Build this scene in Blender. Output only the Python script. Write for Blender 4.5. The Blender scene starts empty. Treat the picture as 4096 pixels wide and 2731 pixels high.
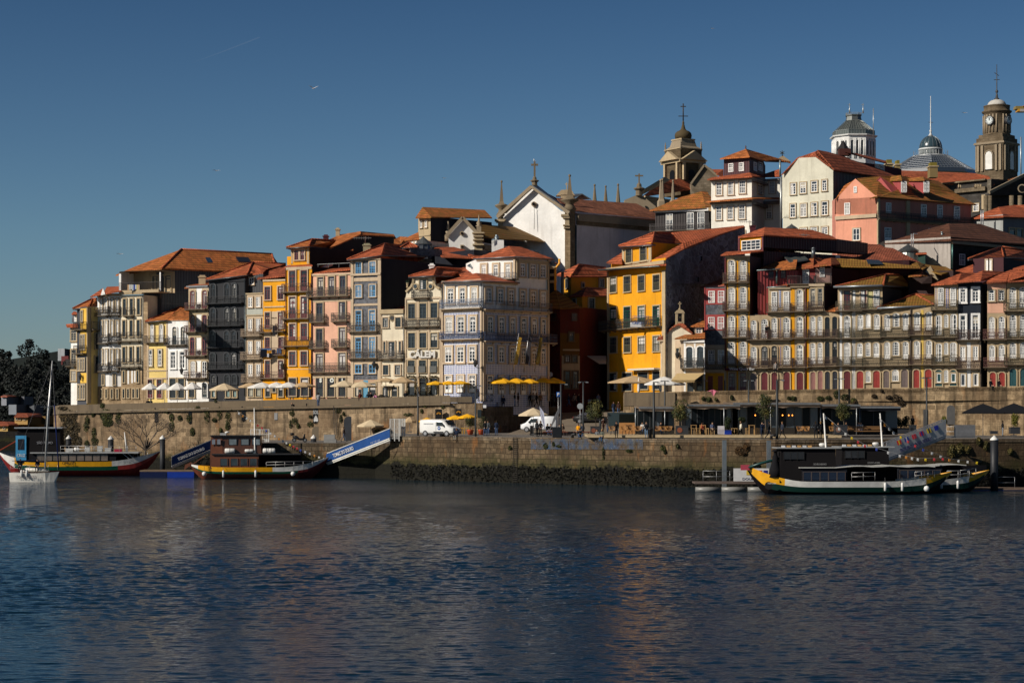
import bpy,bmesh,math,random
from mathutils import Vector,Matrix,Euler
random.seed(7)
R=math.radians
sc=bpy.context.scene
COL=sc.collection
F=7780.0;HC=7.66;HY=1650.0
def P(px,py,d):return Vector(((px-2048)/F*d,d,HC-(py-HY)/F*d))
VW={1:(0,1000,.3826),2:(700,900,.287),3:(700,1250,.287),4:(1100,900,.287),5:(1100,1250,.287),6:(1600,900,.3348),7:(1600,1300,.3348),8:(1950,600,.3348),9:(2550,400,.4304),10:(3300,400,.3807),11:(2200,900,.3348),12:(2200,1325,.3348),13:(2800,900,.3106),14:(3400,900,.3328),15:(2780,1250,.3156),16:(3400,1250,.3328),17:(3780,250,.3507),0:(0,0,1.0),20:(0,1420,.3445),21:(600,1550,.2764),22:(1150,1550,.2764),23:(1750,1550,.4677),24:(2750,1550,.2976),25:(3396,1550,.2976),26:(2200,1560,.3189),27:(2900,1560,.3189)}
def N(v,x,y):o=VW[v];return(o[0]+x*o[2],o[1]+y*o[2])
def Q(v,x,y,d):a=N(v,x,y);return P(a[0],a[1],d)
def lerp(a,b,t):return a+(b-a)*t
def interp(x,pts):
 if x<=pts[0][0]:return pts[0][1]
 for(a,b),(c,d)in zip(pts,pts[1:]):
  if x<=c:return lerp(b,d,(x-a)/(c-a))
 return pts[-1][1]
def dint(x,pts):return 1/interp(x,[(a,1/b)for a,b in pts])
dL=lambda px:dint(px,[(250,271),(390,268),(1770,243)])
dR=lambda px:dint(px,[(2820,242.8),(4130,234)])
def srgb(r,g,b):
 f=lambda c:(c/255/12.92)if c<=10 else((c/255+.055)/1.055)**2.4
 return(f(r),f(g),f(b))
MATS={}
class NT:
 def __init__(s,name):
  s.m=bpy.data.materials.new(name);s.m.use_nodes=True
  s.t=s.m.node_tree;s.b=s.t.nodes['Principled BSDF'];s.n=s.t.nodes;s.l=s.t.links
 def node(s,kind,**kw):
  nd=s.n.new(kind)
  for k,v in kw.items():
   if k in nd.inputs:nd.inputs[k].default_value=v
   else:setattr(nd,k,v)
  return nd
 def link(s,a,b):s.l.new(a,b)
 def noise(s,vec,scale,detail=3,rough=.55):
  nd=s.node('ShaderNodeTexNoise');nd.inputs['Scale'].default_value=scale
  nd.inputs['Detail'].default_value=detail;nd.inputs['Roughness'].default_value=rough
  if vec:s.link(vec,nd.inputs['Vector'])
  return nd.outputs['Fac']
 def ramp(s,fac,stops):
  r=s.node('ShaderNodeValToRGB');e=r.color_ramp.elements
  while len(e)<len(stops):e.new(.5)
  for i,(p,c)in enumerate(stops):
   e[i].position=p;e[i].color=(*c,1)if not isinstance(c,(int,float))else(c,c,c,1)
  s.link(fac,r.inputs['Fac']);return r.outputs['Color']
 def mix(s,fac,a,b,mode='MIX'):
  m=s.node('ShaderNodeMix',data_type='RGBA',blend_type=mode)
  for sock,v in((m.inputs['Factor'],fac),(m.inputs['A'],a),(m.inputs['B'],b)):
   if isinstance(v,(int,float)):sock.default_value=v
   elif isinstance(v,tuple):sock.default_value=(*v,1)
   else:s.link(v,sock)
  return m.outputs['Result']
 def math(s,op,a,b=0.0,clamp=False):
  m=s.node('ShaderNodeMath',operation=op);m.use_clamp=clamp
  for sock,v in((m.inputs[0],a),(m.inputs[1],b)):
   if isinstance(v,(int,float)):sock.default_value=v
   else:s.link(v,sock)
  return m.outputs[0]
 def mapping(s,vec,scale=(1,1,1),loc=(0,0,0)):
  m=s.node('ShaderNodeMapping');m.inputs['Scale'].default_value=scale;m.inputs['Location'].default_value=loc
  s.link(vec,m.inputs['Vector']);return m.outputs['Vector']
 def uv(s):return s.node('ShaderNodeUVMap').outputs['UV']
 def pos(s):return s.node('ShaderNodeNewGeometry').outputs['Position']
 def sep(s,v):
  q=s.node('ShaderNodeSeparateXYZ');s.link(v,q.inputs[0]);return q.outputs
 def bump(s,h,strength=.4,dist=.05):
  b=s.node('ShaderNodeBump');b.inputs['Strength'].default_value=strength;b.inputs['Distance'].default_value=dist
  s.link(h,b.inputs['Height']);s.link(b.outputs['Normal'],s.b.inputs['Normal'])
 def out(s,col,rough=.8,metal=0.0,spec=None):
  if isinstance(col,tuple):s.b.inputs['Base Color'].default_value=(*col,1)
  else:s.link(col,s.b.inputs['Base Color'])
  if isinstance(rough,(int,float)):s.b.inputs['Roughness'].default_value=rough
  else:s.link(rough,s.b.inputs['Roughness'])
  s.b.inputs['Metallic'].default_value=metal
  if spec is not None:s.b.inputs['Specular IOR Level'].default_value=spec
  return s.m
def sc3(c,k):return tuple(min(1,x*k)for x in c)
def M(kind,c=(.5,.5,.5),p=0.0):
 """cached procedural material of a kind"""
 key=(kind,tuple(round(x,4)for x in c),p)
 if key in MATS:return MATS[key]
 nm=kind+'_%d'%len(MATS);t=NT(nm)
 if kind=='plaster':
  pos=t.pos()
  big=t.noise(pos,.35,4);fine=t.noise(pos,3.5,5)
  st=t.noise(t.mapping(pos,(2.2,2.2,.18)),1.0,5)
  a=t.ramp(big,[(.3,sc3(c,.80)),(.68,sc3(c,1.05))])
  a=t.mix(t.ramp(fine,[(.35,.30),(.62,0.0)]),a,sc3(c,.72))
  a=t.mix(t.ramp(st,[(.52,0.0),(.80,.5+p)]),a,sc3((c[0]*.45+.02,c[1]*.42+.02,c[2]*.4+.02),1))
  m=t.out(a,.85,0,.2);t.bump(fine,.25,.02)
 elif kind=='tile':
  uv=t.uv();x,y,z=t.sep(uv)[0:3]
  pos=t.pos()
  rows=t.math('FRACT',t.math('MULTIPLY',y,1/.75));cols=t.math('FRACT',t.math('MULTIPLY',x,1/.34))
  cc=t.math('MULTIPLY',t.math('ABSOLUTE',t.math('SUBTRACT',cols,.5)),2.0)
  cell=t.node('ShaderNodeTexWhiteNoise',noise_dimensions='2D')
  fl=t.node('ShaderNodeCombineXYZ')
  t.link(t.math('FLOOR',t.math('MULTIPLY',x,1/.34)),fl.inputs[0]);t.link(t.math('FLOOR',t.math('MULTIPLY',y,1/.75)),fl.inputs[1])
  t.link(fl.outputs[0],cell.inputs['Vector'])
  base=t.mix(cell.outputs['Value'],sc3(c,.62),sc3(c,1.35))
  base=t.mix(t.ramp(t.noise(pos,.5,4),[(.35,.55),(.65,0.0)]),base,sc3(c,.5))
  moss=t.ramp(t.noise(pos,.9,6,.7),[(.62-.42*p,0.0),(.78-.36*p,1.0)])
  if p:base=t.mix(t.math('MULTIPLY',moss,min(1,.35+p)),base,(.21,.12,.02))
  base=t.mix(t.ramp(rows,[(.0,.95),(.45,0.0)]),base,sc3(c,.12))
  base=t.mix(t.ramp(cc,[(.0,.5),(.5,0.0)]),base,sc3(c,.25))
  m=t.out(base,.8,0,.25);t.bump(t.math('ADD',cc,rows),.5,.08)
 elif kind=='stone':
  uv=t.uv();br=t.node('ShaderNodeTexBrick');s_=1.0
  br.inputs['Scale'].default_value=s_;br.inputs['Brick Width'].default_value=.85;br.inputs['Row Height'].default_value=.42
  br.inputs['Mortar Size'].default_value=.018;br.inputs['Color1'].default_value=(*sc3(c,.8),1)
  br.inputs['Color2'].default_value=(*sc3(c,1.15),1);br.inputs['Mortar'].default_value=(*sc3(c,.45),1)
  t.link(uv,br.inputs['Vector']);pos=t.pos()
  a=t.mix(t.ramp(t.noise(pos,.8,6,.65),[(.4,.7),(.65,0.0)]),br.outputs['Color'],sc3((c[0],c[1]*.95,c[2]*.85),.42))
  m=t.out(a,.9,0,.15);t.bump(t.noise(pos,6,4),.4,.03)
 elif kind=='rubble':
  uv=t.uv();v=t.node('ShaderNodeTexVoronoi',feature='DISTANCE_TO_EDGE');v.inputs['Scale'].default_value=1.15
  pos=t.pos();n=t.node('ShaderNodeTexNoise');n.inputs['Scale'].default_value=1.5
  t.link(uv,n.inputs['Vector']);w=t.mix(.25,uv,n.outputs['Color'])
  t.link(t.mapping(w,(1,1.7,1)),v.inputs['Vector'])
  v2=t.node('ShaderNodeTexVoronoi');v2.inputs['Scale'].default_value=1.15;t.link(t.mapping(w,(1,1.7,1)),v2.inputs['Vector'])
  g=t.sep(v2.outputs['Color'])[0]
  a=t.mix(g,sc3(c,.6),sc3(c,1.5));a=t.mix(t.ramp(v.outputs['Distance'],[(.0,.9),(.08,0.0)]),a,sc3(c,2.2)if p else sc3(c,.3))
  a=t.mix(t.ramp(t.noise(pos,.4,5),[(.4,.7),(.6,0.0)]),a,sc3(c,.5))
  m=t.out(a,.75,0,.3);t.bump(t.ramp(v.outputs['Distance'],[(0,0.0),(.15,1.0)]),.7,.1)
 elif kind=='quay':
  uv=t.uv();pos=t.pos();z=t.sep(pos)[2]
  n=t.node('ShaderNodeTexNoise');n.inputs['Scale'].default_value=.8;n.inputs['Detail'].default_value=3;t.link(uv,n.inputs['Vector'])
  w=t.mix(.16+p*.06,uv,n.outputs['Color'])
  br=t.node('ShaderNodeTexBrick');br.inputs['Scale'].default_value=1
  br.inputs['Brick Width'].default_value=.8;br.inputs['Row Height'].default_value=.46;br.offset_frequency=2;br.squash=.8;br.squash_frequency=3
  br.inputs['Mortar Size'].default_value=.03;br.inputs['Mortar Smooth'].default_value=.3;br.inputs['Bias'].default_value=-.1
  br.inputs['Color1'].default_value=(*sc3(c,.6),1);br.inputs['Color2'].default_value=(*sc3(c,1.5),1);br.inputs['Mortar'].default_value=(*sc3(c,.3 if not p else 1.6),1)
  t.link(w,br.inputs['Vector'])
  fine=t.noise(pos,2.2,7,.7)
  a=t.mix(t.ramp(fine,[(.36,.9-.3*p),(.62,0.0)]),br.outputs['Color'],sc3(c,.3));a=t.mix(t.ramp(t.noise(pos,.28,4),[(.4,.65),(.65,0.0)]),a,sc3((c[0],c[1]*.85,c[2]*.75),.38))
  st=t.noise(t.mapping(pos,(1.2,1.2,.12)),1.0,6,.65)
  a=t.mix(t.ramp(st,[(.48,0.0),(.66,.75)]),a,(.035,.026,.016))
  rust=t.noise(t.mapping(pos,(.9,.9,.3),(7,3,1)),.8,4)
  a=t.mix(t.ramp(rust,[(.6,0.0),(.72,.5)]),a,(.30,.12,.03))
  wob=t.math('MULTIPLY',t.math('SUBTRACT',t.noise(pos,.7,7,.78),.5),3.6)
  zz=t.math('ADD',z,wob)
  g1=t.node('ShaderNodeMapRange');g1.inputs['From Min'].default_value=3.1;g1.inputs['From Max'].default_value=1.9;t.link(zz,g1.inputs['Value'])
  a=t.mix(t.math('MULTIPLY',g1.outputs['Result'],.8),a,(.035,.036,.010))
  g2=t.node('ShaderNodeMapRange');g2.inputs['From Min'].default_value=1.95;g2.inputs['From Max'].default_value=1.7;t.link(zz,g2.inputs['Value'])
  a=t.mix(g2.outputs['Result'],a,t.mix(t.noise(pos,4,4),(.004,.004,.003),(.016,.015,.009)))
  m=t.out(a,.85,0,.2)
  t.bump(t.math('ADD',t.math('MULTIPLY',br.outputs['Fac'],-1.0),t.math('MULTIPLY',fine,.8)),.8,.12)
 elif kind=='azulejo':
  uv=t.uv();x,y=t.sep(uv)[0:2]
  fx=t.math('ABSOLUTE',t.math('SUBTRACT',t.math('FRACT',t.math('MULTIPLY',x,1/.26)),.5))
  fy=t.math('ABSOLUTE',t.math('SUBTRACT',t.math('FRACT',t.math('MULTIPLY',y,1/.26)),.5))
  d=t.math('ADD',fx,fy)
  a=t.mix(t.ramp(d,[(.40,1.0),(.5,0.0)]),c,(.085,.12,.33))
  a=t.mix(t.ramp(t.noise(t.pos(),.6,5),[(.4,.35),(.6,0.0)]),a,sc3(c,.5))
  m=t.out(a,.35,0,.5)
 elif kind=='slate':
  uv=t.uv();v=t.node('ShaderNodeTexVoronoi');v.inputs['Scale'].default_value=3.6;t.link(uv,v.inputs['Vector'])
  a=t.mix(t.sep(v.outputs['Color'])[0],sc3(c,.55),sc3(c,1.6))
  y=t.sep(uv)[1];rr=t.math('FRACT',t.math('MULTIPLY',y,4.0))
  a=t.mix(t.ramp(rr,[(0,.6),(.25,0.0)]),a,sc3(c,.35))
  a=t.mix(t.ramp(t.noise(t.pos(),.5,5),[(.55,0.0),(.7,.5*p)]),a,(.22,.22,.2))
  m=t.out(a,.55,0,.4);t.bump(rr,.3,.02)
 elif kind=='corrugated':
  uv=t.uv();x=t.sep(uv)[0]
  w=t.math('SINE',t.math('MULTIPLY',x,2*math.pi/.42))
  nn=t.noise(t.mapping(uv,(6,.25,1)),1.0,4)
  a=t.mix(t.ramp(w,[(0,.7),(.6,0.0)]),c,sc3(c,.45));a=t.mix(t.ramp(nn,[(.4,.45),(.7,0.0)]),a,sc3(c,.5))
  m=t.out(a,.5,0,.3);t.bump(w,.5,.05)
 elif kind=='roofmetal':
  uv=t.uv();x=t.sep(uv)[0];w=t.math('FRACT',t.math('MULTIPLY',x,1/.7))
  a=t.mix(t.ramp(w,[(.0,.8),(.12,0.0)]),c,sc3(c,.4));a=t.mix(t.noise(t.pos(),1.2,4),a,sc3(c,.7))
  m=t.out(a,.38,.5,.5)
 elif kind=='wood':
  uv=t.uv();nn=t.noise(t.mapping(uv,(1.0,9,1)),2.0,5)
  m=t.out(t.ramp(nn,[(.3,sc3(c,.55)),(.7,c)]),.6,0,.3)
 elif kind=='glass':
  nn=t.noise(t.mapping(t.pos(),(.7,.7,.5)),1.0,2)
  a=t.mix(t.ramp(nn,[(.45,0.0),(.6,.6)]),c,sc3(c,.25))
  m=t.out(a,.08,0,.6)
 elif kind=='curtain':
  uv=t.pos();nn=t.noise(t.mapping(uv,(5,5,.3)),1.5,3)
  m=t.out(t.ramp(nn,[(.3,sc3(c,.35)),(.7,c)]),.15,0,.55)
 elif kind=='iron':
  m=t.out(t.mix(t.noise(t.pos(),2.5,4),sc3(c,.6),sc3(c,1.3)),.55,0,.4)
 elif kind=='paint':
  a=t.mix(t.ramp(t.noise(t.pos(),1.3,5),[(.4,.5),(.65,0.0)]),c,sc3(c,.68))
  m=t.out(a,.38,0,.45);
 elif kind=='gloss':
  m=t.out(c,.4 if max(c)<.05 else .25,0,.18 if max(c)<.05 else .5)
 elif kind=='metal':
  a=t.mix(t.ramp(t.noise(t.pos(),2,4),[(.4,.5),(.65,0.0)]),c,sc3(c,.6));m=t.out(a,.4,.6,.5)
 elif kind=='cloth':
  nn=t.noise(t.pos(),3.0,4)
  a=t.mix(nn,sc3(c,.8),sc3(c,1.08));m=t.out(a,.9,0,.1)
  t.b.inputs['Subsurface Weight'].default_value=0.0
 elif kind=='cobble':
  pos=t.pos();v=t.node('ShaderNodeTexVoronoi',feature='DISTANCE_TO_EDGE');v.inputs['Scale'].default_value=3.0;t.link(pos,v.inputs['Vector'])
  a=t.mix(t.ramp(v.outputs['Distance'],[(0,.7),(.08,0.0)]),c,sc3(c,.4))
  a=t.mix(t.ramp(t.noise(pos,.3,5),[(.35,.6),(.65,0.0)]),a,sc3(c,.55));m=t.out(a,.85,0,.2)
 elif kind=='leaf':
  oi=t.node('ShaderNodeNewGeometry');pos=oi.outputs['Position']
  a=t.ramp(t.noise(pos,1.6,3),[(.3,sc3(c,.5)),(.5,c),(.72,(c[0]*1.9,c[1]*1.6,c[2]*1.2))]);m=t.out(a,.7,0,.25)
 elif kind=='emit':
  t.b.inputs['Emission Color'].default_value=(*c,1);t.b.inputs['Emission Strength'].default_value=3 if not p else p;m=t.out(c,.5)
 elif kind=='skin':
  m=t.out(c,.55,0,.35)
 elif kind=='foil':
  m=t.out((.05,.08,.10),.12,0,.5);t.b.inputs['Alpha'].default_value=.45
 elif kind=='bluepatch':
  pos=t.pos();n1=t.noise(t.mapping(pos,(1.2,1.2,.5)),1.3,6,.7);n2=t.noise(pos,2.5,6,.7)
  a=t.mix(t.ramp(n1,[(.4,0.0),(.6,1.0)]),(.03,.075,.16),(.10,.095,.085));a=t.mix(t.ramp(n2,[(.60,0.0),(.68,.7)]),a,(.32,.36,.38))
  m=t.out(a,.8);t.link(t.ramp(t.noise(pos,1.1,5,.6),[(.36,0.0),(.55,.6)]),t.b.inputs['Alpha'])
 else:raise ValueError(kind)
 MATS[key]=m;m.diffuse_color=(*c,1)
 return m
def wloc(o):
 v=Vector((0,0,0))
 while o is not None:v=v+Vector(o.location);o=o.parent
 return v
class MB:
 def __init__(s):s.v=[];s.f=[];s.m=[];s.mats=[];s.sm=[]
 def mi(s,mat):
  if mat not in s.mats:s.mats.append(mat)
  return s.mats.index(mat)
 def face(s,pts,mat,smooth=False):
  i=len(s.v);s.v+=[Vector(p)for p in pts];s.f.append(tuple(range(i,i+len(pts))));s.m.append(s.mi(mat));s.sm.append(smooth)
 def mesh(s,verts,faces,mat,smooth=False):
  i=len(s.v);s.v+=[Vector(p)for p in verts];k=s.mi(mat)
  for f in faces:s.f.append(tuple(i+j for j in f));s.m.append(k);s.sm.append(smooth)
 def box(s,x0,x1,y0,y1,z0,z1,mat,rz=0,c=None):
  vs=[Vector((x,y,z))for z in(z0,z1)for y in(y0,y1)for x in(x0,x1)]
  if rz:
   c=Vector(c)if c is not None else Vector(((x0+x1)/2,(y0+y1)/2,0));r=Matrix.Rotation(rz,3,'Z')
   vs=[r@(v-c)+c for v in vs]
  s.mesh(vs,[(0,2,3,1),(4,5,7,6),(0,1,5,4),(2,6,7,3),(0,4,6,2),(1,3,7,5)],mat)
 def obox(s,o,ax,ay,az,mat):
  o,ax,ay,az=map(Vector,(o,ax,ay,az))
  vs=[o,o+ax,o+ay,o+ax+ay,o+az,o+ax+az,o+ay+az,o+ax+ay+az]
  s.mesh(vs,[(0,2,3,1),(4,5,7,6),(0,1,5,4),(2,6,7,3),(0,4,6,2),(1,3,7,5)],mat)
 def bar(s,a,b,w,mat,h=None):
  a=Vector(a);b=Vector(b);d=b-a
  if d.length<1e-6:return
  dn=d.normalized();up=Vector((0,0,1))if abs(dn.z)<.95 else Vector((0,1,0))
  x=dn.cross(up).normalized()*w/2;y=dn.cross(x).normalized()*(h or w)/2
  s.obox(a-x-y,x*2,d,y*2,mat)
 def tube(s,path,radii,mat,n=8,caps=True,smooth=True):
  path=[Vector(p)for p in path]
  if isinstance(radii,(int,float)):radii=[radii]*len(path)
  i0=len(s.v);k=s.mi(mat);m=len(path)
  for i,p in enumerate(path):
   d=(path[min(i+1,m-1)]-path[max(i-1,0)])
   d=d.normalized()if d.length>1e-9 else Vector((0,0,1))
   up=Vector((0,0,1))if abs(d.z)<.9 else Vector((0,1,0))
   x=d.cross(up).normalized();y=x.cross(d).normalized()
   for j in range(n):
    a=2*math.pi*j/n;s.v.append(p+(x*math.cos(a)+y*math.sin(a))*radii[i])
  for i in range(m-1):
   for j in range(n):
    a=i0+i*n+j;b=i0+i*n+(j+1)%n
    s.f.append((a,a+n,b+n,b));s.m.append(k);s.sm.append(smooth)
  if caps:
   s.f.append(tuple(i0+j for j in range(n)));s.m.append(k);s.sm.append(False)
   s.f.append(tuple(i0+(m-1)*n+j for j in reversed(range(n))));s.m.append(k);s.sm.append(False)
 def lathe(s,c,prof,mat,n=16,smooth=True,sx=1,sy=1,rz=0):
  c=Vector(c);i0=len(s.v);k=s.mi(mat);m=len(prof)
  for r,z in prof:
   for j in range(n):
    a=2*math.pi*j/n+rz;s.v.append(c+Vector((r*sx*math.cos(a),r*sy*math.sin(a),z)))
  for i in range(m-1):
   for j in range(n):
    a=i0+i*n+j;b=i0+i*n+(j+1)%n
    s.f.append((a,b,b+n,a+n));s.m.append(k);s.sm.append(smooth)
  s.f.append(tuple(i0+j for j in reversed(range(n))));s.m.append(k);s.sm.append(False)
  s.f.append(tuple(i0+(m-1)*n+j for j in range(n)));s.m.append(k);s.sm.append(False)
 def slab(s,pts,t,mat,dirv=(0,0,-1)):
  pts=[Vector(p)for p in pts];o=Vector(dirv)*t;n=len(pts)
  nn=Vector((0,0,0))
  for i in range(n):nn+=pts[i].cross(pts[(i+1)%n])
  if nn.dot(Vector(dirv))>0:pts=pts[::-1]
  i=len(s.v);s.v+=pts+[p+o for p in pts];k=s.mi(mat)
  fs=[tuple(range(i,i+n)),tuple(range(i+2*n-1,i+n-1,-1))]
  for j in range(n):a=i+j;b=i+(j+1)%n;fs.append((b,a,a+n,b+n))
  for f in fs:s.f.append(f);s.m.append(k);s.sm.append(False)
 def build(s,name,parent=None,local=False,label=None):
  if not s.f:return None
  me=s.data(name,Vector((0,0,0))if(local or parent is None)else wloc(parent))
  o=bpy.data.objects.new(name,me);COL.objects.link(o)
  if parent is not None:o.parent=parent
  if label:o['label']=label
  return o
 def data(s,name,off=Vector((0,0,0))):
  me=bpy.data.meshes.new(name)
  me.from_pydata([tuple(v-off)for v in s.v],[],s.f)
  for m in s.mats:me.materials.append(m)
  me.polygons.foreach_set('material_index',s.m);me.polygons.foreach_set('use_smooth',s.sm)
  uvl=me.uv_layers.new(name='UVMap');uv=[]
  V=s.v
  for f in s.f:
   nn=Vector((0,0,0));n=len(f)
   for i in range(n):
    a=V[f[i]];b=V[f[(i+1)%n]]
    nn+=Vector(((a.y-b.y)*(a.z+b.z),(a.z-b.z)*(a.x+b.x),(a.x-b.x)*(a.y+b.y)))
   nn=nn.normalized()if nn.length>1e-12 else Vector((0,0,1))
   t=Vector((0,0,1)).cross(nn)
   t=t.normalized()if t.length>1e-3 else Vector((1,0,0))
   if t.x<0 or(abs(t.x)<1e-6 and t.y<0):t=-t
   b=nn.cross(t);b=-b if b.z<0 else b
   for i in f:uv+=[V[i].dot(t),V[i].dot(b)]
  uvl.data.foreach_set('uv',uv);me.update()
  return me
def tag(o,label=None,cat=None,group=None,kind=None):
 if label:o['label']=label
 if cat:o['category']=cat
 if group:o['group']=group
 if kind:o['kind']=kind
 return o
def thing(name,label,cat,loc=(0,0,0),rz=0,group=None):
 o=bpy.data.objects.new(name,None);COL.objects.link(o);o.location=loc;o.rotation_euler=(0,0,rz);o.empty_display_size=.2
 return tag(o,label,cat,group)
def single(name,mb,label,cat,group=None,loc=None,rz=0):
 if loc is None:
  c=sum(mb.v,Vector((0,0,0)))/len(mb.v);c.z=min(v.z for v in mb.v)
  me=mb.data(name,c);o=bpy.data.objects.new(name,me);o.location=c
 else:
  me=mb.data(name);o=bpy.data.objects.new(name,me);o.location=loc;o.rotation_euler=(0,0,rz)
 COL.objects.link(o);return tag(o,label,cat,group)
def inst(name,me,parent=None,loc=(0,0,0),rz=0,label=None):
 o=bpy.data.objects.new(name,me);COL.objects.link(o);o.parent=parent;o.location=loc;o.rotation_euler=(0,0,rz)
 if label:o['label']=label
 return o
def copy_tree(o,parent=None):
 c=o.copy();COL.objects.link(c);c.parent=parent
 for ch in list(o.children):copy_tree(ch,c)
 return c
_TX={}
def text_mb(s,size,depth=.03,bold=0.0,align='CENTER'):
 cu=bpy.data.curves.new('lettering','FONT');cu.body=s;cu.size=size;cu.extrude=depth;cu.offset=bold;cu.align_x=align
 cu.resolution_u=3
 o=bpy.data.objects.new('lettering',cu);COL.objects.link(o);bpy.context.view_layer.update()
 dg=bpy.context.evaluated_depsgraph_get();me=bpy.data.meshes.new_from_object(o.evaluated_get(dg))
 vs=[v.co.copy()for v in me.vertices];fs=[tuple(p.vertices)for p in me.polygons]
 bpy.data.objects.remove(o);bpy.data.curves.remove(cu);bpy.data.meshes.remove(me)
 return vs,fs
def lettering(s,size,o,ax,up,mat,parent,bold=0.0,depth=.02,align='CENTER',name='lettering',width=None):
 """flat raised letters: o = baseline anchor (world), ax = reading direction, up = letter up"""
 vs,fs=text_mb(s,size,depth,bold,align)
 ax=Vector(ax).normalized();up=Vector(up).normalized();n=ax.cross(up)
 k=1.0
 if width:
  xs=[v.x for v in vs];k=width/max(1e-6,max(xs)-min(xs))
 mb=MB();mb.mesh([Vector(o)+ax*v.x*k+up*v.y+n*v.z for v in vs],fs,mat)
 return mb.build(name,parent)
C=dict(white=(.84,.83,.80),cream=(.74,.66,.50),yellow=(.76,.34,.013),pale=(.80,.60,.22),pink=(.76,.43,.30),beige=(.46,.36,.23),granite=(.40,.29,.175),granited=(.21,.165,.11),tile=(.48,.12,.048),tileo=(.52,.165,.045),tiled=(.38,.10,.045),navy=(.012,.014,.022),charcoal=(.035,.037,.042),slate=(.075,.08,.095),burg=(.09,.018,.025),maroon=(.22,.042,.042),wframe=(.86,.85,.82),blue=(.10,.30,.52),green=(.01,.075,.05),iron=(.035,.03,.028),ironr=(.10,.045,.04),rust=(.14,.075,.05),grey=(.30,.30,.30),dark=(.01,.01,.012))
GL=[M('glass',(.03,.04,.055)),M('glass',(.045,.055,.07)),M('curtain',(.50,.48,.45)),M('glass',(.02,.026,.035))]
rw=random.Random(3)
def outline(w,h,arch,n=7):
 if not arch:return[(-w/2,0),(w/2,0),(w/2,h),(-w/2,h)]
 r=arch*w;pts=[(-w/2,0),(w/2,0)]
 for i in range(n+1):
  a=math.pi*i/n;pts.append((w/2*math.cos(a),h-r+r*math.sin(a)))
 return pts
def ring(mb,o,i,y0,y1,mat):
 n=len(o);vs=[(x,y0,z)for x,z in o]+[(x,y0,z)for x,z in i]+[(x,y1,z)for x,z in o]+[(x,y1,z)for x,z in i]
 fs=[]
 for a in range(n):
  b=(a+1)%n
  fs+=[(a,b,b+n,a+n),(2*n+a,a,b,2*n+b)[::1],(n+a,n+b,3*n+b,3*n+a)]
 mb.mesh(vs,fs,mat)
WM={}
def window_mesh(w,h,st,pane):
 key=(round(w,1),round(h,1),tuple(sorted(st.items(),key=str)).__repr__(),pane)
 if key in WM:return WM[key]
 w=round(w,1)or .3;h=round(h,1)
 arch=st.get('arch',0);fr=st['fr'];t=st.get('t',.10);kick=st.get('kick',0)*h;nc,nr=st.get('grid',(2,4))
 mb=MB();o=outline(w,h,arch);inn=outline(w-2*t,h-2*t,arch);inn=[(x,z+t)for x,z in inn]
 ring(mb,o,inn,-.10,0,fr)
 if st.get('sur'):
  s=st.get('sw',.135);so=[(x,z-s*.55)for x,z in outline(w+2*s,h+1.6*s,arch)]
  ring(mb,so,o,-.15,0,st['sur'])
  if not kick:mb.box(-w/2-s-.05,w/2+s+.05,-.22,0,-s*.9,-.04,st['sur'])
  if arch:mb.box(-w/2-s-.04,w/2+s+.04,-.2,0,h+.9*s,h+1.4*s,st['sur'])if st.get('cap')else None
 if st.get('solid'):
  pts=[(x,-.05,z)for x,z in o];mb.face(pts,st['solid'])
  mb.box(-.02,.02,-.065,-.05,.05,h*.92,fr)
  for sx in(-1,1):
   for(a,b)in((.08,.42),(.5,.85)):mb.box(sx*w*.25-w*.15,sx*w*.25+w*.15,-.07,-.05,a*h,b*h,st['solid'])
  me=mb.data('window');WM[key]=(me,None);return WM[key]
 if kick:
  mb.box(-w/2+t,w/2-t,-.07,-.02,t,kick,fr)
  for sx in(-1,1):mb.box(sx*w*.22-w*.12,sx*w*.22+w*.12,-.085,-.07,t+.1,max(kick-.1,t+.15),fr)
 mt=st.get('mt',.05);z0=kick or t
 tr=st.get('trans',.26)
 zt=h*(1-tr)
 top=h-t if not arch else h-arch*w*.25
 if tr:mb.box(-w/2+t,w/2-t,-.09,-.025,zt-.045,zt+.045,fr)
 if st.get('mid',1):mb.box(-.045,.045,-.085,-.025,z0,zt if tr else top,fr)
 for i in range(1,nc):
  x=(-.5+i/nc)*(w-2*t)
  if abs(x)>.03:mb.box(x-mt/2,x+mt/2,-.065,-.025,z0,top-(abs(x)/(w/2))*arch*w*.5,fr)
 zz=zt if tr else h-t
 for j in range(1,nr):
  z=z0+(zz-z0)*j/nr;mb.box(-w/2+t,w/2-t,-.065,-.025,z-mt/2,z+mt/2,fr)
 if st.get('fan'):
  for a in(35,65,90,115,145):
   r=w/2*.9;mb.bar((0,-.05,zt),(math.cos(R(a))*r,-.05,zt+math.sin(R(a))*min(r,h*tr*.85)),.035,fr)
  pr=[(math.cos(R(a))*w*.22,-.05,zt+math.sin(R(a))*min(w*.22,h*tr*.5))for a in range(0,181,30)]
  for a,b in zip(pr,pr[1:]):mb.bar(a,b,.035,fr)
 if nc>=3 and tr and nr>=4 and not st.get('fan'):mb.box(-w/2+t,w/2-t,-.065,-.025,zt+h*tr*.45-mt/2,zt+h*tr*.45+mt/2,fr)
 me=mb.data('window');pb=MB();pb.face([(x,-.03,z)for x,z in inn],pane);pm=pb.data('pane')
 WM[key]=(me,pm);return WM[key]
gr=M('stone',C['granite']);grd=M('stone',C['granited']);bei=M('stone',C['beige'])
gra=M('plaster',(.46,.36,.225));gral=M('plaster',(.54,.42,.29));grad=M('plaster',(.30,.24,.165))
wf=M('paint',C['wframe']);dgf=M('paint',(.03,.045,.05));bgf=M('paint',(.13,.025,.03));blf=M('paint',(.10,.33,.60))
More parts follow.
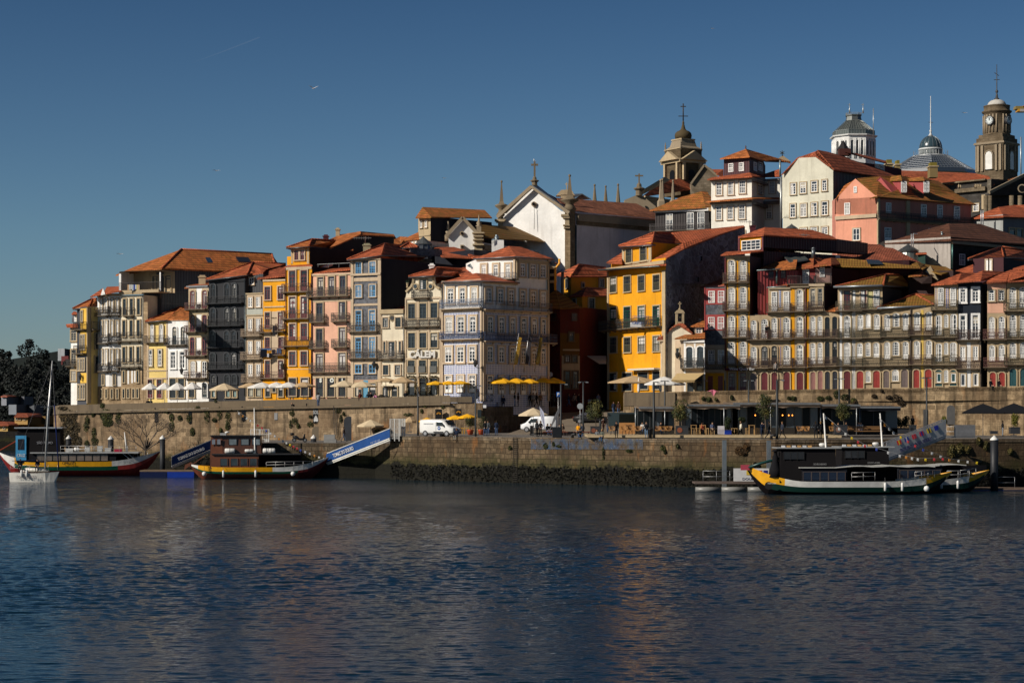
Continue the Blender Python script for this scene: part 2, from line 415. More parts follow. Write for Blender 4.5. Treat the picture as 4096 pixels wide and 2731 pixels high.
puf=M('paint',(.055,.03,.05));brf=M('paint',(.07,.03,.02));grf=M('paint',C['green']);bkf=M('paint',(.018,.02,.023));tef=M('paint',(.03,.09,.10))
rdf=M('paint',(.32,.045,.035))
S=dict(wa=dict(fr=wf,sur=gra,arch=.42,grid=(4,4),kick=.27),wr=dict(fr=wf,sur=gra,grid=(4,4),kick=.25),wr0=dict(fr=wf,grid=(4,4),kick=.25),fan=dict(fr=wf,sur=gral,grid=(2,3),fan=1,trans=.3,kick=0,sw=.24),fank=dict(fr=wf,sur=gral,grid=(2,3),fan=1,trans=.3,kick=.2,arch=0),fana=dict(fr=wf,sur=gra,grid=(4,3),fan=1,trans=.28,kick=.22,arch=.45),sash=dict(fr=wf,sur=gral,grid=(3,4),trans=.5,mid=0),sasw=dict(fr=wf,grid=(3,4),trans=.5,mid=0,t=.1),sashg=dict(fr=dgf,sur=gra,grid=(3,4),trans=.5,mid=0),sashb=dict(fr=blf,sur=gral,grid=(4,3),trans=.5,mid=0,t=.1),frb=dict(fr=blf,sur=gral,grid=(2,4),kick=.2,trans=.22,t=.1),cb=dict(fr=blf,sur=gral,grid=(2,2),trans=0,t=.1),c4=dict(fr=wf,sur=gral,grid=(2,2),trans=0),c4n=dict(fr=wf,sur=gra,grid=(2,3),trans=.3),nar=dict(fr=M('paint',(.35,.32,.27)),sur=gra,grid=(2,4),trans=.25),ba=dict(fr=bkf,grid=(4,5),arch=.4,kick=.25,sur=M('paint',(.03,.032,.037))),dk=dict(fr=dgf,sur=gral,grid=(2,3),trans=.25),dka=dict(fr=dgf,sur=M('plaster',C['white']),grid=(2,3),arch=.3,trans=.25,kick=.2),bur=dict(fr=bgf,sur=gral,grid=(2,4),trans=.25,kick=.22),burw=dict(fr=bgf,sur=gral,grid=(2,4),trans=.25),burf=dict(fr=bgf,sur=gral,grid=(2,3),trans=.3,fan=1,kick=.22),bura=dict(fr=M('paint',(.16,.03,.045)),sur=gra,grid=(2,1),arch=.3,trans=.2,kick=.1,t=.14),wha=dict(fr=wf,sur=gra,grid=(2,4),arch=.3,trans=0,kick=.05,t=.12),pur=dict(fr=puf,sur=gra,grid=(2,1),trans=.18,kick=.2,t=.1),purd=dict(fr=puf,sur=gra,grid=(2,1),trans=.18,kick=0,t=.1),sand=dict(fr=wf,sur=gral,grid=(3,3),trans=0,t=.1),sandk=dict(fr=wf,sur=gral,grid=(3,4),trans=.0,t=.1,kick=.25),gd=dict(fr=grf,sur=gra,grid=(2,3),kick=.45,trans=.2),yg=dict(fr=M('paint',(.10,.095,.06)),sur=gra,grid=(4,6),trans=.5,mid=0),cal=dict(fr=dgf,sur=gra,grid=(2,2),trans=.22,t=.07),calk=dict(fr=dgf,sur=gra,grid=(2,3),trans=.22,kick=0),op=dict(fr=dgf,sur=gra,grid=(1,1),trans=.2,mid=0),opb=dict(fr=puf,sur=gra,grid=(1,1),trans=.25,mid=0,t=.1),dr=dict(fr=rdf,sur=gra,solid=rdf,arch=.42),drb=dict(fr=bgf,sur=gra,solid=bgf,arch=.42),drw=dict(fr=M('paint',(.30,.14,.12)),sur=gra,solid=M('paint',(.30,.15,.13)),arch=.42),drk=dict(fr=bkf,sur=gra,solid=M('paint',(.04,.04,.05)),arch=.42),drg=dict(fr=M('paint',(.16,.12,.11)),sur=gra,solid=M('paint',(.17,.13,.12)),arch=.42),drr=dict(fr=M('paint',(.30,.05,.03)),solid=M('paint',(.26,.045,.03))),drt=dict(fr=wf,sur=gra,grid=(1,1),trans=0,mid=0,t=.12),tea=dict(fr=tef,sur=gra,solid=tef,arch=.42),shop=dict(fr=bgf,sur=gra,grid=(4,3),trans=.2,kick=.35),ger=dict(fr=wf,sur=gra,grid=(4,5),arch=.4,trans=0,mid=0,mt=.05),whp=dict(fr=wf,grid=(4,3),trans=0,t=.1,mt=.06),blind=dict(fr=wf,sur=gra,solid=wf,arch=.42),dkr=dict(fr=M('paint',(.05,.015,.015)),grid=(3,4),trans=.5,mid=0,t=.1),bka=dict(fr=bkf,sur=gra,grid=(4,4),arch=.42,kick=.27),whc=dict(fr=wf,sur=M('plaster',C['white']),grid=(2,3),trans=.22,kick=0,t=.07,sw=.2),fsh=dict(fr=M('paint',(.5,.49,.46)),sur=gra,grid=(2,3),fan=1,trans=.3,kick=0),opd=dict(fr=bkf,sur=M('plaster',(.10,.075,.05)),grid=(2,2),trans=.2),vent=dict(fr=dgf,grid=(5,1),trans=0,mid=0))  # opd surround: trim stone darkened to carry the alley's shade
class Facade:
 def __init__(s,b,a,c):
  s.b=b;s.a=Vector(a);s.c=Vector(c);s.dir=(s.c-s.a).normalized();s.len=(s.c-s.a).length
  s.n=Vector((s.dir.y,-s.dir.x));s.ang=math.atan2(s.dir.y,s.dir.x)
 def hit(s,px):
  k=(px-2048)/F;a,e=s.a,s.dir
  u=(k*a.y-a.x)/(e.x-k*e.y);return u,a.y+u*e.y
class Building:
 def __init__(s,name,label,v,front,ytop,wall,zb=7.4,depth=12,rot=27,cat='house',group=None,top=True,back=None,into=None):
  """front: [(x, depth)] in view v; ytop: row of the eaves at the first point"""
  s.v=v;o=VW[v];s.dof=0
  pts=[(o[0]+x*o[2],d)for x,d in front]
  s.f2=[Vector(((px-2048)/F*d,d))for px,d in pts];s.d=pts[0][1];s.d1=pts[-1][1]
  dv=Vector((math.sin(R(rot)),math.cos(R(rot))))*depth;s.dv=dv
  s.zt=P(pts[0][0],o[1]+ytop*o[2],pts[0][1]).z;s.zb=zb
  b2=back or[p+dv for p in s.f2]
  s.poly=s.f2+b2[::-1]
  c=s.f2[0];s.root=into.root if into else thing(name,label,cat,(c.x,c.y,zb),0,group)
  mb=MB();n=len(s.poly)
  for i in range(n):
   a=s.poly[i];b=s.poly[(i+1)%n]
   mt=wall[min(i,len(wall)-1)]if isinstance(wall,(list,tuple))else wall
   if mt:mb.face([(a.x,a.y,zb),(b.x,b.y,zb),(b.x,b.y,s.zt),(a.x,a.y,s.zt)],mt)
  if top:mb.face([(p.x,p.y,s.zt)for p in s.poly],wall[0]if isinstance(wall,(list,tuple))else wall)
  s.mb=mb;s.wall=wall;s.w0=wall[0]if isinstance(wall,(list,tuple))else wall
  s.fac=[Facade(s,s.f2[i],s.f2[i+1])for i in range(len(s.f2)-1)]+[Facade(s,s.f2[-1],b2[-1])]
  s.wallobj=None
 def q(s,x,y,d):return Q(s.v,x,y,d)
 def win(s,rows,f=0,v=None):
  """rows: (y0, y1, [x...], width, style[, pane])"""
  o=VW[v or s.v];fa=s.fac[f]
  for row in rows:
   y0,y1,xs,w,stn=row[:5];st=S[stn];z0=z1=None
   wm=None
   for i,x in enumerate(xs):
    px=o[0]+x*o[2];u,d=fa.hit(px);
    if z0 is None:
     z1=HC-(o[1]+y0*o[2]-HY)/F*d;z0=HC-(o[1]+y1*o[2]-HY)/F*d
     ua,_=fa.hit(px-w*o[2]/2);ub,_=fa.hit(px+w*o[2]/2);wm=abs(ub-ua)
    pane=row[5]if len(row)>5 else(GL[3]if stn in('op','opb','cal','calk')else GL[rw.choices((0,1,2,3),(4,3,2,4))[0]])
    me,pm=window_mesh(wm,z1-z0,st,pane)
    p=fa.a+fa.dir*u+fa.n*.004
    nm='door' if st.get('solid')and stn!='blind' else 'window'
    wo=inst(nm,me,s.root,Vector((p.x,p.y,z0))-Vector(s.root.location),fa.ang)
    if pm:
     inst('pane',pm,wo)
     if rw.random()<.28 and wm>.5:
      h_=z1-z0;q0,q1,q2=rw.choice(((-.42,-.08,.08),(.08,.42,.08),(-.42,.42,.62),(-.42,.42,.5)));cm_=MB();cm_.box(q0*wm,q1*wm,-.038,-.031,q2*h_,h_*.9,M('cloth',rw.choice(((.55,.53,.5),(.5,.46,.38),(.38,.36,.34)))))
      cm_.build('curtain',wo,local=True)
 def balc(s,items,f=0,v=None,rail=None,slab=None,out=.62,style='iron',level=True):
  """items: (x0, x1, yslab, yrailtop)"""
  o=VW[v or s.v];fa=s.fac[f];rail=rail or M('iron',C['iron']);slab=slab or M('plaster',(.19,.15,.105))
  for x0,x1,ys,yr in items:
   u0,d0=fa.hit(o[0]+x0*o[2]);u1,_=fa.hit(o[0]+x1*o[2])
   zs=HC-(o[1]+ys*o[2]-HY)/F*(d0-out);zr=HC-(o[1]+yr*o[2]-HY)/F*(d0-out)
   L=u1-u0;h=zr-zs;mb=MB();mb.box(0,L,-out,.02,-.07,0.03,slab)
   mb.box(-.04,L+.04,-out-.05,0.02,-.02,.035,slab)
   k=max(2,int(L/1.5)+1)
   for i in range(k):
    x=.2+(L-.4)*i/(k-1);mb.mesh([(x-.09,0,-.12),(x+.09,0,-.12),(x+.09,-out*.8,-.12),(x-.09,-out*.8,-.12),(x-.07,0,-.34),(x+.07,0,-.34)],[(0,1,2,3),(0,3,4),(1,5,2),(3,2,5,4)],slab)
   p=fa.a+fa.dir*u0
   bo=mb.build('balcony',s.root,local=True);bo.location=Vector((p.x,p.y,zs))-Vector(s.root.location);bo.rotation_euler=(0,0,fa.ang)
   rb=MB()
   def run(a,b):
    n=max(1,int((Vector(b)-Vector(a)).length/.13));a=Vector(a);b=Vector(b)
    for i in range(n+1):
     q=a.lerp(b,i/n);thick=.045 if i in(0,n)or i%12==0 else .021
     rb.box(q.x-thick/2,q.x+thick/2,q.y-thick/2,q.y+thick/2,.03,h,rail)
     if style=='orn' and i<n:
      q2=a.lerp(b,(i+1)/n)
      if i%2==0:rb.bar((q.x,q.y,.12*h),(q2.x,q2.y,.45*h),.022,rail);rb.bar((q2.x,q2.y,.5*h),(q.x,q.y,.85*h),.022,rail)
      else:rb.bar((q.x,q.y,.45*h),(q2.x,q2.y,.12*h),.022,rail);rb.bar((q2.x,q2.y,.85*h),(q.x,q.y,.5*h),.022,rail)
    for z in(.08*h,h)+((.78*h,)if style=='orn' else()):rb.bar((a.x,a.y,z),(b.x,b.y,z),.05 if z==h else .03,rail)
   y=-out+.04;run((0,y,0),(L,y,0));run((0,y,0),(0,-.02,0));run((L,y,0),(L,-.02,0))
   rb.build('railing',bo,local=True)
 def band(s,items,mat=None,f=0,v=None,out=.12,name='cornice'):
  """horizontal bands (x0,x1,y0,y1); also pilasters"""
  o=VW[v or s.v];fa=s.fac[f]
  for x0,x1,y0,y1 in items:
   u0,d0=fa.hit(o[0]+x0*o[2]);u1,_=fa.hit(o[0]+x1*o[2])
   z1=HC-(o[1]+y0*o[2]-HY)/F*d0;z0=HC-(o[1]+y1*o[2]-HY)/F*d0
   a=fa.a+fa.dir*u0;n=fa.n*out;e=fa.dir*(u1-u0);mb=MB()
   mb.obox((a.x,a.y,z0),(e.x,e.y,0),(n.x,n.y,0),(0,0,z1-z0),mat or gra);mb.build(name,s.root)
 def panel(s,items,mat,f=0,v=None,out=.03,name='wall_panel'):return s.band(items,mat,f,v,out,name)
 def roof(s,polys,mat,t=.16,name='roof',v=None,parent=None):
  mb=MB()
  for pl in polys:mb.slab([Q(v or s.v,p[0],p[1],p[2]+s.dof)if not isinstance(p,Vector)else p for p in pl],t,mat)
  return mb.build(name,parent or s.root)
 def hip(s,L,Rt,A,E,Fp,mat,da=4.5,dr=None,t=.16,df=None,ridge=True,v=None,back=None):
  """L,Rt front eave ends; A apex; E ridge end; Fp far end of right eave (view coords)"""
  v=v or s.v;dr=dr if dr is not None else s.dv.y
  l=Q(v,*L,s.d-.5);r=Q(v,*Rt,s.d1-.5);a=Q(v,*A,s.d1+da);e=Q(v,*E,s.d1+dr*.8);fp=Q(v,*Fp,s.d1+(df if df is not None else dr))
  lb=l+(fp-r);lb.z=l.z
  mb=MB();mb.slab([l,r,a],t,mat);mb.slab([r,fp,e,a],t,mat);mb.slab([l,a,e,lb],t,mat);mb.slab([lb,e,fp],t,mat)
  ob=mb.build('roof',s.root)
  if ridge:
   rb=MB();rm=M('tile',sc3(C['tile'],1.0),0)
   up=Vector((0,0,.05))
   for p,q in((r,a),(l,a),(a,e)):rb.tube([p+up,q+up],.13,rm,6)
   rb.build('ridge_tiles',ob)
  g=MB();gm=M('metal',(.10,.11,.12))
  g.tube([l+Vector((0,-.05,-.12)),r+Vector((0.05,-.05,-.12))],.09,gm,6);g.tube([r+Vector((0.05,-.02,-.12)),fp+Vector((.05,0,-.12))],.07,gm,6)
  g.build('gutter',s.root);s.rf=ob
  return ob
 def chimney(s,x0,x1,y0,y1,d,mat=None,v=None,cap=True):
  v=v or s.v;d+=s.dof;a=Q(v,x0,y1,d);b=Q(v,x1,y0,d);w=b.x-a.x;mb=MB();m=mat or gra
  mb.box(a.x,b.x,d,d+max(.6,w*.8),a.z-.8,b.z-.25,m)
  if cap:mb.box(a.x-.1,b.x+.1,d-.1,d+max(.6,w*.8)+.1,b.z-.25,b.z-.1,m);mb.box(a.x+.08,b.x-.08,d+.08,d+max(.6,w*.8)-.08,b.z-.1,b.z+.08,m)
  return mb.build('chimney',getattr(s,'rf',None)or s.root)
 def pipe(s,x,y0,y1,f=0,v=None,r=.05,mat=None):
  o=VW[v or s.v];fa=s.fac[f];u,d=fa.hit(o[0]+x*o[2]);p=fa.a+fa.dir*u+fa.n*.12
  z1=HC-(o[1]+y0*o[2]-HY)/F*d;z0=HC-(o[1]+y1*o[2]-HY)/F*d
  mb=MB();mb.tube([(p.x,p.y,z0),(p.x,p.y,z1)],r,mat or M('metal',(.12,.12,.13)),6);mb.build('downpipe',s.root)
 def end(s):
  s.mb.build('wall',s.root)
def box_between(name,label,cat,v,x0,x1,y0,y1,d,dep,mat,group=None):
 a=Q(v,x0,y1,d);b=Q(v,x1,y0,d);mb=MB();mb.box(a.x,b.x,d,d+dep,a.z,b.z,mat);return single(name,mb,label,cat,group)
T=lambda k='tile',p=0.0:M('tile',C[k],p)
PL=lambda k,p=0.0:M('plaster',C[k]if isinstance(k,str)else k,p)
def dl(v,x):return dL(VW[v][0]+x*VW[v][2])
def front(v,*xs):return[(x,dl(v,x))for x in xs]
b=Building('row_house','narrow white stone-trimmed house at the far left end of the quay row',1,front(1,742,806),790,PL('white'),rot=20,depth=9)
b.win([(840,950,[775],56,'nar'),(1040,1190,[775],50,'nar'),(1262,1368,[773],54,'nar')]);b.band([(740,808,812,832),(740,808,950,968),(740,808,1236,1256),(740,808,1368,1384)])
b.balc([(715,806,1215,1145)],style='orn');b.end()
s=MB();b.roof([[(690,775,270),(806,765,268),(812,800,268),(700,800,270)]],T());
b2=Building('attic_room','small slate-clad attic with a white window above the leftmost house',1,front(1,752,808),660,M('slate',C['slate']),zb=P(283,1290,270).z,rot=20,depth=6,into=b)
b2.win([(680,750,[793],26,'sasw')]);b2.roof([[(748,665,269.5),(808,662,268.5),(800,645,272),(770,640,274)]],T());b2.end()
b=Building('corner_house','tall yellow corner house with grey stone pilaster and hipped red roof at the left end',1,[(806,268.5),(905,266.5),(1026,268)],600,[PL('slate'),PL('pale'),PL('pale')],rot=20,depth=9)
b.panel([(842,905,612,845),(842,905,850,1100),(842,905,1285,1390)],PL((.78,.48,.08)));b.panel([(808,840,604,1560)],M('corrugated',C['slate']))
b.win([(635,750,[862],20,'nar'),(885,1040,[856,882],17,'nar'),(1135,1260,[826,856,882],17,'nar'),(1405,1560,[828,860,886],17,'nar')])
b.band([(905,946,600,1600)],gra,f=1,out=.15);b.balc([(808,905,835,755),(808,905,1085,1000)]);b.balc([(945,1026,830,750)],f=1);b.pipe(944,600,1560,f=1)
b.win([(1110,1280,[1006],28,'op'),(870,1030,[1006],24,'op')],f=1)
b.hip((762,612),(930,590),(968,510),(1010,512),(1030,578),T('tileo'),da=4,dr=3);b.end()
b=Building('row_house','white house with four bays of windows and long iron balconies beside the yellow corner house',1,[(1020,268),(1140,266.7),(1268,266.5)],478,PL('white'),rot=27,depth=10)
for f,xs in((0,[1065,1118]),(1,[1172,1228])):
 b.win([(505,650,xs,20,'wa'),(742,900,xs,20,'wr'),(1040,1200,xs,20,'wr'),(1458,1548,xs,16,'op')],f=f)
 b.win([(1302,1408,[1085]if f==0 else[1196],17,'op')],f=f)
b.balc([(995,1140,690,605),(1000,1140,978,890),(1000,1140,1270,1190)],style='orn');b.balc([(1140,1262,680,588),(1140,1262,965,870),(1140,1250,1262,1172)],f=1,style='orn')
b.panel([(1020,1140,1425,1620)],gr);b.panel([(1140,1268,1425,1620)],gr,f=1);b.band([(1022,1140,462,492)]);b.band([(1140,1268,455,480)],f=1)
b.roof([[(942,487,266.5),(1060,455,266),(1080,395,272),(1000,470,270)],[(1075,455,266),(1268,425,265),(1268,378,271),(1118,384,272)]],T())
b.roof([[(1055,462,265.9),(1098,452,265.8),(1076,400,266.1)]],PL('white'),name='roof_gable');b.end()
b=Building('row_house','cream house with dark shutters and washing on its roof loggia',1,front(1,1268,1502),478,PL('cream'),rot=27,depth=10)
b.win([(515,680,[1307,1380,1454],28,'op'),(735,905,[1303,1378,1452],30,'op'),(1015,1175,[1303,1375,1450],30,'op')])
b.win([(1262,1385,[1300,1445],18,'op'),(1450,1545,[1298,1345,1400,1442],18,'op')]);b.panel([(1268,1500,1245,1620)],gr)
b.panel([(1335,1352,1260,1400),(1375,1392,1262,1390),(1405,1420,1262,1380)],PL('white'),out=.06)
b.balc([(1312,1405,690,602),(1250,1475,955,862),(1240,1472,1225,1138)]);b.band([(1268,1505,432,470)],out=.5,name='cornice')
b.panel([(1502,1545,545,1620)],gr);b.pipe(1494,470,1400);b.end()
lg=Building('x','',1,[(1248,266),(1682,263)],225,PL('beige'),zb=P(484,1170,265).z,rot=30,depth=8,into=b)
a0,a1=lg.fac[0].a,lg.fac[0].c
lg.mb=MB();e=lg.fac[0].dir;nb=Vector((-e.y,e.x));dd=3.2
p0=a0+nb*dd;p1=a1+nb*dd;zb,zt=lg.zb,lg.zt
lg.mb.face([(p0.x,p0.y,zb),(p1.x,p1.y,zb),(p1.x,p1.y,zt),(p0.x,p0.y,zt)],PL('beige'))
lg.mb.face([(a0.x,a0.y,zb),(p0.x,p0.y,zb),(p0.x,p0.y,zt),(a0.x,a0.y,zt)],PL('white'));lg.mb.face([(a0.x,a0.y,zb),(a1.x,a1.y,zb),(p1.x,p1.y,zb),(p0.x,p0.y,zb)],PL('beige'))
lg.mb.face([(a0.x,a0.y,zt),(a1.x,a1.y,zt),(p1.x,p1.y,zt),(p0.x,p0.y,zt)],M('wood',(.25,.2,.14)))
lg.band([(1248,1270,250,432),(1672,1684,232,432)],PL('white'),out=.1,name='post');
for x in(1480,1550,1615):
 w_=inst('window',window_mesh(.9,2.3,S['op'],GL[3])[0],lg.root);u,d=lg.fac[0].hit(1*x*.3826);q=lg.fac[0].a+e*u+nb*(dd-.02);w_.location=Vector((q.x,q.y,zb+.1))-Vector(lg.root.location);w_.rotation_euler.z=lg.fac[0].ang
lg.band([(1270,1676,425,455)],gra,out=.4)
rb=MB()
for i in range(60):
 q=a0.lerp(a1,i/59)-nb*.1;rb.box(q.x-.015,q.x+.015,q.y-.015,q.y+.015,zb+.3,zb+1.35,M('iron',C['iron']))
rb.bar((a0.x,a0.y-.1,zb+1.35),(a1.x,a1.y-.1,zb+1.35),.05,M('iron',C['iron']));rb.build('railing',lg.root);lg.end()
cl=MB();
for i,c in enumerate([(.7,.45,.25),(.7,.7,.65),(.7,.7,.68),(.6,.65,.7),(.05,.1,.4),(.7,.7,.7),(.75,.6,.25),(.7,.5,.35)]):
 x=1335+i*16;z0_=425-(i*7)%20
 a=Q(1,x,362,264.3);c2=Q(1,x+13,z0_,264.3);cl.box(a.x,c2.x,264.2,264.3,c2.z,a.z,M('cloth',c))
single('washing_line',cl,'row of pale clothes and one blue cloth drying in the roof loggia','washing')
b=Building('warehouse','large warehouse with dark corrugated side wall under a broad hipped tile roof',1,[(1500,269),(1690,266.5),(2700,276.2)],200,M('corrugated',(.085,.10,.115)),rot=50,depth=12,top=False);b.dof=7
b.roof([[(1210,258,262),(1500,215,260),(1690,190,259),(1895,-8,268),(1420,168,268)],[(1690,190,259),(2900,240,270.5),(2842,42,276.2),(1895,-8,268)],[(2900,240,270.5),(2842,42,276.2),(2960,220,278)],[(1210,258,262),(1420,168,268),(1895,-8,268),(2842,42,276.2),(2960,220,278),(1500,150,278)]],T('tileo',.25),t=.2)
r=MB();rm=T()
for p,q in(((1895,-8,275),(2842,42,283.2)),((1895,-8,275),(1690,190,266)),((2842,42,283.2),(2900,240,277.5))):r.tube([Q(1,*p),Q(1,*q)],.16,rm,6)
r.build('ridge_tiles',b.root)
b.roof([[(1665,132,263),(1715,110,263.5),(1768,72,266),(1720,92,265.5)]],M('glass',(.10,.14,.2)),t=.12,name='skylight')
b.roof([[(455,518,261),(530,518,261.5),(495,455,264),(422,450,263.5)]],M('glass',(.03,.05,.07)),t=.1,name='skylight',v=2)
b.roof([[(890,510,265),(1062,516,266.5),(1020,450,268.5),(845,444,267)]],M('gloss',(.02,.022,.03)),t=.1,name='solar_panel',v=2)
b.band([(1510,1690,430,440)],M('metal',(.1,.1,.11)),f=0);b.band([(1690,1960,425,432),(1690,1960,553,560)],M('metal',(.1,.1,.11)),f=1);b.pipe(1686,200,500,f=0,r=.1);b.end()
b=Building('row_house','two-bay pale yellow low house with mossy roof and white parasols in front',1,front(1,1538,1752),735,PL('pale'),rot=27,depth=10)
b.win([(780,965,[1594,1692],36,'wa'),(1042,1212,[1578,1676],38,'c4n'),(1355,1545,[1575,1672],48,'bur')])
b.band([(1538,1752,1255,1266),(1538,1752,735,752),(1538,1752,1335,1350)],gral);b.balc([(1535,1750,968,895)]);b.panel([(1538,1556,750,1545),(1738,1754,750,1545)],gral,out=.05)
b.hip((1520,748),(1760,725),(1880,600),(1965,605),(1965,700),T('tileo',.3),da=5,dr=5);b.end()
b=Building('row_house','low white house with dark arched balcony doors next to the pale yellow one',1,front(1,1752,1962),722,PL('white',.1),rot=27,depth=10)
b.win([(800,990,[1830,1918],42,'dka'),(1065,1235,[1814,1910],48,'whc'),(1345,1545,[1812,1900],60,'op')])
b.band([(1752,1962,735,742),(1752,1962,1008,1020)],gral);b.balc([(1745,1960,995,922)])
b.roof([[(1752,722,256),(1975,722,253.5),(1975,620,262),(1880,600,262)]],T('tileo',.3));b.end()
b=Building('row_house','narrow white and granite house with burgundy arched doors and air conditioners on its balconies',2,front(2,190,470),870,PL('white'),rot=27,depth=10);b.dof=10.6
b.panel([(190,300,880,2250),(375,470,880,2250)],gral,out=.02);b.band([(190,470,1180,1250),(190,470,1495,1570),(190,470,1830,1890),(190,470,2140,2190)],gra,out=.06)
b.win([(915,1165,[252,420],66,'bura'),(1252,1485,[250,420],66,'bura'),(1565,1812,[248,418],66,'bura'),(1895,2125,[258,415],66,'wha'),(2200,2400,[420],70,'dka'),(2190,2400,[240],80,'op')])
b.balc([(168,455,1180,1085),(165,452,1495,1400),(162,450,1825,1735),(162,455,2135,2045)],rail=M('iron',C['ironr']))
b.roof([[(130,872,251),(470,845,249.5),(470,800,255),(200,835,256)]],T('tile',.4));b.band([(170,470,850,872)],M('metal',(.2,.21,.22)),out=.25)
b.chimney(330,425,705,830,253,gra)
for(x,y)in((290,1135),(285,1450),(290,1780),(290,2090)):
 for k in(0,1):
  bx=MB();a=Q(2,x+k*50,y,260.2);bx.box(a.x,a.x+.75,260,260.4,a.z-.3,a.z+.35,M('paint',(.62,.6,.55)));bx.tube([(a.x+.37,259.99,a.z+.03),(a.x+.37,259.96,a.z+.03)],.25,M('iron',(.1,.1,.1)),10);bx.build('air_conditioner',b.root)
b.end()
b=Building('row_house','charcoal black house with arched windows and full width balconies',2,front(2,470,985),755,PL('charcoal'),rot=27,depth=11)
b.win([(820,1085,[538,730,830],68,'ba'),(1165,1412,[538,730,830],68,'ba'),(1485,1700,[534,728,826],68,'ba'),(1790,2005,[534,728,826],68,'ba'),(2088,2222,[545,732,832],66,'ba')])
b.balc([(462,960,1100,1000),(462,950,1412,1315),(460,940,1712,1610),(460,940,2012,1912)],rail=M('iron',(.018,.018,.02)),slab=PL('charcoal'))
b.band([(475,985,1130,1142),(475,985,1455,1465),(475,985,755,800)],PL('charcoal'));b.pipe(975,760,2380,mat=M('metal',(.05,.06,.07)))
b.win([(2300,2400,[545,745,840],52,'op',M('curtain',(.25,.36,.34)))]);b.hip((432,762),(1005,690),(1085,520),(1545,545),(1225,680),T('tile',.3),da=6,dr=9);b.end()
b=Building('row_house','narrow sand-coloured stone house with white windows under a grey metal attic',2,front(2,985,1228),955,gral,rot=27,depth=10)
b.win([(1008,1145,[1055,1165],60,'sand'),(1305,1490,[1055,1165],60,'sandk'),(1625,1800,[1055,1167],60,'sandk'),(1945,2120,[1057,1168],60,'sandk'),(2262,2390,[1062,1172],70,'op',M('curtain',(.5,.48,.38)))])
b.panel([(1000,1222,1165,1250)],PL((.45,.46,.40)));b.band([(985,1228,950,968),(985,1228,1255,1268),(985,1228,1900,1912)],gra)
b.balc([(950,1212,1552,1450),(945,1212,1875,1770),(955,1220,2190,2080)],rail=M('iron',(.26,.19,.13)),style='orn');b.pipe(988,955,2380,mat=M('metal',(.2,.25,.25)));b.end()
b=Building('attic_room','dark grey metal attic with one small white-framed window above the sand-coloured house',2,[(1003,257.6),(1228,256.3)],690,M('corrugated',(.07,.075,.085)),zb=P(983,1172,256).z,rot=27,depth=8,into=b);b.dof=5.8
b.win([(735,830,[1072],66,'c4')]);b.roof([[(995,692,251.6),(1225,668,250.6),(1300,588,256),(1550,590,262),(1545,545,262),(1085,520,258)]],T());b.end()
b=Building('row_house','small bright yellow house with stone infill between burgundy windows and laundry on its balconies',2,front(2,1228,1552),765,PL('yellow'),rot=27,depth=10);b.dof=6.3
b.panel([(1348,1432,1205,2200),(1245,1540,1290,1310),(1240,1348,1500,1570)],gral,out=.05);b.band([(1245,1530,1135,1152),(1228,1552,765,790)],gral)
b.win([(858,1042,[1296,1480],76,'burw'),(1218,1440,[1296,1478],72,'bur'),(1570,1725,[1296,1482],74,'bur'),(1888,2130,[1298,1480],74,'bur'),(2240,2390,[1300,1480],60,'op'),(2260,2325,[1388],40,'op')])
b.balc([(1203,1368,1500,1395),(1430,1545,1482,1380),(1200,1550,1815,1715),(1200,1545,2138,2045)],rail=M('iron',C['ironr']));b.panel([(1228,1552,2180,2240)],PL('yellow'),out=.3)
b.roof([[(1140,748,249.3),(1550,700,248.3),(1550,590,256),(1300,588,256)]],T('tiled'));b.end()
lm=MB()
for(x0,x1,y0,y1,c)in((1190,1282,1735,1840,(.01,.012,.02)),(1285,1310,1790,1840,(.6,.6,.62)),(1312,1350,1785,1850,(.012,.014,.02)),(1355,1400,1735,1820,(.02,.02,.03)),(1205,1340,1722,1745,(.06,.16,.35)),(1420,1480,1720,1790,(.06,.16,.35)),(1362,1425,1400,1530,(.03,.03,.035)),(1448,1500,1380,1450,(.6,.55,.5))):
 a=Q(2,x0,y0,254);c2=Q(2,x1,y1,254);lm.box(a.x,c2.x,253.9,253.96,c2.z,a.z,M('cloth',c))
single('laundry',lm,'dark clothes and striped blue sheet hung over the balconies of the small yellow house','laundry')
b=Building('row_house','tall bright yellow house with burgundy fan-light doors and a windowed attic',4,front(4,155,515),590,[PL('yellow'),PL('navy')],rot=38,depth=16);b.dof=5.6  # near-black sides paint in the shade on the yellow house
b.win([(635,925,[248,410],88,'burf'),(1000,1300,[250,412],88,'burf'),(1375,1600,[250,412],88,'burf'),(1760,1955,[250,410],86,'burw'),(2135,2380,[252,420],100,'opb')])
b.balc([(125,495,940,822),(122,500,1312,1195),(125,495,1690,1570)],rail=M('iron',C['ironr']));b.band([(155,515,590,628)],gral);b.panel([(155,515,2005,2015)],gral)
b.panel([(155,515,2280,2400)],PL('navy'));b.pipe(155,600,2380,mat=M('metal',(.14,.05,.04)));b.pipe(512,660,2380,mat=M('metal',(.14,.05,.04)))
b.roof([[(110,590,248.6),(520,560,247),(500,545,249),(170,565,250)]],T())
b.win([(350,490,[305,387],56,'burw')])if 0 else None
b.end()
w=Building('x','',4,[(222,255.8),(480,254.6)],315,[PL('yellow'),PL('navy')],zb=b.zt-.6,rot=40,depth=9,into=b)  # attic side coloured near-black for its shade, front kept lit yellow
w.panel([(225,250,318,540),(445,475,318,540)],gra,out=.04);w.panel([(262,435,335,512)],gral,out=.03);w.win([(350,488,[305,387],54,'burw')]);w.panel([(170,226,440,560)],PL('yellow'))
w.hip((160,315),(470,295),(515,200),(840,222),(745,312),T('tileo'),da=3,dr=9);w.end()
